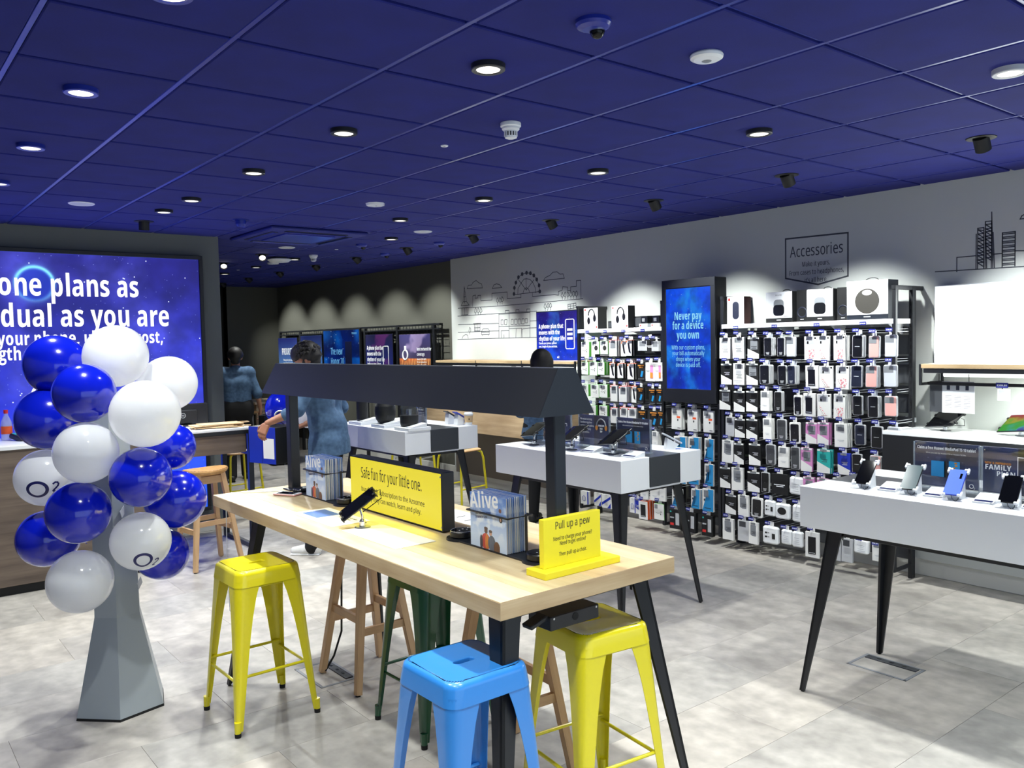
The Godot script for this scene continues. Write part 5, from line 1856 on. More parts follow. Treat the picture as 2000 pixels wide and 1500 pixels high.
	b.cyl(Vector3.ZERO, Vector3(0, 0.012, 0), 0.035, 0.033, 20)
	b.cyl(Vector3(0, 0.01, 0), Vector3(0.0, 0.11, 0.01), 0.012, 0.014, 14)
	part("stand", b, M.black_matt, sc)
	part("head", bev(Vector3(0.06, 0.04, 0.09), 0.01), M.black_matt, sc, Vector3(0, 0.125, 0.01))
	var m2 := thing("monitor", "black monitor foot and back edge between bottle and blue balloon on counter", "monitor", Vector3(1.38, 1.11, -7.6))
	part("back_shell", bev(Vector3(0.34, 0.24, 0.03), 0.008), M.black_metal, m2, Vector3(0, 0.16, 0))
	b = B.new()
	b.box(Vector3(0, 0.03, 0), Vector3(0.04, 0.06, 0.02), 0.003)
	b.box(Vector3(0, 0.006, 0), Vector3(0.2, 0.012, 0.15), 0.003)
	part("foot", b, M.black_metal, m2)


# ---------------------------------------------------------------- the accessory wall
func wall_bay(kind: String, z0: float, z1: float, front: Material, where: String, sh0: float, sh1: float) -> void:   # hanging counter, wooden shelf and light tube
	var mid := (z0 + z1) / 2
	var len := z1 - z0
	var t := thing("wall_counter", "%s wall counter %s" % [kind, where], "counter", Vector3(5.98, 0, mid), 0.0)
	var b := B.new()
	b.box(Vector3(0.03, 1.105, 0), Vector3(0.47, 0.03, len), 0.003)
	part("worktop", b, M.white, t)
	b = B.new()
	b.box(Vector3(-0.19, 0.915, 0), Vector3(0.024, 0.35, len), 0.002)
	part("front_board", b, front, t)
	b = B.new()
	b.box(Vector3(0.04, 0.75, 0), Vector3(0.43, 0.02, len - 0.01), 0.002)
	part("underside", b, M.brown_panel, t)
	for s in [-1, 1]:
		b = B.new()
		b.box(Vector3(0.03, 0.92, s * (len / 2 - 0.012)), Vector3(0.44, 0.34, 0.022), 0.002)
		part("end_panel", b, front, t)
	b = B.new()
	b.box(Vector3(0.24, 0.44, 0), Vector3(0.05, 0.62, len - 0.05), 0.002)
	part("back_panel", b, M.brown_panel if kind == "wood-fronted" else M.wall_light, t)
	var sm := (sh0 + sh1) / 2
	var sl := sh1 - sh0
	var s := thing("wall_shelf", "wooden shelf with a light tube on black brackets %s" % where, "shelf", Vector3(6.07, 1.57, sm))
	b = B.new()
	b.box(Vector3(0, 0.005, 0), Vector3(0.35, 0.03, sl), 0.002)
	part("board", b, M.oak_edge, s)
	b = B.new()
	b.box(Vector3(-0.155, -0.027, 0), Vector3(0.03, 0.03, sl - 0.04), 0.002)
	part("front_rail", b, M.black_metal, s)
	b = B.new()
	b.box(Vector3(-0.1, -0.118, 0), Vector3(0.022, 0.022, sl - 0.04), 0.002)
	part("lower_rail", b, M.black_metal, s)
	var n := 2 + int(sl / 1.2)
	for k in n:
		var z := -sl / 2 + sl * k / (n - 1)
		b = B.new()
		b.box(Vector3(-0.165, -0.055, z), Vector3(0.022, 0.15, 0.016), 0.002)
		b.box(Vector3(-0.0, -0.12, z), Vector3(0.34, 0.02, 0.016), 0.002)
		b.box(Vector3(0.165, -0.055, z), Vector3(0.016, 0.15, 0.016), 0.002)
		part("bracket", b, M.black_metal, s)
	var tubes := maxi(1, int(sl / 1.1))
	for k in tubes:
		var c := -sl / 2 + sl * (k + 0.5) / tubes
		var l := sl / tubes - 0.12
		b = B.new()
		b.cyl(Vector3(0.06, -0.062, c - l / 2), Vector3(0.06, -0.062, c + l / 2), 0.016, 0.016, 14)
		part("light_tube", b, glow("tube_glow", Color(0.97, 1.0, 0.98), 2.2), s)
		area(Vector3(6.12, 1.485, sm + c), Vector3(0.25, -1, 0), Vector2(l, 0.03), 3.0 * l, Color(0.97, 1.0, 0.96))


func screen_box(t: Node3D, c: Vector3, w: float, h: float, d: float, frame: Material, sheet: Material, border: float) -> void:   # a lit screen that faces -x
	var b := B.new()
	b.box(c + Vector3(d / 2, 0, 0), Vector3(d, h + 2 * border, w + 2 * border), 0.004)
	part("housing", b, frame, t)
	var q := B.new()
	q.rect(c + Vector3(-0.0012, 0, 0), Vector3(0, 0, w), Vector3(0, h, 0))
	part("lit_sheet", q, sheet, t)


func accessory_wall() -> void:
	wall_bay("black-fronted", -3.02, -1.2, M.black_metal, "below the blank white screen", -2.81, -1.2)
	wall_bay("wood-fronted", -9.0, -6.42, M.panel_wood, "below the town drawing", -8.95, -6.36)
	# screens
	var t := thing("screen", "blank bright white lit screen on the wall above the wooden shelf", "screen", Vector3(6.235, 1.862, -2.1))
	screen_box(t, Vector3(-0.03, 0, 0), 1.5, 0.555, 0.045, M.pale_grey, glow("blank_glow", Color(0.97, 1.0, 1.0), 1.5), 0.008)
	area(Vector3(6.17, 1.86, -2.1), Vector3.LEFT, Vector2(1.5, 0.55), 2.0, Color(0.97, 1.0, 1.0))
	var neb := ImageTexture.create_from_image(starry(23, 256, 384, c8(4, 84, 246), c8(10, 52, 190), c8(30, 150, 255), 160, 1.2))
	glow("nebula_glow", Color.WHITE, 0.9, neb)
	glow("pale_blue_glow", c8(150, 226, 255), 1.0)
	t = thing("screen", "portrait blue screen in a black cabinet reading Never pay for a device you own", "screen", Vector3(5.8, 1.78, -4.79))
	screen_box(t, Vector3(0, 0.02, 0), 0.49, 0.885, 0.03, M.black_matt, M.nebula_glow, 0.002)
	var b := B.new()
	b.box(Vector3(0.085, 0, 0), Vector3(0.15, 1.085, 0.588), 0.006)
	b.box(Vector3(0.005, 0.505, 0), Vector3(0.02, 0.075, 0.588), 0.003)
	b.box(Vector3(0.005, -0.483, 0), Vector3(0.02, 0.12, 0.588), 0.003)
	for s in [-1, 1]: b.box(Vector3(0.005, 0.02, s * 0.27), Vector3(0.02, 0.9, 0.048), 0.003)
	part("cabinet", b, M.black_metal, t)
	text("Never pay\nfor a device\nyou own", 0.094, M.pale_blue_glow, t, Vector3(-0.0035, 0.187, 0), TO_WALL, 1, true, 0.66, -0.028)
	text("With our custom plans,\nyour bill automatically\ndrops when your\ndevice is paid off.", 0.054, M.pale_blue_glow, t, Vector3(-0.0035, -0.075, 0), TO_WALL, 1, false, 0.66, -0.013)
	area(Vector3(5.78, 1.8, -4.79), Vector3.LEFT, Vector2(0.48, 0.88), 0.35, c8(60, 130, 255))
	t = thing("screen", "blue lit screen on the wall behind the dark-haired woman about a phone plan", "screen", Vector3(6.235, 1.86, -6.95))
	var im := starry(31, 256, 192, c8(40, 26, 140), c8(24, 70, 250), c8(60, 170, 255), 220, 1.2)
	screen_box(t, Vector3(-0.03, 0, 0), 0.72, 0.535, 0.045, M.navy_metal, glow("plan_glow", Color.WHITE, 0.95, ImageTexture.create_from_image(im)), 0.012)
	plan_text(t, Vector3(-0.033, 0, 0), 0.72, 0.535, TO_WALL)
	area(Vector3(6.17, 1.86, -6.95), Vector3.LEFT, Vector2(0.7, 0.5), 0.4, c8(60, 120, 255))
	# right-hand counter goods
	var br := thing("wall_brochure", "dark and white specification sheet hanging under the wooden shelf", "brochure", Vector3(5.985, 1.36, -2.62))
	b = B.new()
	b.box(Vector3(0, 0, -0.12), Vector3(0.004, 0.215, 0.085), 0.0005)
	part("dark_panel", b, M.dark_grey, br)
	b = B.new()
	b.box(Vector3(0, -0.001, 0.03), Vector3(0.004, 0.217, 0.215), 0.0005)
	part("sheet", b, M.paper, br)
	b = B.new()
	b.box(Vector3(-0.0022, 0.068, 0.03), Vector3(0.0006, 0.078, 0.214))
	part("heading_band", b, M.pale_grey, br)
	b = B.new()
	for k in 3: b.box(Vector3(-0.0028, 0.072, -0.035 + 0.062 * k), Vector3(0.0006, 0.045, 0.022))
	part("phone_picture", b, M.navy_case, br)
	b = B.new()
	for k in 24: b.box(Vector3(-0.0022, 0.01 - 0.012 * (k / 3), -0.035 + 0.062 * (k % 3)), Vector3(0.0006, 0.003, 0.045))
	part("print", b, M.mid_grey, br)
	b = B.new()
	for k in 2: b.cyl(Vector3(0, 0.106, -0.1 + 0.2 * k), Vector3(0, 0.16, -0.1 + 0.2 * k), 0.0025, 0.0025, 6)
	part("hook", b, M.black_metal, br)
	var tg := thing("price_tag", "blue price tag with a small white card hanging under the wooden shelf", "price tag", Vector3(5.955, 1.44, -2.3))
	b = B.new()
	b.box(Vector3(-0.002, 0.012, 0), Vector3(0.004, 0.034, 0.075), 0.001)
	part("tag", b, M.tag_blue, tg)
	b = B.new()
	b.box(Vector3(0.003, -0.052, 0.01), Vector3(0.012, 0.075, 0.075), 0.001)
	part("card", b, M.paper, tg)
	b = B.new()
	b.box(Vector3(-0.0036, -0.04, 0.008), Vector3(0.001, 0.04, 0.055))
	part("print", b, M.pale_grey, tg)
	b = B.new()
	b.cyl(Vector3(0.004, -0.016, 0), Vector3(0.004, 0.022, 0), 0.003, 0.003, 8)
	part("hook", b, M.black_metal, tg)
	text("£399.99", 0.017, M.white, tg, Vector3(-0.0042, 0.006, 0), TO_WALL, 1, true)
	var zz := Vector3(-0.35, 0.12, 0.93).normalized()
	var nn := Vector3(-0.6, 0.8, 0.0)
	nn = (nn - zz * nn.dot(zz)).normalized()
	var bas := Basis(zz, nn, zz.cross(nn))
	tablet_stand("black tablet on a clamp stand on the wall counter below the specification sheet", Vector3(6.0, 1.12, -2.68), bas, Vector3(0.0, 0.085, 0))
	var ct := thing("tablet_stand", "tablet with a rainbow screen on the wall counter", "tablet stand", Vector3(6.0, 1.12, -2.2), 0.0, "tablets on clamp stands")
	clamp_stand(ct, Vector3(0, 0.085, 0), bas, Vector3(0.26, 0.009, 0.18), 0.05)
	var rb := B.new()
	rb.x = Transform3D(bas, Vector3(0, 0.085, 0))
	rb.rect(Vector3(0, 0.0056, 0), Vector3(0.25, 0, 0), Vector3(0, 0, -0.17))
	var a := noise(88, 0.02, 96, 64, 3).get_data()
	var rm := glow("rainbow_glow", Color.WHITE, 0.75, paint(96, 64, func(x: int, y: int) -> Color: return Color.from_hsv(fposmod(0.02 + 0.42 * (y / 64.0) + 0.25 * (x / 96.0) * (y / 64.0) + (a[y * 96 + x] / 255.0 - 0.5) * 0.3, 1.0), 0.85, 0.7)))
	part("rainbow_screen", rb, rm, ct)


func plan_text(t: Node3D, o: Vector3, w: float, h: float, bas: Basis) -> void:
	text("A phone plan that\nmoves with the\nrhythm of your life", h * 0.125, M.white_glow, t, o + bas * Vector3(-w * 0.45, h * 0.16, 0.001), bas, 0, true, 0.72, -h * 0.02)
	text("Choose your phone, upfront\ncost, length of plan and data.", h * 0.058, M.white_glow, t, o + bas * Vector3(-w * 0.45, -h * 0.17, 0.001), bas, 0, true, 0.72)
	var ol := B.new()
	ol.tube(rounded_outline(-h * 0.27, h * 0.33, w * 0.18, w * 0.37, w * 0.025, func(a: float, y: float) -> Vector3: return o + bas * Vector3(a, y, 0.002)), h * 0.008, 6, true)
	part("phone_outline", ol, M.white_glow, t)
	var ba := B.new()
	for k in 3: ba.box(o + bas * Vector3(w * 0.275, h * (0.12 - 0.09 * k), 0.002), Vector3(0.002, h * 0.05, w * 0.12), 0.0005)
	part("plan_bar", ba, M.white_glow, t)
	text("o2", h * 0.06, M.white_glow, t, o + bas * Vector3(0, -h * 0.46, 0.001), bas, 1, true)


func far_posters() -> void:   # mesh frame with four posters and a screen on the rear wall
	var f := thing("poster_display", "long black mesh frame carrying posters on the dark rear wall", "display frame", Vector3(6.22, 0, -11.9))
	var b := B.new()
	for z in [-2.6, -1.75, -0.78, 0.55, 1.5, 2.45]: b.box(Vector3(0, 1.02, z), Vector3(0.04, 2.05, 0.05), 0.002)
	b.box(Vector3(0, 2.06, 0), Vector3(0.04, 0.025, 5.2), 0.002)
	b.box(Vector3(0, 2.0, 0), Vector3(0.03, 0.02, 5.2), 0.002)
	b.box(Vector3(0, 1.3, 0), Vector3(0.03, 0.02, 5.2), 0.002)
	for z in [-2.6, 2.45]: b.box(Vector3(0.06, 2.06, z), Vector3(0.14, 0.03, 0.03), 0.002)
	part("frame", b, M.black_metal, f)
	var g := B.new()
	for k in 66: g.box(Vector3(0.014, 1.67, -2.6 + 0.08 * k), Vector3(0.005, 0.78, 0.005))
	for k in 10: g.box(Vector3(0.018, 1.3 + 0.08 * k, 0), Vector3(0.005, 0.005, 5.2))
	var gm := part("wire_mesh", g, M.black_metal, f)
	gm.set_meta("kind", "stuff")
	var pr := noise(401, 0.02, 64, 64, 3).get_data()
	var kinds := [
		["poster", "deep blue poster with one big white heading at the far end of mesh frame", -14.1, 0.8, 1.955, 1.3, c8(20, 28, 92), c8(110, 170, 232)],
		["poster", "blue poster mostly hidden behind the bearded man's head", -13.15, 0.82, 1.98, 1.3, c8(16, 24, 72), c8(96, 160, 228)],
		["poster", "dark starry phone plan poster beside the blue phone screen", -10.87, 0.8, 1.955, 1.3, c8(22, 20, 52), c8(20, 40, 130)],
		["poster", "poster of a city at sunset at the near end of the mesh frame", -9.89, 0.81, 1.942, 1.3, c8(58, 54, 104), c8(70, 60, 70)],
	]
	for k in kinds.size():
		var q: Array = kinds[k]
		var h: float = q[4] - q[5]
		var t := thing("poster", q[1], "poster", Vector3(6.185, (q[4] + q[5]) / 2, q[2]), 0.0, "posters on the mesh frame")
		var m := mat("poster_%d" % k, Color.WHITE, 0.45)
		var sunset := k == 3
		m.albedo_texture = paint(64, 64, func(x: int, y: int) -> Color:
			var s := y / 64.0
			var n := pr[y * 64 + x] / 255.0
			var c: Color = q[6].lerp(q[7], clampf(s, 0, 1))
			if k == 2: c = c.lerp(c8(120, 40, 110), clampf((n - 0.55) * 3.0, 0, 0.5))
			if sunset:
				c = c.lerp(c8(170, 150, 190), clampf((n - 0.5) * 3.0, 0, 0.7)) if s < 0.4 else c
				if s > 0.52: c = c8(214, 112, 60).lerp(c8(40, 26, 26), clampf((s - 0.52) * 4.0, 0, 1)).lerp(c8(255, 200, 120), clampf((pr[(y * 64 + x * 9) % 4096] / 255.0 - 0.62) * 4.0, 0, 0.8))
			return c)
		part("board", bev(Vector3(0.02, h, q[3]), 0.002), M.black_metal, t)
		b = B.new()
		b.rect(Vector3(-0.0105, 0, 0), Vector3(0, 0, q[3] - 0.01), Vector3(0, h - 0.01, 0))
		part("print", b, m, t)
		var o := Vector3(-0.0112, 0, 0)
		if k == 0:
			text("PRIORITY", 0.16, M.white, t, o + Vector3(0, 0.03, 0), TO_WALL, 1, true, 0.7)
			text("The app that gives you\nmore of what you love", 0.045, M.white, t, o + Vector3(0, -0.08, 0), TO_WALL, 1, true, 0.8)
		elif k == 1:
			text("O2 open to all", 0.06, M.white, t, o + Vector3(0.0, -0.2, -0.1), TO_WALL, 1)
		elif k == 2:
			text("A phone plan that\nmoves with the\nrhythm of your life", 0.082, M.white, t, o + Vector3(0, 0.1, -0.36), TO_WALL, 0, true, 0.7, -0.012)
			text("Choose your phone, upfront\ncost, length of plan and data.", 0.04, M.white, t, o + Vector3(0, -0.12, -0.36), TO_WALL, 0, true, 0.75)
			var ol := B.new()
			ol.tube(rounded_outline(-0.24, 0.15, 0.13, 0.28, 0.025, func(a: float, y: float) -> Vector3: return o + TO_WALL * Vector3(a, y, 0.002)), 0.006, 6, true)
			part("phone_outline", ol, M.white, t)
		else:
			text("best network for\ncoverage", 0.06, M.white, t, o + Vector3(0, 0.09, 0.06), TO_WALL, 0, true, 0.75)
			text("Awards 2018 2019\nfor our network in\ntown and country", 0.034, M.white, t, o + Vector3(0, -0.04, 0.06), TO_WALL, 0, true, 0.8)
			var cr := B.new()
			cr.tube(circle(o + Vector3(-0.001, 0.03, -0.24), 0.065, Vector3.BACK, Vector3.UP, 20), 0.012, 6, true)
			cr.box(o + Vector3(-0.001, 0.13, -0.24), Vector3(0.004, 0.05, 0.05), 0.001)
			part("award_crest", cr, M.white, t)
	var s := thing("screen", "blue lit screen announcing a new phone on the mesh frame", "screen", Vector3(6.17, 1.66, -12.02))
	var im := starry(37, 192, 128, c8(0, 26, 96), c8(0, 40, 130), c8(10, 110, 210), 120, 1.3)
	screen_box(s, Vector3(-0.02, 0, 0), 1.2, 0.76, 0.04, M.black_metal, glow("honor_glow", Color.WHITE, 0.75, ImageTexture.create_from_image(im)), 0.02)
	glow("cyan_glow", c8(120, 200, 250), 0.9)
	text("The new\nHonor 20", 0.15, M.cyan_glow, s, Vector3(-0.0225, 0.0, -0.36), TO_WALL, 0, false, 0.72, -0.02)
	b = B.new()
	b.box(Vector3(-0.022, -0.06, 0.25), Vector3(0.002, 0.52, 0.22), 0.0005)
	part("phone_picture", b, M.deep_navy, s)
	text("HONOR", 0.045, M.cyan_glow, s, Vector3(-0.0225, 0.31, 0.45), TO_WALL, 1)
	area(Vector3(6.1, 1.66, -12.02), Vector3.LEFT, Vector2(1.2, 0.75), 0.4, c8(60, 130, 255))


# ---------------------------------------------------------------- accessory packs: front at x = 0 facing -x, centred in y and z
var protos := {}
const SIZES := {"wt": [0.108, 0.178, 0.024], "wd": [0.108, 0.18, 0.024], "bk": [0.108, 0.175, 0.024], "bg": [0.108, 0.175, 0.024], "ph": [0.08, 0.155, 0.014], "pb": [0.08, 0.155, 0.014], "pd": [0.08, 0.165, 0.014], "pf": [0.09, 0.165, 0.016], "pg": [0.085, 0.166, 0.014], "wh": [0.09, 0.17, 0.02], "gy": [0.09, 0.17, 0.024], "cl": [0.092, 0.16, 0.016], "fl": [0.1, 0.185, 0.016], "fm": [0.108, 0.185, 0.016], "gn": [0.085, 0.16, 0.017], "gv": [0.085, 0.16, 0.017], "pk": [0.088, 0.16, 0.017], "wp": [0.108, 0.185, 0.018], "pl": [0.096, 0.17, 0.02], "tl": [0.11, 0.182, 0.022], "bl": [0.1, 0.16, 0.022], "dk": [0.15, 0.168, 0.02], "ch": [0.1, 0.125, 0.045], "cp": [0.12, 0.13, 0.045], "co": [0.128, 0.123, 0.045], "gr": [0.105, 0.13, 0.03], "gc": [0.105, 0.128, 0.03], "or": [0.1, 0.152, 0.02], "ob": [0.075, 0.146, 0.024], "ea": [0.1, 0.093, 0.03], "pw": [0.088, 0.157, 0.024], "wf": [0.1, 0.173, 0.018], "we": [0.1, 0.13, 0.03], "wz": [0.108, 0.134, 0.026], "oh": [0.108, 0.17, 0.03], "wo": [0.11, 0.192, 0.022], "wb": [0.115, 0.192, 0.02], "br": [0.12, 0.18, 0.04]}
const LOOKS := {"wt": "white box with grey print and window", "wd": "white box with slanted clear window", "bk": "black box with slanted white corner", "bg": "black box with steel blue window", "ph": "dark phone case in clear pack", "pb": "navy phone case in clear pack", "pd": "plain black phone case pack", "pf": "dark case in white frame pack", "pg": "charcoal grey phone case pack", "wh": "plain white pack with grey sticker", "gy": "frosted grey pack", "cl": "clear phone case pack", "fl": "white pack with pink flowers", "fm": "white pack with sparse twig print", "gn": "black phone case pack", "gv": "navy blue phone case pack", "pk": "pale pink phone case pack", "wp": "white box picturing a black phone", "pl": "lilac box with slanted white corner", "tl": "teal box with slanted white corner", "bl": "royal blue box with white corner", "dk": "black pouch with white words", "ch": "white rounded charger box", "cp": "white charger box with plug pictures", "co": "white box with black oval", "gr": "white-fronted green cable box", "gc": "green box with black disc picture", "or": "grey pack with red corner mark", "ob": "slim white and black phone box", "ea": "grey earphone pack", "pw": "black pack with orange words", "wf": "white pack picturing a bright phone", "we": "white and blue outline pack", "wz": "white pack with blue zigzag", "oh": "orange box picturing a black phone", "wo": "white box with orange label", "wb": "white and sky blue case box", "br": "black box with red label"}


func pack_proto(k: String) -> Node3D:
	if protos.has(k): return protos[k]
	var o := Node3D.new()
	protos[k] = o
	var s: Array = SIZES[k]
	var w: float = s[0]
	var h: float = s[1]
	var d: float = s[2]
	var bodies := {"wt": "white_matt", "wd": "white_matt", "bk": "black_matt", "bg": "black_matt", "wh": "white_matt", "gy": "frost", "fl": "white_matt", "fm": "white_matt", "wp": "white_matt", "pl": "lilac", "tl": "teal", "bl": "royal", "dk": "black_matt", "ch": "white", "cp": "white", "co": "white", "gr": "green", "gc": "green", "or": "pale_grey", "ob": "black_matt", "ea": "pale_grey", "pw": "black_matt", "wf": "white_matt", "we": "white_matt", "wz": "white_matt", "oh": "orange", "wo": "white_matt", "wb": "white_matt", "br": "black_matt"}
	# y, z on the front; a flat label h by w
	var flat := func(b: B, y: float, z: float, hh: float, ww: float, up := 0.0007) -> void:
		b.box(Vector3(-up / 2, y, z), Vector3(up, hh, ww))
	var poly := func(b: B, pts: Array, up := 0.0008) -> void:
		var q := []
		for p: Vector2 in pts: q.append(Vector3(-up, p.y, p.x))
		b.face(q, Vector3.LEFT)
	var words := func(called: String, m: Material, y: float, z: float, ww: float, rows: int, gap := 0.009, th := 0.004) -> void:
		var b := B.new()
		for i in rows: flat.call(b, y - gap * i, z + 0.004 * (i % 2), th, ww * (1.0 - 0.18 * ((i * 2) % 3)), 0.0011)
		part(called, b, m, o)
	if bodies.has(k):
		var b := B.new()
		b.box(Vector3(d / 2, 0, 0), Vector3(d, h, w), 0.012 if k in ["ch", "cp", "co"] else 0.0015)
		part("box", b, M[bodies[k]], o)
	if k in ["ph", "pb", "pd", "pf", "pg", "cl", "gn", "gv", "pk"]:   # a case in a shaped clear or white tray
		var tray := B.new()
		tray.skin([rr_yz(w, h, 0.012, d), rr_yz(w, h, 0.012, 0.003), rr_yz(w * 0.95, h * 0.975, 0.011, 0.0), rr_yz(w * 0.02, h * 0.02, 0.0001, 0.0)])
		tray.face(rr_yz(w, h, 0.012, d), Vector3.RIGHT)
		part("tray", tray, M.white_matt if k == "pf" else M.frost, o)
		var c := B.new()
		var cw := w * (0.76 if k == "pf" else 0.86)
		var ch := h * (0.82 if k == "pf" else 0.94)
		c.skin([rr_yz(cw, ch, 0.01, 0.0), rr_yz(cw, ch, 0.01, -0.002), rr_yz(cw * 0.94, ch * 0.97, 0.009, -0.0035), rr_yz(cw * 0.02, ch * 0.02, 0.0001, -0.0035)])
		var cm := {"ph": "phone_body", "pb": "navy_case", "pd": "black_matt", "pf": "phone_body", "pg": "grey_case", "cl": "clear_case", "gn": "phone_body", "gv": "navy_case", "pk": "pink"}
		part("phone_case", c, M[cm[k]], o)
		var l := B.new()
		if k in ["cl", "pk"]:
			l.box(Vector3(-0.004, h * 0.3, -cw * 0.1), Vector3(0.0008, h * 0.3, cw * 0.8))
			part("security_sticker", l, M.mid_grey, o)
		else:
			var y := 0.0 if k in ["gn", "gv"] else -h * 0.3
			for i in (1 if k in ["gn", "gv"] else 3): l.box(Vector3(-0.0038, y - 0.008 * i, 0), Vector3(0.0006, 0.0035, cw * (0.5 - 0.08 * i)))
			part("print", l, M.pale_grey, o)
	match k:
		"wt":
			var b := B.new()
			flat.call(b, h * 0.36, -0.004, h * 0.24, w * 0.55)
			part("security_sticker", b, M.mid_grey, o)
			b = B.new()
			flat.call(b, h * 0.18, -w * 0.2, h * 0.45, 0.004)
			flat.call(b, h * 0.1, w * 0.02, h * 0.16, w * 0.42)
			part("window", b, M.frost, o)
			words.call("print", M.mid_grey, -h * 0.02, w * 0.05, w * 0.5, 4)
			words.call("small_print", M.pale_grey, -h * 0.3, -w * 0.05, w * 0.7, 2, 0.016, 0.003)
		"bk", "bg", "wd", "pl", "tl", "bl":
			if k == "wd":
				var wn := B.new()
				flat.call(wn, h * 0.12, 0.0, h * 0.5, w * 0.6)
				part("window", wn, M.mid_grey, o)
			if k in ["bg", "pl", "tl"]:
				var wn := B.new()
				flat.call(wn, h * 0.14, w * 0.05, h * 0.42, w * 0.62)
				part("window", wn, M.mid_grey if k != "tl" else M.teal, o)
			var b := B.new()
			poly.call(b, [Vector2(-w * 0.49, -h * 0.495), Vector2(w * 0.49, -h * 0.495), Vector2(w * 0.49, -h * 0.28), Vector2(-w * 0.49, -h * 0.02)], 0.0012)
			part("white_corner", b, M.white_matt, o)
			b = B.new()
			flat.call(b, h * 0.46, 0.0, h * 0.075, w * 0.96, 0.001)
			part("top_band", b, M.white_matt if k != "bl" else M.royal, o)
			b = B.new()
			flat.call(b, h * 0.45, -w * 0.02, h * 0.1, w * 0.5, 0.0016)
			part("security_sticker", b, M.mid_grey, o)
			words.call("print", M.pale_grey if k in ["bk", "bl"] else M.dark_grey, h * 0.08, w * 0.06, w * 0.48, 3)
			words.call("small_print", M.mid_grey, -h * 0.36, -w * 0.1, w * 0.5, 2, 0.012, 0.003)
		"wh", "gy":
			var b := B.new()
			flat.call(b, h * 0.32, -w * 0.06, h * 0.26, w * 0.6)
			part("security_sticker", b, M.mid_grey if k == "wh" else M.grey_case, o)
			words.call("print", M.pale_grey, -h * 0.2, 0.0, w * 0.5, 2)
		"fl", "fm":
			var b := B.new()
			flat.call(b, h * 0.32, -w * 0.05, h * 0.3, w * 0.7)
			part("security_sticker", b, M.frost, o)
			b = B.new()
			b.box(Vector3(-0.001, h * 0.24, -w * 0.2), Vector3(0.002, h * 0.11, 0.011), 0.0008)
			b.cyl(Vector3(0, h * 0.42, w * 0.38), Vector3(-0.0014, h * 0.42, w * 0.38), 0.007, 0.007, 12)
			part("camera_hole", b, M.phone_black, o)
			b = B.new()
			if k == "fl":
				for i in 11: b.cyl(Vector3(0, -h * (0.05 + 0.035 * i), w * (0.12 + 0.2 * sin(i * 2.4))), Vector3(-0.0009 - 0.0001 * i, -h * (0.05 + 0.035 * i), w * (0.12 + 0.2 * sin(i * 2.4))), 0.0045 + 0.0022 * (i % 3), -1.0, 9)
			else:
				for i in 7: b.cyl(Vector3(0, -h * (0.02 + 0.06 * i), w * (-0.3 + 0.07 * i)), Vector3(-0.0012, -h * (0.02 + 0.06 * i), w * (-0.3 + 0.07 * i)), 0.003 + 0.0012 * (i % 2), -1.0, 8)
			part("flower_print", b, mat("petal", c8(222, 150, 158), 0.6), o)
			b = B.new()
			for i in 5: flat.call(b, -h * (0.1 + 0.07 * i), w * (-0.3 + 0.06 * i), 0.012, 0.0018, 0.0011)
			flat.call(b, -h * 0.41, w * 0.02, 0.003, w * 0.45, 0.0011)
			part("twig_print", b, mat("twig", c8(150, 96, 92), 0.6), o)
		"wp", "oh":
			if k == "oh":
				var f := B.new()
				f.box(Vector3(-0.001, 0, 0), Vector3(0.003, h, w), 0.0008)
				part("white_front", f, M.white_matt, o)
			var b := B.new()
			b.box(Vector3(-0.003, -h * 0.02, 0), Vector3(0.002, h * 0.68, w * 0.56), 0.0008)
			part("phone_picture", b, M.phone_body, o)
			b = B.new()
			b.box(Vector3(-0.0042, -h * 0.31, 0), Vector3(0.0006, 0.004, w * 0.45))
			part("print", b, M.pale_grey, o)
		"dk":
			words.call("print", M.white, -h * 0.02, 0.0, w * 0.66, 2, 0.013, 0.007)
		"ch":
			words.call("print", M.pale_grey, h * 0.1, 0.0, w * 0.5, 4, 0.016, 0.003)
		"cp":
			var b := B.new()
			for y in [0.018, -0.012]:
				flat.call(b, y, -w * 0.24, 0.012, 0.016, 0.0012)
				flat.call(b, y, -w * 0.08, 0.004, 0.014, 0.0012)
			flat.call(b, -0.004, w * 0.25, 0.04, 0.024, 0.0012)
			part("plug_picture", b, M.ink, o)
		"co":
			var b := B.new()
			b.x = Transform3D(Basis.from_scale(Vector3(1, 0.74, 1)), Vector3.ZERO)
			b.cyl(Vector3(0.001, 0.004, 0), Vector3(-0.0012, 0.004, 0), 0.04, 0.04, 28)
			part("oval_picture", b, M.phone_body, o)
		"gr", "gc":
			var f := B.new()
			f.box(Vector3(-0.001, 0, 0), Vector3(0.003, h * 0.98, w * 0.98), 0.0008)
			part("white_front", f, M.white_matt, o)
			var b := B.new()
			if k == "gc":
				b.cyl(Vector3(-0.001, -h * 0.02, w * 0.08), Vector3(-0.0034, -h * 0.02, w * 0.08), 0.024, 0.024, 20)
				flat.call(b, h * 0.3, w * 0.05, h * 0.3, 0.004, 0.0034)
			else:
				b.tube([Vector3(-0.0034, -0.006, -0.03), Vector3(-0.0034, -0.012, -0.01), Vector3(-0.0034, -0.006, 0.012)], 0.0012, 5)
				b.box(Vector3(-0.003, -0.018, 0.018), Vector3(0.002, 0.012, 0.006))
				b.box(Vector3(-0.003, 0.0, 0.022), Vector3(0.002, 0.01, 0.006))
			part("cable_picture", b, M.ink, o)
			b = B.new()
			b.box(Vector3(-0.003, h * 0.32, -w * 0.28), Vector3(0.001, h * 0.26, w * 0.3))
			part("security_sticker", b, M.mid_grey, o)
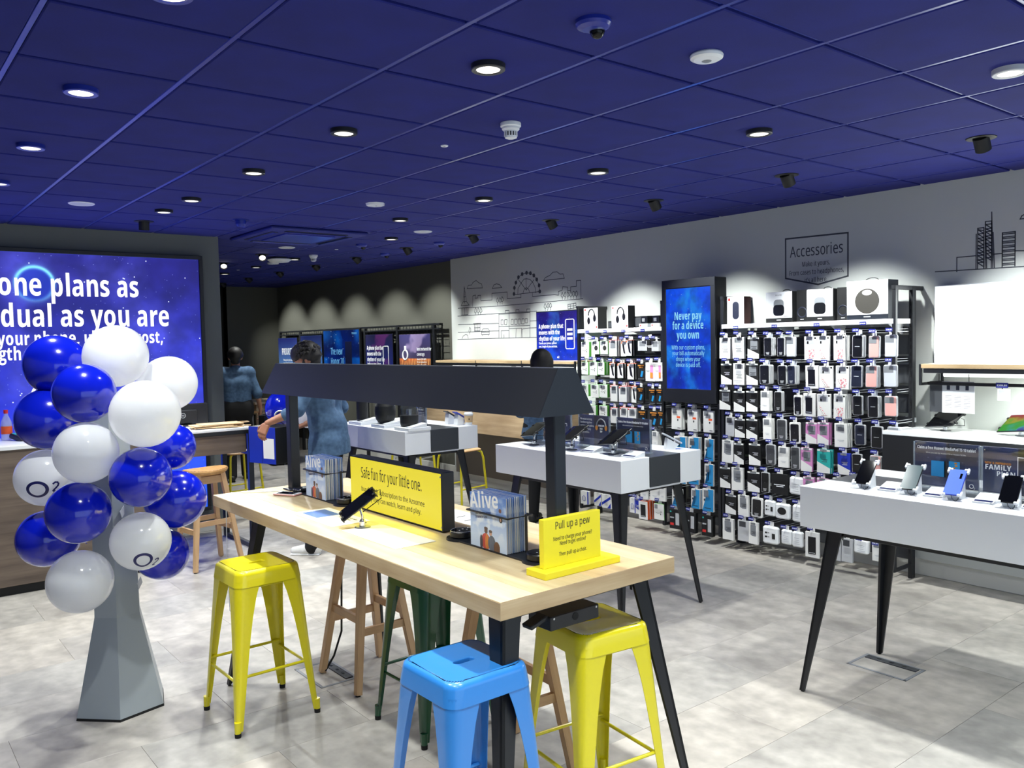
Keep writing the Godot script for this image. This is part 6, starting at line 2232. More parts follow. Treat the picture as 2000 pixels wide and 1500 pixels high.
		"or", "ob", "ea":
			var b := B.new()
			b.box(Vector3(-0.001, 0, 0), Vector3(0.003, h * 0.99, w * 0.98), 0.0008)
			part("white_front", b, M.white_matt if k != "ea" else M.frost, o)
			b = B.new()
			if k == "ob": poly.call(b, [Vector2(-w * 0.25, h * 0.36), Vector2(w * 0.1, h * 0.3), Vector2(w * 0.35, -h * 0.36), Vector2(0.0, -h * 0.25)], 0.0034)
			elif k == "or": b.box(Vector3(-0.003, h * 0.22, w * 0.03), Vector3(0.001, h * 0.44, w * 0.62))
			else: b.box(Vector3(-0.003, h * 0.2, 0.0), Vector3(0.001, h * 0.5, w * 0.62))
			part("window", b, M.phone_body if k == "ob" else M.mid_grey, o)
			if k != "ea":
				b = B.new()
				b.box(Vector3(-0.0032, h * 0.42, -w * 0.38), Vector3(0.001, 0.014, 0.013))
				b.box(Vector3(d * 0.5, h * 0.505, 0), Vector3(d * 0.8, 0.006, w * 0.9))
				part("red_mark" if k == "or" else "orange_top", b, M.red if k == "or" else M.orange, o)
		"pw":
			words.call("orange_words", M.gold_print, h * 0.38, 0.0, w * 0.8, 2, 0.018, 0.011)
			var b := B.new()
			b.box(Vector3(-0.0012, -h * 0.12, w * 0.12), Vector3(0.002, h * 0.36, w * 0.26), 0.0006, Basis(Vector3.RIGHT, 0.3))
			part("device_picture", b, M.skyblue if fmod(w * 1000.0, 2.0) < 1.0 else M.orange, o)
			words.call("print", M.mid_grey, -h * 0.42, 0.0, w * 0.8, 1)
		"wf":
			var b := B.new()
			b.box(Vector3(-0.0012, 0.0, w * 0.15), Vector3(0.002, h * 0.7, w * 0.32), 0.0008)
			part("phone_picture", b, M.lilac, o)
			b = B.new()
			b.box(Vector3(-0.0026, -h * 0.18, w * 0.15), Vector3(0.001, h * 0.3, w * 0.28))
			part("picture_detail", b, M.gold_print, o)
			words.call("print", M.mid_grey, 0.01, -w * 0.25, w * 0.4, 2)
		"we", "wz":
			var b := B.new()
			if k == "we":
				b.tube([Vector3(-0.001, -0.03, -0.02), Vector3(-0.001, 0.005, -0.025), Vector3(-0.001, 0.02, -0.005), Vector3(-0.001, 0.005, 0.012), Vector3(-0.001, -0.03, 0.01)], 0.0018, 5, true)
				flat.call(b, 0, w * 0.42, h * 0.98, w * 0.15)
			else:
				poly.call(b, [Vector2(-w * 0.48, -h * 0.1), Vector2(w * 0.48, h * 0.4), Vector2(w * 0.48, h * 0.2), Vector2(-w * 0.48, -h * 0.3)])
				poly.call(b, [Vector2(w * 0.1, -h * 0.48), Vector2(w * 0.48, -h * 0.1), Vector2(w * 0.48, -h * 0.48)])
			part("blue_print", b, M.royal, o)
		"wo":
			var b := B.new()
			flat.call(b, h * 0.36, -w * 0.2, h * 0.2, w * 0.42)
			part("security_sticker", b, M.mid_grey, o)
			b = B.new()
			flat.call(b, h * 0.09, w * 0.2, h * 0.09, w * 0.34)
			part("orange_label", b, M.orange, o)
			b = B.new()
			poly.call(b, [Vector2(w * 0.08, 0.0), Vector2(w * 0.2, 0.0), Vector2(w * 0.2, -h * 0.07), Vector2(w * 0.14, -h * 0.11), Vector2(w * 0.08, -h * 0.07)], 0.001)
			flat.call(b, -h * 0.42, w * 0.26, 0.007, w * 0.3)
			part("shield_print", b, M.dark_grey, o)
		"wb":
			var b := B.new()
			poly.call(b, [Vector2(w * 0.02, h * 0.49), Vector2(w * 0.49, h * 0.49), Vector2(w * 0.49, -h * 0.49), Vector2(-w * 0.49, -h * 0.49), Vector2(w * 0.02, -h * 0.24)])
			part("blue_print", b, M.skyblue, o)
			b = B.new()
			flat.call(b, h * 0.28, -w * 0.15, h * 0.3, w * 0.42, 0.0012)
			part("window", b, M.mid_grey, o)
			words.call("print", M.ink, -h * 0.36, 0.0, w * 0.6, 1, 0.01, 0.006)
			b = B.new()
			flat.call(b, 0.0, -w * 0.3, 0.018, 0.014, 0.0012)
			part("shield_print", b, M.dark_grey, o)
		"br":
			var b := B.new()
			b.box(Vector3(-0.001, h * 0.02, w * 0.22), Vector3(0.002, h * 0.62, w * 0.32), 0.0008)
			part("phone_picture", b, M.frost, o)
			b = B.new()
			flat.call(b, -h * 0.26, -w * 0.26, h * 0.13, w * 0.32)
			part("red_label", b, M.red, o)
			b = B.new()
			b.cyl(Vector3(0, h * 0.38, -w * 0.36), Vector3(-0.0012, h * 0.38, -w * 0.36), 0.008, 0.008, 12)
			part("round_sticker", b, M.teal, o)
			words.call("print", M.pale_grey, h * 0.08, -w * 0.25, w * 0.34, 1, 0.01, 0.012)
	if k != "br" or true:   # hanging tab with its slot over the peg
		var b := B.new()
		b.box(Vector3(d * 0.5, h / 2 + 0.018, 0), Vector3(0.0012, 0.036, w * 0.36), 0.0004)
		part("hang_tab", b, M.clear_case if k in ["ph", "pb", "pd", "pg", "gn", "gv", "pk", "cl"] else M.white_matt, o)
	return o


func rr_yz(w: float, h: float, r: float, x: float) -> Array:
	var o := []
	for p: Vector3 in rounded(w / 2, h / 2, minf(r, w / 2), 0.0, 5): o.append(Vector3(x, p.z, p.x))
	return o


var tag_meshes: Array = []


func tag_mesh(k: int) -> ArrayMesh:
	if tag_meshes.is_empty():
		for s in ["£24.99", "£19.99", "£34.99", "£29.99", "£14.99"]:
			var b := B.new()
			b.box(Vector3.ZERO, Vector3(0.0025, 0.026, 0.05), 0.0006)
			var m := mk([b, M.tag_blue])
			var t := TextMesh.new()
			var f := SystemFont.new()
			f.font_names = PackedStringArray(["Droid Sans"])
			f.font_weight = 700
			t.font = f
			t.text = s
			t.font_size = 32
			t.pixel_size = 0.0135 / 32.0
			t.depth = 0.0004
			t.curve_step = 4.0
			var a := t.surface_get_arrays(0)
			var x := Transform3D(TO_WALL, Vector3(-0.0015, 0, 0))
			var v: PackedVector3Array = a[Mesh.ARRAY_VERTEX]
			var n: PackedVector3Array = a[Mesh.ARRAY_NORMAL]
			for i in v.size():
				v[i] = x * v[i]
				n[i] = x.basis * n[i]
			var o := []
			o.resize(Mesh.ARRAY_MAX)
			o[Mesh.ARRAY_VERTEX] = v
			o[Mesh.ARRAY_NORMAL] = n
			if a[Mesh.ARRAY_INDEX] != null: o[Mesh.ARRAY_INDEX] = a[Mesh.ARRAY_INDEX]
			m.add_surface_from_arrays(Mesh.PRIMITIVE_TRIANGLES, o)
			m.surface_set_material(1, M.white)
			tag_meshes.append(m)
	return tag_meshes[k % 5]


const XF := 5.83


func hang(rack: Node3D, rows: Array, where: String, group: String, from_left: bool) -> void:
	var rod := B.new()
	rod.cyl(Vector3(0.29, 0, 0), Vector3(-0.03, 0, 0), 0.0028, 0.0028, 8)
	rod.cyl(Vector3(0.29, 0.018, 0), Vector3(-0.035, 0.018, 0), 0.002, 0.002, 8)
	rod.box(Vector3(0.286, 0.009, 0), Vector3(0.008, 0.034, 0.03), 0.001)
	var rod_mesh := mk([rod, M.pale_grey])
	rng.seed = 99
	for r in rows.size():
		var list: PackedStringArray = rows[r].split("; ")
		for i in list.size():
			var q := list[i].split(" ")
			var k := q[0]
			var z := float(q[1])
			var y := float(q[2])
			var w := float(q[3])
			var h := float(q[4])
			var n := int(q[5])
			var s: Array = SIZES[k]
			var src := pack_proto(k)
			var peg_y: float = y + h / 2 + 0.022 * h / s[1]
			var peg := obj("peg", rod_mesh, rack, Vector3(XF, peg_y, z) - rack.position)
			obj("price_tag", tag_mesh(r + i * 2), peg, Vector3(-0.036, 0.014, 0.004), Basis(Vector3.BACK, -0.12))
			var place: String = ORD[i] if from_left else ORD[list.size() - 1 - i]
			for l in n:
				var o: Node3D = src.duplicate()
				o.name = numbered(self, "accessory_pack")
				add_child(o, true)
				var sc := Vector3(1.0, clampf(h / s[1], 0.85, 1.15), clampf(w / s[0], 0.8, 1.2))
				var tilt := rng.randf_range(-0.02, 0.02)
				var turn := rng.randf_range(-0.03, 0.06)
				var dep: float = s[2] + 0.003
				o.transform = Transform3D(Basis(Vector3.UP, turn) * Basis(Vector3.RIGHT, tilt) * Basis.from_scale(sc), Vector3(XF + dep * l * 1.05, y, z + 0.003 * l))
				if l == 0:
					meta(o, "%s, %s from the portrait screen, %s row, %s" % [LOOKS[k], place, ORD[r], where], "accessory pack", group)
				else:
					meta(o, "%s, %s behind the %s front pack, %s row, %s" % [LOOKS[k], ["", "next", "second", "third"][l], place, ORD[r], where], "accessory pack", "packs behind the front ones on the pegs")


func rack(called_where: String, z0: float, z1: float, top: float, ys: Array, shelf: bool, left_post: bool) -> Node3D:
	var t := thing("accessory_rack", called_where, "display rack", Vector3(5.98, 0, (z0 + z1) / 2))
	var len := z1 - z0
	for s in ([-1, 1] if left_post else [1]):
		var b := B.new()
		b.box(Vector3(-0.13, (top + 0.09) / 2, s * (len / 2 - 0.014)), Vector3(0.03, top - 0.09, 0.028), 0.002)
		part("front_post", b, M.black_metal, t)
		b = B.new()
		b.box(Vector3(0.13, top / 2, s * (len / 2 - 0.014)), Vector3(0.05, top, 0.03), 0.002)
		part("rear_post", b, M.black_metal, t)
		b = B.new()
		b.box(Vector3(0.06, top - 0.015, s * (len / 2 - 0.014)), Vector3(0.42, 0.03, 0.026), 0.002)
		part("top_arm", b, M.black_metal, t)
		b = B.new()
		b.box(Vector3(0.0, 0.1, s * (len / 2 - 0.014)), Vector3(0.28, 0.024, 0.02), 0.002)
		part("foot_arm", b, M.black_metal, t)
		b = B.new()
		for i in 36: b.box(Vector3(0.1045, 0.2 + 0.052 * i, s * (len / 2 - 0.014)), Vector3(0.002, 0.026, 0.008))
		part("slot", b, M.rubber, t)
	for y: float in ys:
		var b := B.new()
		b.box(Vector3(0.125, y, 0), Vector3(0.03, 0.045, len - 0.06), 0.002)
		part("peg_rail", b, M.black_metal, t)
		b = B.new()
		b.box(Vector3(0.15, y - 0.11, 0), Vector3(0.012, 0.14, len - 0.06), 0.002)
		part("back_panel", b, M.dark_grey, t)
	if shelf:
		var b := B.new()
		b.box(Vector3(-0.005, 1.895, 0.0), Vector3(0.29, 0.036, len - 0.03), 0.002)
		var sh := part("shelf_board", b, M.white, t)
		for k in 4:
			b = B.new()
			b.ext(PackedVector2Array([Vector2(-0.1, 1.877), Vector2(0.12, 1.877), Vector2(0.12, 1.8), Vector2(0.09, 1.8)]), -0.004, 0.004)
			part("shelf_bracket", b, M.pale_grey, sh, Vector3(0, 0, -len / 2 + 0.08 + (len - 0.16) * k / 3.0))
		for k in 4:
			obj("shelf_tag", tag_mesh(k + 1), sh, Vector3(-0.153, 1.885, -len / 2 + 0.16 + (len - 0.4) * k / 3.0))
	return t


func goods_box(label: String, z: float, w: float, h: float, d: float, picture: String, side: Material, heading: String) -> void:
	var t := thing("boxed_speaker" if picture != "headphones" else "boxed_headphones", label, "boxed speaker" if picture != "headphones" else "boxed headphones", Vector3(5.87, 1.9135, z), 0.04, "boxes on the white shelf above the racks")
	part("carton", bev(Vector3(d, h, w), 0.002), side, t, Vector3(d / 2 + 0.001, h / 2, 0))
	part("front_card", bev(Vector3(0.003, h * 0.995 - (0.035 if picture in ["jar", "ring"] else 0.0), w * 0.995), 0.0008), M.white, t, Vector3(0, h / 2 + (0.0175 if picture in ["jar", "ring"] else 0.0), 0))
	var b := B.new()
	var x := -0.0025
	match picture:
		"bottle":
			b.skin([rr_at(0.065, 0.15, 0.03, x + 0.002, h * 0.5, 0.002), rr_at(0.062, 0.147, 0.029, x, h * 0.5, 0.002), rr_at(0.001, 0.001, 0.0003, x - 0.0005, h * 0.5, 0.002)])
			part("speaker_picture", b, M.navy_case, t)
			b = B.new()
			b.box(Vector3(x, h - 0.022, -w / 2 + 0.022), Vector3(0.002, 0.022, 0.022))
			part("red_mark", b, M.red, t)
		"jar":
			b.skin([rr_at(0.1, 0.09, 0.03, x + 0.002, h * 0.4, 0.0), rr_at(0.097, 0.087, 0.029, x, h * 0.4, 0.0), rr_at(0.001, 0.001, 0.0003, x - 0.0005, h * 0.4, 0.0)])
			part("speaker_picture", b, M.phone_body, t)
			b = B.new()
			b.skin([rr_at(0.092, 0.075, 0.03, x + 0.002, h * 0.6, 0.0), rr_at(0.09, 0.073, 0.029, x + 0.0005, h * 0.6, 0.0), rr_at(0.001, 0.001, 0.0003, x, h * 0.6, 0.0)])
			part("glass_picture", b, M.mid_grey, t)
		"ring":
			b.cyl(Vector3(x + 0.002, h * 0.47, 0), Vector3(x, h * 0.47, 0), 0.092, 0.091, 40)
			part("speaker_picture", b, mat("warm_black", c8(52, 50, 46), 0.7), t)
			b = B.new()
			b.x = Transform3D(Basis.from_scale(Vector3(1, 0.55, 1)), Vector3(0, h * 0.47 + 0.062, 0))
			b.cyl(Vector3(x + 0.002, 0, 0), Vector3(x - 0.0008, 0, 0), 0.036, 0.036, 28)
			part("handle_gap", b, M.white, t)
		"headphones":
			var arc := []
			for i in 15: arc.append(Vector3(x, h * 0.5 + 0.03 + 0.062 * sin(PI * i / 14.0), 0.012 - 0.042 * cos(PI * i / 14.0)))
			b.tube(arc, 0.007, 8)
			for s in [-1, 1]: b.ell(Vector3(x, h * 0.5 - 0.01 - 0.012 * s * -1, 0.012 + s * 0.04), Vector3(0.004, 0.036, 0.021), 16, 10)
			part("headphones_picture", b, M.phone_body, t)
			b = B.new()
			b.box(Vector3(x, h - 0.018, -w / 2 + 0.02), Vector3(0.002, 0.018, 0.018))
			b.box(Vector3(x, 0.02, w / 2 - 0.014), Vector3(0.002, 0.02, 0.014))
			part("red_mark", b, M.red, t)
	if heading: text(heading, 0.017, M.mid_grey, t, Vector3(-0.0022, h - 0.032, 0), TO_WALL, 1)
	b = B.new()
	b.box(Vector3(-0.002, 0.05 if picture in ["jar", "ring"] else 0.018, w * 0.3), Vector3(0.001, 0.004, w * 0.2))
	part("print", b, M.mid_grey, t)
	if picture in ["jar", "ring"]:
		b = B.new()
		b.box(Vector3(-0.0005, 0.02, 0), Vector3(0.002, 0.006, w * 0.16))
		part("white_words", b, M.white, t)
		b = B.new()
		var hp := []
		for i in 9: hp.append(Vector3(d * 0.5, h + 0.022 * sin(PI * i / 8.0), w * 0.16 * cos(PI * i / 8.0)))
		b.tube(hp, 0.0025, 6)
		part("carry_handle", b, M.rubber, t)


func rr_at(w: float, h: float, r: float, x: float, y: float, z: float) -> Array:
	var o := []
	for p: Vector3 in rr_yz(w, h, r, x): o.append(p + Vector3(0, y, z))
	return o


func racks() -> void:
	var right := [
		"wt -4.423 1.712 0.108 0.177 1; wt -4.288 1.714 0.116 0.180 1; bg -4.139 1.712 0.110 0.175 1; ph -4.001 1.721 0.074 0.151 3; ph -3.881 1.720 0.069 0.149 1; cl -3.791 1.718 0.080 0.157 1; fl -3.620 1.707 0.106 0.184 1; fm -3.512 1.706 0.102 0.188 1; fl -3.381 1.707 0.097 0.188 3; gn -3.237 1.718 0.085 0.165 2; pk -3.111 1.713 0.082 0.160 1; cl -2.986 1.719 0.091 0.160 1",
		"bk -4.408 1.494 0.111 0.178 1; wt -4.285 1.495 0.109 0.180 1; bg -4.152 1.497 0.113 0.176 1; ph -4.033 1.497 0.092 0.158 3; ph -3.871 1.496 0.078 0.153 1; pb -3.787 1.498 0.071 0.151 3; wp -3.610 1.485 0.109 0.179 1; fm -3.489 1.484 0.112 0.176 1; fl -3.358 1.486 0.108 0.177 2; gv -3.245 1.498 0.088 0.161 1; pk -3.130 1.498 0.091 0.161 2; cl -2.990 1.505 0.098 0.160 1",
		"bg -4.425 1.276 0.112 0.169 1; bk -4.280 1.268 0.108 0.173 1; bk -4.156 1.274 0.110 0.170 1; wh -4.032 1.282 0.082 0.162 2; pd -3.907 1.283 0.067 0.162 2; pf -3.731 1.260 0.076 0.162 1; wp -3.633 1.269 0.103 0.180 1; fm -3.508 1.268 0.113 0.181 1; fl -3.381 1.269 0.094 0.186 4; gn -3.237 1.284 0.079 0.144 1; gn -3.117 1.279 0.083 0.158 2; pk -2.986 1.289 0.091 0.148 1",
		"gy -4.377 1.051 0.088 0.164 1; bk -4.276 1.044 0.105 0.157 1; bk -4.158 1.045 0.112 0.165 1; wh -4.011 1.056 0.079 0.171 2; pg -3.878 1.059 0.086 0.166 1; pf -3.759 1.042 0.093 0.169 1; pl -3.615 1.052 0.095 0.164 1; pl -3.515 1.055 0.096 0.170 2; wh -3.369 1.051 0.102 0.179 3; gv -3.218 1.067 0.082 0.150 1; gn -3.090 1.058 0.089 0.160 1; cl -2.958 1.069 0.107 0.149 1",
		"wd -4.402 0.837 0.113 0.191 1; bk -4.287 0.829 0.096 0.177 1; bk -4.131 0.837 0.111 0.178 1; pg -3.981 0.850 0.089 0.163 1; wh -3.863 0.840 0.096 0.165 1; pg -3.755 0.842 0.080 0.178 1; pl -3.657 0.840 0.096 0.184 1; tl -3.511 0.842 0.110 0.182 2; bl -3.344 0.838 0.104 0.161 1; gn -3.242 0.846 0.078 0.155 1; pk -3.098 0.854 0.090 0.140 1",
		"bk -4.428 0.613 0.104 0.177 1; wd -4.306 0.613 0.111 0.194 1; bk -4.143 0.609 0.121 0.167 1; pd -4.033 0.617 0.081 0.165 1; dk -3.899 0.617 0.150 0.168 1; ch -3.753 0.622 0.130 0.140 1; pl -3.638 0.622 0.097 0.168 1; pl -3.522 0.627 0.094 0.165 1; wh -3.391 0.639 0.091 0.171 1; gn -3.260 0.656 0.079 0.169 1",
		"bk -4.373 0.389 0.108 0.164 1; wd -4.248 0.394 0.103 0.177 1; pf -4.114 0.399 0.124 0.163 1; cp -3.997 0.410 0.099 0.125 1; co -3.878 0.401 0.128 0.123 1; ch -3.739 0.403 0.099 0.133 1",
		"wd -4.404 0.172 0.109 0.181 1; gy -4.249 0.183 0.105 0.174 1; wd -4.150 0.179 0.084 0.180 1; cp -3.992 0.188 0.147 0.142 1; ch -3.845 0.197 0.090 0.116 1; ch -3.744 0.195 0.091 0.122 1; wp -3.610 0.178 0.117 0.199 1; gy -3.408 0.177 0.078 0.166 1; gy -3.321 0.186 0.086 0.176 1; ch -3.212 0.235 0.114 0.079 1; wh -3.086 0.223 0.046 0.083 1",
	]
	var left := [
		"gr -6.126 1.711 0.114 0.150 1; gc -5.977 1.727 0.106 0.128 1; gc -5.858 1.727 0.104 0.127 1; or -5.738 1.720 0.101 0.155 3; ob -5.595 1.713 0.069 0.140 1; ob -5.526 1.721 0.071 0.146 2; ea -5.354 1.742 0.115 0.093 1; dk -5.267 1.742 0.043 0.092 1; ea -5.198 1.737 0.085 0.094 1",
		"gr -6.133 1.522 0.100 0.127 1; gr -6.013 1.521 0.112 0.136 1; gr -5.905 1.524 0.097 0.124 2; ob -5.750 1.504 0.071 0.146 1; ob -5.643 1.504 0.075 0.140 2; ob -5.509 1.498 0.082 0.149 2; pw -5.377 1.498 0.095 0.156 1; wf -5.263 1.500 0.118 0.174 1; wf -5.159 1.502 0.074 0.171 1",
		"gr -6.130 1.302 0.085 0.117 1; gr -5.993 1.299 0.101 0.132 1; gr -5.877 1.304 0.113 0.127 1; or -5.735 1.284 0.097 0.156 1; or -5.614 1.280 0.099 0.151 3; ob -5.470 1.283 0.063 0.155 1; pw -5.390 1.279 0.086 0.154 1; pw -5.244 1.273 0.079 0.148 1; pw -5.158 1.276 0.073 0.147 1",
		"gr -6.034 1.085 0.097 0.137 1; gr -5.883 1.092 0.109 0.135 1; or -5.736 1.069 0.092 0.149 1; or -5.609 1.078 0.099 0.151 1; or -5.499 1.077 0.101 0.150 1; pw -5.372 1.058 0.094 0.167 1; pw -5.230 1.059 0.096 0.162 1; pw -5.145 1.064 0.050 0.160 1",
		"wh -5.216 0.878 0.062 0.146 3",
		"wh -5.359 0.380 0.093 0.159 1; wh -5.228 0.385 0.111 0.165 2; wh -5.133 0.394 0.059 0.167 1",
		"we -6.171 0.209 0.132 0.133 1; wz -5.981 0.216 0.098 0.132 1; wz -5.859 0.211 0.119 0.136 1; we -5.748 0.205 0.095 0.126 1; we -5.507 0.221 0.046 0.142 1; bl -5.450 0.221 0.055 0.142 1; oh -5.370 0.194 0.108 0.171 3; gr -5.174 0.208 0.118 0.157 1",
	]
	var middle := [
		"wo -4.956 1.083 0.114 0.191 2; wo -4.776 1.080 0.110 0.196 2; wo -4.602 1.079 0.108 0.188 1",
		"wb -4.922 0.829 0.140 0.191 2; wb -4.766 0.833 0.112 0.197 2; wb -4.598 0.833 0.097 0.194 1",
		"wb -4.925 0.599 0.140 0.192 1; wb -4.769 0.607 0.112 0.188 1; wb -4.601 0.614 0.097 0.190 1",
		"wb -4.959 0.369 0.117 0.145 1; wb -4.751 0.386 0.095 0.173 2; wb -4.614 0.392 0.121 0.196 1",
		"br -4.986 0.168 0.130 0.175 1; br -4.812 0.166 0.117 0.181 1; br -4.624 0.165 0.117 0.182 1",
	]
	var rr := rack("black rack of phone cases between portrait screen and blank white screen", -4.47, -2.955, 2.15, [1.835, 1.617, 1.4, 1.175, 0.96, 0.74, 0.515, 0.31], true, true)
	hang(rr, right, "case rack", "phone case packs on the rack beside the white screen", true)
	var rl := rack("black rack of cables and chargers between the portrait screen and the town drawing", -6.25, -5.11, 2.15, [1.83, 1.62, 1.4, 1.185, 0.96, 0.7, 0.5, 0.31], true, true)
	hang(rl, left, "cable rack", "cable and charger packs on the far rack", false)
	var rm := rack("narrow black rack bay under the portrait screen", -5.1, -4.48, 1.235, [1.2, 0.95, 0.72, 0.5, 0.285], false, false)
	hang(rm, middle, "screen bay", "case packs in the bay under the portrait screen", true)
	goods_box("white box picturing a slim bottle-shaped speaker beside the portrait screen", -4.34, 0.165, 0.228, 0.1, "bottle", mat("dark_red", c8(70, 26, 22), 0.5), "")
	goods_box("white box picturing a glass-topped speaker, nearer the portrait screen", -3.925, 0.235, 0.245, 0.24, "jar", M.black_matt, "ALLURE")
	goods_box("white box picturing a glass-topped speaker, next to the largest speaker box", -3.565, 0.215, 0.245, 0.24, "jar", M.black_matt, "ALLURE")
	goods_box("largest white box picturing a round black speaker at the rack end", -3.185, 0.31, 0.285, 0.16, "ring", M.navy_metal, "ONYX STUDIO")
	goods_box("white headphones box nearest the lit phone plan screen", -6.08, 0.19, 0.212, 0.13, "headphones", M.black_matt, "")
	goods_box("white headphones box second from the lit phone plan screen", -5.68, 0.21, 0.215, 0.1, "headphones", M.black_matt, "BASS")
	for k in [[-3.745, "beside the first glass-topped speaker box"], [-3.4, "beside the second glass-topped speaker box"]]:
		var t := thing("boxed_speaker", "black speaker carton with a round lens %s" % k[1], "boxed speaker", Vector3(5.98, 1.9135, k[0]), 0.0, "boxes on the white shelf above the racks")
		part("carton", bev(Vector3(0.13, 0.25, 0.1), 0.003), M.black_matt, t, Vector3(0, 0.125, 0))
		var b := B.new()
		b.tube(circle(Vector3(-0.066, 0.075, 0.0), 0.038, Vector3.BACK, Vector3.UP, 24), 0.005, 6, true)
		part("lens_picture", b, M.navy_case, t)
		b = B.new()
		b.box(Vector3(-0.0655, 0.02, 0), Vector3(0.001, 0.005, 0.03))
		part("white_words", b, M.white, t)
	for k in [[-5.37, "nearer the headphones boxes"], [-5.225, "nearer the portrait screen"]]:
		var t := thing("boxed_speaker", "small white and black cube speaker box %s" % k[1], "boxed speaker", Vector3(5.91, 1.9135, k[0]), 0.0, "boxes on the white shelf above the racks")
		part("base_card", bev(Vector3(0.1, 0.034, 0.105), 0.002), M.white, t, Vector3(0, 0.017, 0))
		part("cube", bev(Vector3(0.085, 0.07, 0.085), 0.006), M.phone_body, t, Vector3(0, 0.069, 0))
		var b := B.new()
		b.box(Vector3(-0.0505, 0.018, -0.035), Vector3(0.001, 0.014, 0.014))
		part("red_mark", b, M.red, t)
		b = B.new()
		for i in 3: b.box(Vector3(-0.0432, 0.08 - 0.011 * i, -0.004), Vector3(0.001, 0.006, 0.034))
		part("white_words", b, M.pale_grey, t)
	var sm := thing("boxed_speaker", "low black carton lying behind the headphones boxes on the white shelf", "boxed speaker", Vector3(6.02, 1.9135, -5.86))
	part("carton", bev(Vector3(0.14, 0.075, 0.12), 0.003), M.black_matt, sm, Vector3(0, 0.0375, 0))
	part("end_label", bev(Vector3(0.002, 0.05, 0.09), 0.0005), M.dark_grey, sm, Vector3(-0.071, 0.037, 0))
	var sm2 := thing("boxed_speaker", "long black carton between second headphones box and the cube speakers", "boxed speaker", Vector3(6.02, 1.9135, -5.5))
	part("carton", bev(Vector3(0.12, 0.11, 0.2), 0.003), M.black_matt, sm2, Vector3(0, 0.055, 0))
	part("end_label", bev(Vector3(0.002, 0.08, 0.16), 0.0005), M.dark_grey, sm2, Vector3(-0.061, 0.055, 0))


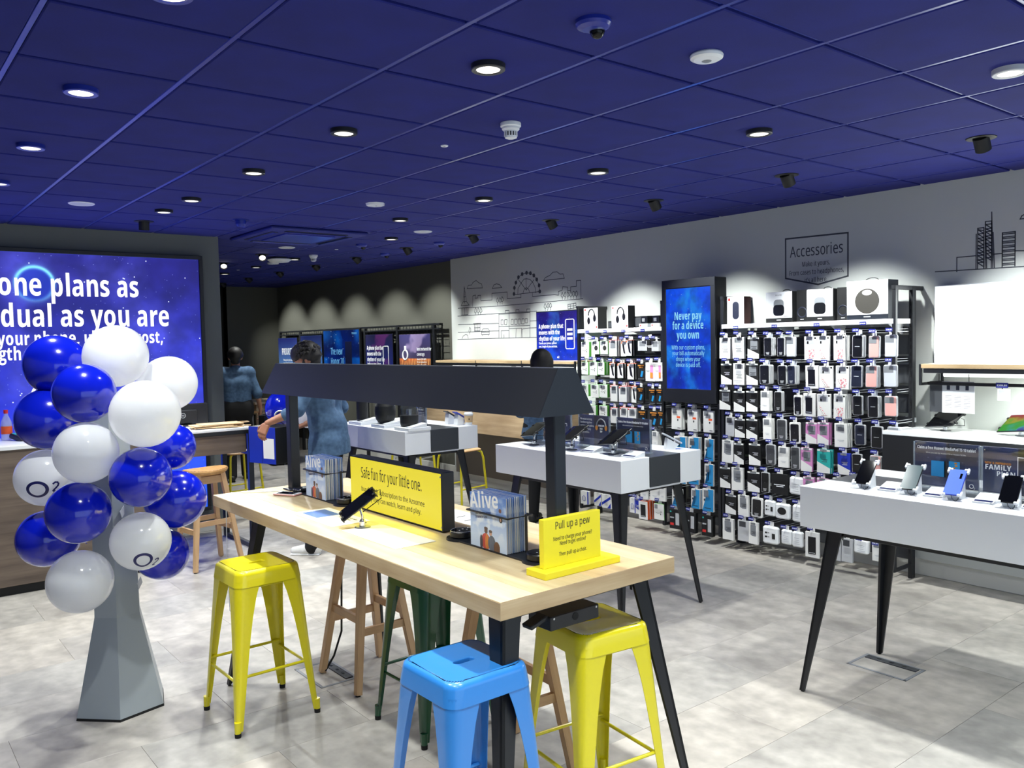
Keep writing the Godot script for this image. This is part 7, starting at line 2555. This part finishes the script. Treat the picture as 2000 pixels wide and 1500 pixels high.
# ---------------------------------------------------------------- people: tapered bones joined by a smooth minimum, meshed as surface nets
func nets(out: B, bones: Array, cell: float, k: float, cut_below := -INF) -> void:
	var lo := Vector3(1e9, 1e9, 1e9)
	var hi := -lo
	for q: Array in bones:
		var r := maxf(q[2], q[3])
		for e: Vector3 in [q[0], q[1]]:
			lo = lo.min(e - Vector3.ONE * r)
			hi = hi.max(e + Vector3.ONE * r)
	lo -= Vector3.ONE * (cell * 2.5 + k * 0.3)
	hi += Vector3.ONE * (cell * 2.5 + k * 0.3)
	var nx := int((hi.x - lo.x) / cell) + 2
	var ny := int((hi.y - lo.y) / cell) + 2
	var nz := int((hi.z - lo.z) / cell) + 2
	var f := PackedFloat32Array()
	f.resize(nx * ny * nz)
	f.fill(9.0)
	for q: Array in bones:
		var a: Vector3 = q[0]
		var b: Vector3 = q[1]
		var ra: float = q[2]
		var rb: float = q[3]
		var ab := b - a
		var l2 := maxf(ab.length_squared(), 1e-9)
		var m := maxf(ra, rb) + k + cell * 2.0
		var p0 := ((a.min(b) - Vector3.ONE * m - lo) / cell).floor().clamp(Vector3.ZERO, Vector3(nx - 1, ny - 1, nz - 1))
		var p1 := ((a.max(b) + Vector3.ONE * m - lo) / cell).ceil().clamp(Vector3.ZERO, Vector3(nx - 1, ny - 1, nz - 1))
		for z in range(int(p0.z), int(p1.z) + 1):
			for y in range(int(p0.y), int(p1.y) + 1):
				var i := (z * ny + y) * nx + int(p0.x)
				for x in range(int(p0.x), int(p1.x) + 1):
					var p := lo + Vector3(x, y, z) * cell
					var t := clampf((p - a).dot(ab) / l2, 0.0, 1.0)
					var d := p.distance_to(a + ab * t) - (ra + (rb - ra) * t)
					var g := f[i]
					if g > 5.0:
						f[i] = d
					else:
						var h := clampf(0.5 + 0.5 * (g - d) / k, 0.0, 1.0)
						f[i] = lerpf(g, d, h) - k * h * (1.0 - h)
					i += 1
	if cut_below > -1e8:   # a hem
		for z in nz:
			for y in ny:
				var d := cut_below - (lo.y + y * cell)
				if d > -0.1:
					for x in nx:
						var i := (z * ny + y) * nx + x
						f[i] = maxf(f[i], d)
	var sx := 1
	var sy := nx
	var sz := nx * ny
	var at := PackedInt32Array()
	at.resize(f.size())
	at.fill(-1)
	var V := PackedVector3Array()
	var N := PackedVector3Array()
	for z in nz - 1:
		for y in ny - 1:
			var i := (z * ny + y) * nx
			for x in nx - 1:
				var c0 := f[i]
				var c1 := f[i + 1]
				var c2 := f[i + sy]
				var c3 := f[i + sy + 1]
				var c4 := f[i + sz]
				var c5 := f[i + sz + 1]
				var c6 := f[i + sz + sy]
				var c7 := f[i + sz + sy + 1]
				var s := int(c0 < 0) + int(c1 < 0) + int(c2 < 0) + int(c3 < 0) + int(c4 < 0) + int(c5 < 0) + int(c6 < 0) + int(c7 < 0)
				if s != 0 and s != 8:
					var c := [c0, c1, c2, c3, c4, c5, c6, c7]
					var sum := Vector3.ZERO
					var cnt := 0
					for e in [[0, 1], [2, 3], [4, 5], [6, 7], [0, 2], [1, 3], [4, 6], [5, 7], [0, 4], [1, 5], [2, 6], [3, 7]]:
						var u: float = c[e[0]]
						var w: float = c[e[1]]
						if (u < 0) != (w < 0):
							var p0 := Vector3(e[0] & 1, (e[0] >> 1) & 1, e[0] >> 2)
							var p1 := Vector3(e[1] & 1, (e[1] >> 1) & 1, e[1] >> 2)
							sum += p0.lerp(p1, u / (u - w))
							cnt += 1
					at[i] = V.size()
					V.append(lo + (Vector3(x, y, z) + sum / cnt) * cell)
					N.append(Vector3(c1 + c3 + c5 + c7 - c0 - c2 - c4 - c6, c2 + c3 + c6 + c7 - c0 - c1 - c4 - c5, c4 + c5 + c6 + c7 - c0 - c1 - c2 - c3).normalized())
				i += 1
	for z in range(1, nz - 1):
		for y in range(1, ny - 1):
			var i := (z * ny + y) * nx + 1
			for x in range(1, nx - 1):
				var c := f[i] < 0
				for ax in 3:
					var st: int = [sx, sy, sz][ax]
					if c != (f[i + st] < 0):
						var u: int = [sy, sz, sx][ax]
						var w: int = [sz, sx, sy][ax]
						var q := [at[i], at[i - u], at[i - u - w], at[i - w]]
						if q.min() >= 0:
							out.tri(V[q[0]], V[q[1]], V[q[2]], N[q[0]], N[q[1]], N[q[2]])
							out.tri(V[q[0]], V[q[2]], V[q[3]], N[q[0]], N[q[2]], N[q[3]])
				i += 1


func hand_bones(w: Vector3, d: Vector3, palm: Vector3, side: Vector3, curl: float) -> Array:   # d: towards the fingers, palm: the way the palm faces, side: towards the thumb
	var o := []
	var kn := w + d * 0.085
	for i in 4:
		var s := side * (0.027 - 0.018 * i)
		o.append([w + d * 0.02 + s * 0.6, kn + s, 0.017, 0.0135])
		var l: float = [0.072, 0.08, 0.074, 0.058][i]
		var a := kn + s
		var dir := d
		for j in 3:
			dir = (dir * cos(curl * 0.6) + palm * sin(curl * (0.5 + 0.25 * j))).normalized()
			var b: Vector3 = a + dir * l * [0.45, 0.32, 0.25][j]
			o.append([a, b, 0.0095 - 0.001 * j, 0.0088 - 0.001 * j])
			a = b
	var t := w + d * 0.03 + side * 0.028
	var t1 := t + (d * 0.55 + side * 0.6 + palm * 0.4).normalized() * 0.042
	o.append([w + d * 0.015 + side * 0.01, t, 0.016, 0.014])
	o.append([t, t1, 0.013, 0.0105])
	o.append([t1, t1 + (d * 0.85 + palm * 0.4 * curl + side * 0.1).normalized() * 0.034, 0.0102, 0.009])
	return o


func figure(t: Node3D, J: Dictionary, look: Dictionary) -> void:
	var hd: Vector3 = J.head
	var fw: Vector3 = J.look
	fw = fw.normalized()
	var rt := fw.cross(Vector3.UP).normalized()
	var up := rt.cross(fw)
	var torso := func(x: float) -> Array:
		var o := []
		for p in [["sl", "sr", 0.07, 1.0], ["cl", "cr", 0.112, 1.0], ["ml", "mr", 0.11, 1.0], ["hl", "hr", 0.112, 1.0]]: o.append([J[p[0]], J[p[1]], p[2] + x, p[2] + x])
		for p in [["sl", "cl", 0.07, 0.11], ["sr", "cr", 0.07, 0.11], ["cl", "ml", 0.11, 0.108], ["cr", "mr", 0.11, 0.108], ["ml", "hl", 0.108, 0.112], ["mr", "hr", 0.108, 0.112]]: o.append([J[p[0]], J[p[1]], p[2] + x, p[3] + x])
		return o
	var body: Array = torso.call(0.0)
	var nk: Vector3 = (J.sl + J.sr) * 0.5
	body.append([nk + Vector3(0, 0.02, 0), hd - up * 0.07 - fw * -0.005, 0.062, 0.055])
	for s in ["l", "r"]:
		body.append([J["s" + s], J["e" + s], 0.054, 0.043])
		body.append([J["e" + s], J["w" + s], 0.043, 0.028])
		body.append([J["h" + s], J["k" + s], 0.088, 0.058])
		body.append([J["k" + s], J["a" + s], 0.058, 0.038])
	var b := B.new()
	nets(b, body, 0.016, 0.03)
	var head := [[hd + up * 0.03 + fw * -0.02, hd + up * 0.02 + fw * 0.02, 0.09, 0.086], [hd - up * 0.02 + fw * 0.03, hd - up * 0.075 + fw * 0.055, 0.07, 0.042], [hd - up * 0.05, hd - up * 0.13 - fw * 0.012, 0.055, 0.056], [hd + fw * 0.094 + up * 0.005, hd + fw * 0.112 - up * 0.03, 0.01, 0.016], [hd + fw * 0.09 + up * 0.03 - rt * 0.04, hd + fw * 0.09 + up * 0.03 + rt * 0.04, 0.016, 0.016], [hd + fw * 0.093 - up * 0.062 - rt * 0.02, hd + fw * 0.093 - up * 0.062 + rt * 0.02, 0.009, 0.009]]
	for s in [-1.0, 1.0]: head.append([hd + rt * s * 0.088 + up * 0.012 - fw * 0.01, hd + rt * s * 0.085 - up * 0.03 - fw * 0.0, 0.013, 0.009])
	nets(b, head, 0.0065, 0.018)
	for s in ["l", "r"]:
		if J.has("d" + s): nets(b, hand_bones(J["w" + s], J["d" + s].normalized(), J["p" + s].normalized(), J["t" + s].normalized(), J.get("curl", 0.6)), 0.0045, 0.008)
	part("body", b, look.skin, t)
	# clothes follow the body
	var sh: Array = torso.call(0.014)
	for s in ["l", "r"]:
		sh.append([J["s" + s], J["e" + s], 0.072, 0.058])
		var e: Vector3 = J["e" + s].lerp(J["w" + s], look.sleeve)
		sh.append([J["e" + s], e, 0.058, 0.05 - 0.012 * look.sleeve])
		sh.append([e - (J["w" + s] - J["e" + s]).normalized() * 0.02, e, 0.052 - 0.012 * look.sleeve, 0.052 - 0.012 * look.sleeve])
	sh.append([nk + Vector3(0, 0.05, 0), nk + Vector3(0, 0.06, 0) , 0.068, 0.064])
	if look.has("hem"):
		for p in look.hem: sh.append(p)
	b = B.new()
	nets(b, sh, 0.015, 0.03, look.get("cut", -INF))
	var shirt := part("shirt", b, look.shirt, t)
	if look.has("collar"):
		b = B.new()
		b.tube([nk + rt * 0.07 + Vector3(0, 0.075, 0) + fw * 0.02, nk - fw * 0.068 + Vector3(0, 0.09, 0), nk - rt * 0.07 + Vector3(0, 0.075, 0) + fw * 0.02], 0.012, 8)
		part("collar", b, look.shirt, shirt)
	var hp: float = look.get("hips", 0.122)
	var tr := [[J.hl, J.hr, hp, hp], [J.hl + Vector3(0, 0.07, 0), J.hr + Vector3(0, 0.07, 0), hp - 0.004, hp - 0.004]]
	var ex: float = look.get("slack", 0.014)
	for s in ["l", "r"]:
		tr.append([J["h" + s], J["k" + s], 0.09 + ex, 0.062 + ex])
		tr.append([J["k" + s], J["a" + s] - Vector3(0, 0.02, 0), 0.062 + ex, 0.046 + ex])
	b = B.new()
	nets(b, tr, 0.016, 0.03)
	part("trousers", b, look.trousers, t)
	for s in ["l", "r"]:
		var a: Vector3 = J["a" + s]
		var toe: Vector3 = J.get("toe", Vector3(0, 0, -1)) 
		b = B.new()
		nets(b, [[Vector3(a.x, 0.05, a.z) - toe * 0.04, Vector3(a.x, 0.042, a.z) + toe * 0.07, 0.045, 0.04], [Vector3(a.x, 0.042, a.z) + toe * 0.07, Vector3(a.x, 0.034, a.z) + toe * 0.16, 0.042, 0.034]], 0.009, 0.02, 0.012)
		var so := part("shoe", b, look.shoe, t)
		var sb := B.new()
		sb.box(Vector3(a.x, 0.007, a.z) + toe * 0.06, Vector3(0.075, 0.014, 0.26), 0.005, Basis.looking_at(toe, Vector3.UP))
		part("sole", sb, look.sole, so)
	b = B.new()
	var hb := []
	for q in look.hair: hb.append([hd + rt * q[0].x + up * q[0].y + fw * q[0].z, hd + rt * q[1].x + up * q[1].y + fw * q[1].z, q[2], q[3]])
	nets(b, hb, 0.008, 0.012)
	if look.get("curly", false):
		rng.seed = 7
		for i in 150:
			var th := rng.randf_range(0, TAU)
			var ph := rng.randf_range(0.15, 1.5)
			var d := rt * cos(th) * sin(ph) + up * cos(ph) + fw * (sin(th) * sin(ph))
			if d.dot(fw) > 0.75 and d.dot(up) < 0.5: continue
			b.ell(hd + up * 0.035 - fw * 0.015 + d * rng.randf_range(0.106, 0.116), Vector3.ONE * rng.randf_range(0.012, 0.02), 8, 5)
	part("hair", b, look.hair_mat, t)
	if look.has("beard"):
		b = B.new()
		nets(b, [[hd - up * 0.065 + fw * 0.062 + rt * 0.045, hd - up * 0.085 + fw * 0.075, 0.03, 0.03], [hd - up * 0.065 + fw * 0.062 - rt * 0.045, hd - up * 0.085 + fw * 0.075, 0.03, 0.03], [hd - up * 0.01 + rt * 0.082 + fw * 0.015, hd - up * 0.065 + fw * 0.05 + rt * 0.05, 0.012, 0.028], [hd - up * 0.01 - rt * 0.082 + fw * 0.015, hd - up * 0.065 + fw * 0.05 - rt * 0.05, 0.012, 0.028]], 0.007, 0.012)
		part("beard", b, look.hair_mat, t)
	if look.has("glasses"):
		b = B.new()
		for s in [-1.0, 1.0]:
			b.tube(circle(hd + fw * 0.108 + up * 0.012 + rt * s * 0.036, 0.024, rt, up, 20), 0.0022, 6, true)
			b.tube([hd + fw * 0.106 + up * 0.018 + rt * s * 0.06, hd + fw * 0.03 + up * 0.02 + rt * s * 0.092, hd - fw * 0.015 + up * 0.018 + rt * s * 0.094], 0.0022, 6)
		b.tube([hd + fw * 0.11 + up * 0.016 - rt * 0.012, hd + fw * 0.115 + up * 0.018, hd + fw * 0.11 + up * 0.016 + rt * 0.012], 0.0022, 6)
		part("glasses", b, M.black_matt, t)


func joints(h: float) -> Dictionary:   # standing, facing -z, l is -x
	var s := h / 1.78
	var J := {"head": Vector3(0, 1.655, -0.015), "look": Vector3(0, 0, -1), "sl": Vector3(-0.165, 1.44, 0.01), "sr": Vector3(0.165, 1.44, 0.01), "cl": Vector3(-0.085, 1.3, 0), "cr": Vector3(0.085, 1.3, 0), "ml": Vector3(-0.06, 1.1, -0.005), "mr": Vector3(0.06, 1.1, -0.005), "hl": Vector3(-0.085, 0.93, 0.01), "hr": Vector3(0.085, 0.93, 0.01), "kl": Vector3(-0.1, 0.5, -0.01), "kr": Vector3(0.1, 0.5, -0.01), "al": Vector3(-0.11, 0.09, 0.02), "ar": Vector3(0.11, 0.09, 0.02), "el": Vector3(-0.26, 1.16, 0.03), "er": Vector3(0.26, 1.16, 0.03), "wl": Vector3(-0.27, 0.91, -0.06), "wr": Vector3(0.27, 0.91, -0.06)}
	for k in J:
		if k != "look": J[k] = J[k] * s
	for q in [["l", -1.0], ["r", 1.0]]:
		J["d" + q[0]] = Vector3(0, -1, -0.15)
		J["p" + q[0]] = Vector3(-q[1], 0, 0)
		J["t" + q[0]] = Vector3(0, -0.15, -1)
	return J


func people() -> void:
	var short_hair := [[Vector3(0, 0.045, -0.03), Vector3(0, 0.05, 0.03), 0.097, 0.088], [Vector3(0, 0.0, -0.045), Vector3(0, -0.045, -0.04), 0.085, 0.062], [Vector3(-0.05, 0.03, -0.02), Vector3(0.05, 0.03, -0.02), 0.058, 0.058]]
	# the man walking away beyond the desk
	var t := thing("person", "person with short black hair in a blue shirt walking away beyond the dark partition", "person", Vector3(4.16, 0, -11.22), atan2(-0.3, 0.95))
	var J := joints(1.8)
	J.er = Vector3(0.27, 1.18, 0.05)
	J.wr = Vector3(0.31, 0.95, -0.06)
	J.ar = Vector3(0.1, 0.09, -0.12)
	J.kr = Vector3(0.1, 0.5, -0.09)
	J.al = Vector3(-0.1, 0.1, 0.14)
	figure(t, J, {"skin": M.skin, "shirt": M.denim, "sleeve": 0.12, "trousers": M.trousers, "slack": 0.02, "shoe": M.shoe_black, "sole": M.rubber, "hair": short_hair, "hair_mat": M.hair, "collar": true, "hips": 0.136})
	# the bearded man bending over the bags, beside the far display table
	t = thing("person", "bearded person with glasses and curly dark hair in blue denim shirt behind the canopy", "person", Vector3(3.28, 0, -6.72), atan2(0.72, 0.69))
	J = joints(1.86)
	J.head = Vector3(-0.02, 1.69, -0.15)
	J.look = Vector3(-0.12, -0.38, -1)
	J.sl = Vector3(-0.19, 1.47, -0.07)
	J.sr = Vector3(0.19, 1.48, -0.03)
	J.cl = Vector3(-0.1, 1.34, -0.04)
	J.cr = Vector3(0.1, 1.34, -0.03)
	J.ml = Vector3(-0.085, 1.14, 0.0)
	J.mr = Vector3(0.085, 1.14, 0.0)
	J.el = Vector3(-0.34, 1.27, -0.14)
	J.wl = Vector3(-0.42, 1.17, -0.37)
	J.dl = Vector3(-0.25, -0.75, -0.35)
	J.pl = Vector3(0.6, -0.1, 0.3)
	J.tl = Vector3(0.1, 0.3, -0.8)
	J.er = Vector3(0.32, 1.24, 0.04)
	J.wr = Vector3(0.2, 1.1, -0.26)
	J.dr = Vector3(-0.5, -0.3, -0.8)
	J.curl = 0.8
	J.al = Vector3(-0.13, 0.09, -0.12)
	J.ar = Vector3(0.13, 0.09, 0.08)
	figure(t, J, {"skin": M.skin_dark, "shirt": M.denim, "sleeve": 0.35, "trousers": M.trousers, "slack": 0.02, "shoe": M.shoe_white, "sole": M.white, "hair": [[Vector3(0, 0.055, -0.03), Vector3(0, 0.06, 0.035), 0.1, 0.09], [Vector3(0, 0.0, -0.05), Vector3(0, -0.04, -0.045), 0.085, 0.06], [Vector3(-0.055, 0.035, -0.02), Vector3(0.055, 0.035, -0.02), 0.06, 0.06]], "curly": true, "hair_mat": M.hair, "collar": true, "beard": true, "glasses": true, "hem": [[Vector3(-0.1, 0.95, 0.02), Vector3(0.1, 0.95, 0.02), 0.15, 0.15], [Vector3(-0.11, 0.84, 0.02), Vector3(0.11, 0.84, 0.02), 0.155, 0.155], [Vector3(0, 0.82, 0.06), Vector3(0, 1.1, 0.04), 0.14, 0.14]], "cut": 0.86})
	# the woman at the wall counter
	t = thing("person", "person with long dark hair standing between the middle and far white tables", "person", Vector3(5.4, 0, -6.3), atan2(-0.85, 0.5))
	J = joints(1.7)
	J.el = Vector3(-0.24, 1.1, -0.02)
	J.wl = Vector3(-0.16, 1.05, -0.25)
	J.er = Vector3(0.24, 1.1, -0.02)
	J.wr = Vector3(0.16, 1.05, -0.25)
	figure(t, J, {"skin": M.skin, "shirt": M.denim, "sleeve": 0.85, "trousers": M.trousers, "slack": 0.004, "shoe": M.shoe_black, "sole": M.rubber, "hair": [[Vector3(0, 0.05, -0.02), Vector3(0, 0.05, 0.03), 0.103, 0.092], [Vector3(0, 0.02, -0.04), Vector3(0, -0.2, -0.055), 0.1, 0.085], [Vector3(-0.075, 0.03, -0.01), Vector3(-0.085, -0.18, -0.01), 0.045, 0.03], [Vector3(0.075, 0.03, -0.01), Vector3(0.085, -0.18, -0.01), 0.045, 0.03]], "hair_mat": M.hair, "cut": 0.84})



# ---------------------------------------------------------------- behind the tables
func tube_chair(label: String, at: Vector3, turn: float, paint: Material, h := 0.66) -> void:   # bent steel tube stool with a plain seat
	var t := thing("tube_stool", label, "stool", at, turn, "steel tube stools at the back of the shop")
	for s in [-1, 1]:
		for e in [-1, 1]:
			var b := B.new()
			b.tube([Vector3(s * 0.13, h, e * 0.12), Vector3(s * 0.16, h - 0.02, e * 0.15), Vector3(s * 0.172, h - 0.08, e * 0.165), Vector3(s * 0.21, 0.008, e * 0.2)], 0.0125, 10)
			part("leg", b, paint, t)
	for e in [-1, 1]:
		var b := B.new()
		b.tube([Vector3(-0.19, 0.28, e * 0.185), Vector3(0.19, 0.28, e * 0.185)], 0.008, 8)
		part("foot_bar", b, paint, t)
	var b := B.new()
	b.skin([rounded(0.02, 0.02, 0.01, h + 0.02), rounded(0.16, 0.16, 0.06, h + 0.02), rounded(0.175, 0.175, 0.07, h + 0.012), rounded(0.175, 0.175, 0.07, h), rounded(0.02, 0.02, 0.01, h)])
	part("seat", b, M.seat_wood, t)


func back_of_shop() -> void:
	var t := thing("trolley", "black and blue box trolley with a white label on the floor behind the canopy", "trolley", Vector3(5.27, 0, -12.45), -0.15)
	part("body", bev(Vector3(0.42, 0.6, 0.72), 0.006), M.black_matt, t, Vector3(0, 0.33, 0))
	var b := B.new()
	for s in [-0.18, 0.18]: b.box(Vector3(-0.215, 0.33, s), Vector3(0.012, 0.58, 0.345), 0.004)
	part("blue_panel", b, M.royal, t)
	b = B.new()
	b.box(Vector3(-0.224, 0.34, 0.22), Vector3(0.006, 0.32, 0.13), 0.001)
	part("white_label", b, M.paper, t)
	b = B.new()
	for k in 4: b.box(Vector3(0, 0.12 + 0.15 * k, 0.3615), Vector3(0.4, 0.008, 0.004), 0.001)
	part("drawer_edge", b, M.dark_grey, t)
	b = B.new()
	for s in [-1, 1]:
		for e in [-1, 1]: b.cyl(Vector3(s * 0.16 - 0.012, 0.02, e * 0.3), Vector3(s * 0.16 + 0.012, 0.02, e * 0.3), 0.02, 0.02, 14)
	part("caster", b, M.rubber, t)
	# carrier bags held low by the two men
	for k in [["navy carrier bag hanging from the hand of the person walking away", Vector3(4.47, 0.52, -10.98), 0.5, "deep_navy", Vector3(0.2, 0.36, 0.1)], ["blue carrier bag with black sides and white label hanging from the bearded person's hand", Vector3(2.93, 0.79, -7.06), -1.25, "royal", Vector3(0.34, 0.32, 0.25)]]:
		t = thing("carrier_bag", k[0], "carrier bag", k[1], k[2], "carrier bags held by hand")
		var s: Vector3 = k[4]
		b = B.new()
		b.box(Vector3(0, s.y / 2, 0), s - Vector3(0.004, 0, 0.004), 0.004)
		part("bag", b, M.black_matt, t)
		for e in [-1, 1]:
			b = B.new()
			for c in [-1, 1]: b.box(Vector3(c * s.x * 0.252, s.y / 2, e * (s.z / 2 - 0.001)), Vector3(s.x * 0.49, s.y * 0.99, 0.004), 0.001)
			part("face_panel", b, M[k[3]], t)
		b = B.new()
		b.rect(Vector3(s.x * 0.25, s.y * 0.42, s.z / 2 + 0.0016), Vector3(s.x * 0.4, 0, 0), Vector3(0, s.y * 0.55, 0))
		part("white_label", b, M.paper, t)
		for e in [-1, 1]:
			b = B.new()
			b.tube([Vector3(-0.06, s.y - 0.01, e * s.z * 0.4), Vector3(-0.045, s.y + 0.05, e * 0.02), Vector3(0, s.y + 0.065, e * 0.008), Vector3(0.045, s.y + 0.05, e * 0.02), Vector3(0.06, s.y - 0.01, e * s.z * 0.4)], 0.003, 6)
			part("handle", b, M.black_matt, t)
	for k in [["blue balloon with a white ring in front of the bearded person's arm", Vector3(3.1, 1.24, -7.25), 0.15, 0], ["white balloon half hidden behind the bearded person", Vector3(3.3, 1.185, -7.12), 0.12, 1]]:
		t = thing("balloon", k[0], "balloon", k[1], 0.0, "loose balloons beside the bearded person")
		b = B.new()
		b.ell(Vector3.ZERO, Vector3(k[2], k[2] * 1.08, k[2]), 32, 20)
		part("skin", b, M.balloon_blue if k[3] == 0 else M.balloon_white, t)
		b = B.new()
		b.cyl(Vector3(0, -k[2] * 1.07, 0), Vector3(0, -k[2] * 1.07 - 0.012, 0), 0.005, 0.009, 10)
		b.tube([Vector3(0, -k[2] * 1.07 - 0.01, 0), Vector3(0.01, -0.6, 0.01), Vector3(0.0, -k[1].y + 0.004, 0.02)], 0.0012, 5)
		part("knot_and_string", b, M.white, t)
		if k[3] == 0:
			var d: Vector3 = (Vector3(0, 1.5, 0) - k[1]).normalized()
			var r2 := d.cross(Vector3.UP).normalized()
			var c := (d - Vector3.UP * 0.45 + r2 * 0.1).normalized()
			var u := c.cross(Vector3.UP).normalized()
			b = B.new()
			var ps := []
			for j in 28:
				var a := TAU * j / 28
				ps.append((c + (u * cos(a) + u.cross(c) * sin(a)) * 0.34).normalized() * k[2] * 1.01)
			b.tube(ps, 0.008, 6, true)
			part("ring_logo", b, M.white, t)
	tube_chair("yellow steel tube stool behind the far white table, near end", Vector3(5.1, 0, -7.3), 0.2, M.yellow_paint)
	tube_chair("yellow steel tube stool behind the far white table, far end", Vector3(5.0, 0, -8.1), -0.1, M.yellow_paint)
	tube_chair("yellow steel tube stool under the dark desk beyond its black leg", Vector3(3.3, 0, -8.95), 0.15, M.yellow_paint)
	tube_chair("white steel tube stool at the pale wooden table at the back", Vector3(5.2, 0, -13.55), 0.1, M.white_paint, 0.72)
	tube_chair("white steel tube stool by the rear wall skirting beyond the far table", Vector3(5.95, 0, -9.6), 0.3, M.white_paint)
	var bt := thing("table", "pale wooden table with a white cup at the far end of the shop", "table", Vector3(5.75, 0, -14.1))
	b = B.new()
	b.box(Vector3(0, 0.86, 0), Vector3(0.8, 0.04, 1.0), 0.003)
	part("tabletop", b, M.oak, bt)
	b = B.new()
	b.box(Vector3(0, 0.75, 0), Vector3(0.72, 0.16, 0.9), 0.003)
	part("apron", b, M.oak_warm, bt)
	for s in [-1, 1]:
		for e in [-1, 1]:
			b = B.new()
			beam(b, Vector3(s * 0.33, 0.68, e * 0.42), Vector3(s * 0.35, 0, e * 0.45), Vector2(0.05, 0.05), Vector2(0.035, 0.035))
			part("leg", b, M.oak_warm, bt)
	var cp := thing("cup", "small white cup on the pale wooden table at the back", "cup", Vector3(5.5, 0.88, -13.8))
	b = B.new()
	b.lathe([Vector2(0.0, 0.0), Vector2(0.03, 0.0), Vector2(0.04, 0.07), Vector2(0.037, 0.07), Vector2(0.028, 0.006), Vector2(0.0, 0.006)], 20)
	part("cup", b, M.white, cp)
	b = B.new()
	b.tube([Vector3(0.038, 0.058, 0), Vector3(0.058, 0.05, 0), Vector3(0.055, 0.025, 0), Vector3(0.034, 0.018, 0)], 0.004, 6)
	part("handle", b, M.white, cp)


func _ready() -> void:
	# camera
	var cam := Camera3D.new()
	cam.name = "camera"
	cam.fov = 49.18
	cam.near = 0.05
	cam.far = 60.0
	cam.rotation_order = EULER_ORDER_YXZ
	cam.position = Vector3(0, 1.8, 0)
	cam.rotation_degrees = Vector3(-2.855, -38.554, -1.148)
	cam.current = true
	add_child(cam)
	# surroundings and exposure: a closed room, so no sky
	var we := WorldEnvironment.new()
	we.name = "surroundings"
	var e := Environment.new()
	e.background_mode = Environment.BG_COLOR
	e.background_color = Color.BLACK
	e.tonemap_mode = Environment.TONE_MAPPER_LINEAR
	e.tonemap_exposure = 0.86
	e.sdfgi_enabled = true
	e.ssao_enabled = true
	e.ssil_enabled = true
	we.environment = e
	add_child(we)
	make_materials()
	lamps()
	room()
	wall_print()
	ceiling_fittings()
	high_table()
	stools()
	displays()
	balloons()
	left_side()
	accessory_wall()
	racks()
	far_posters()
	people()
	back_of_shop()
	on_high_table()
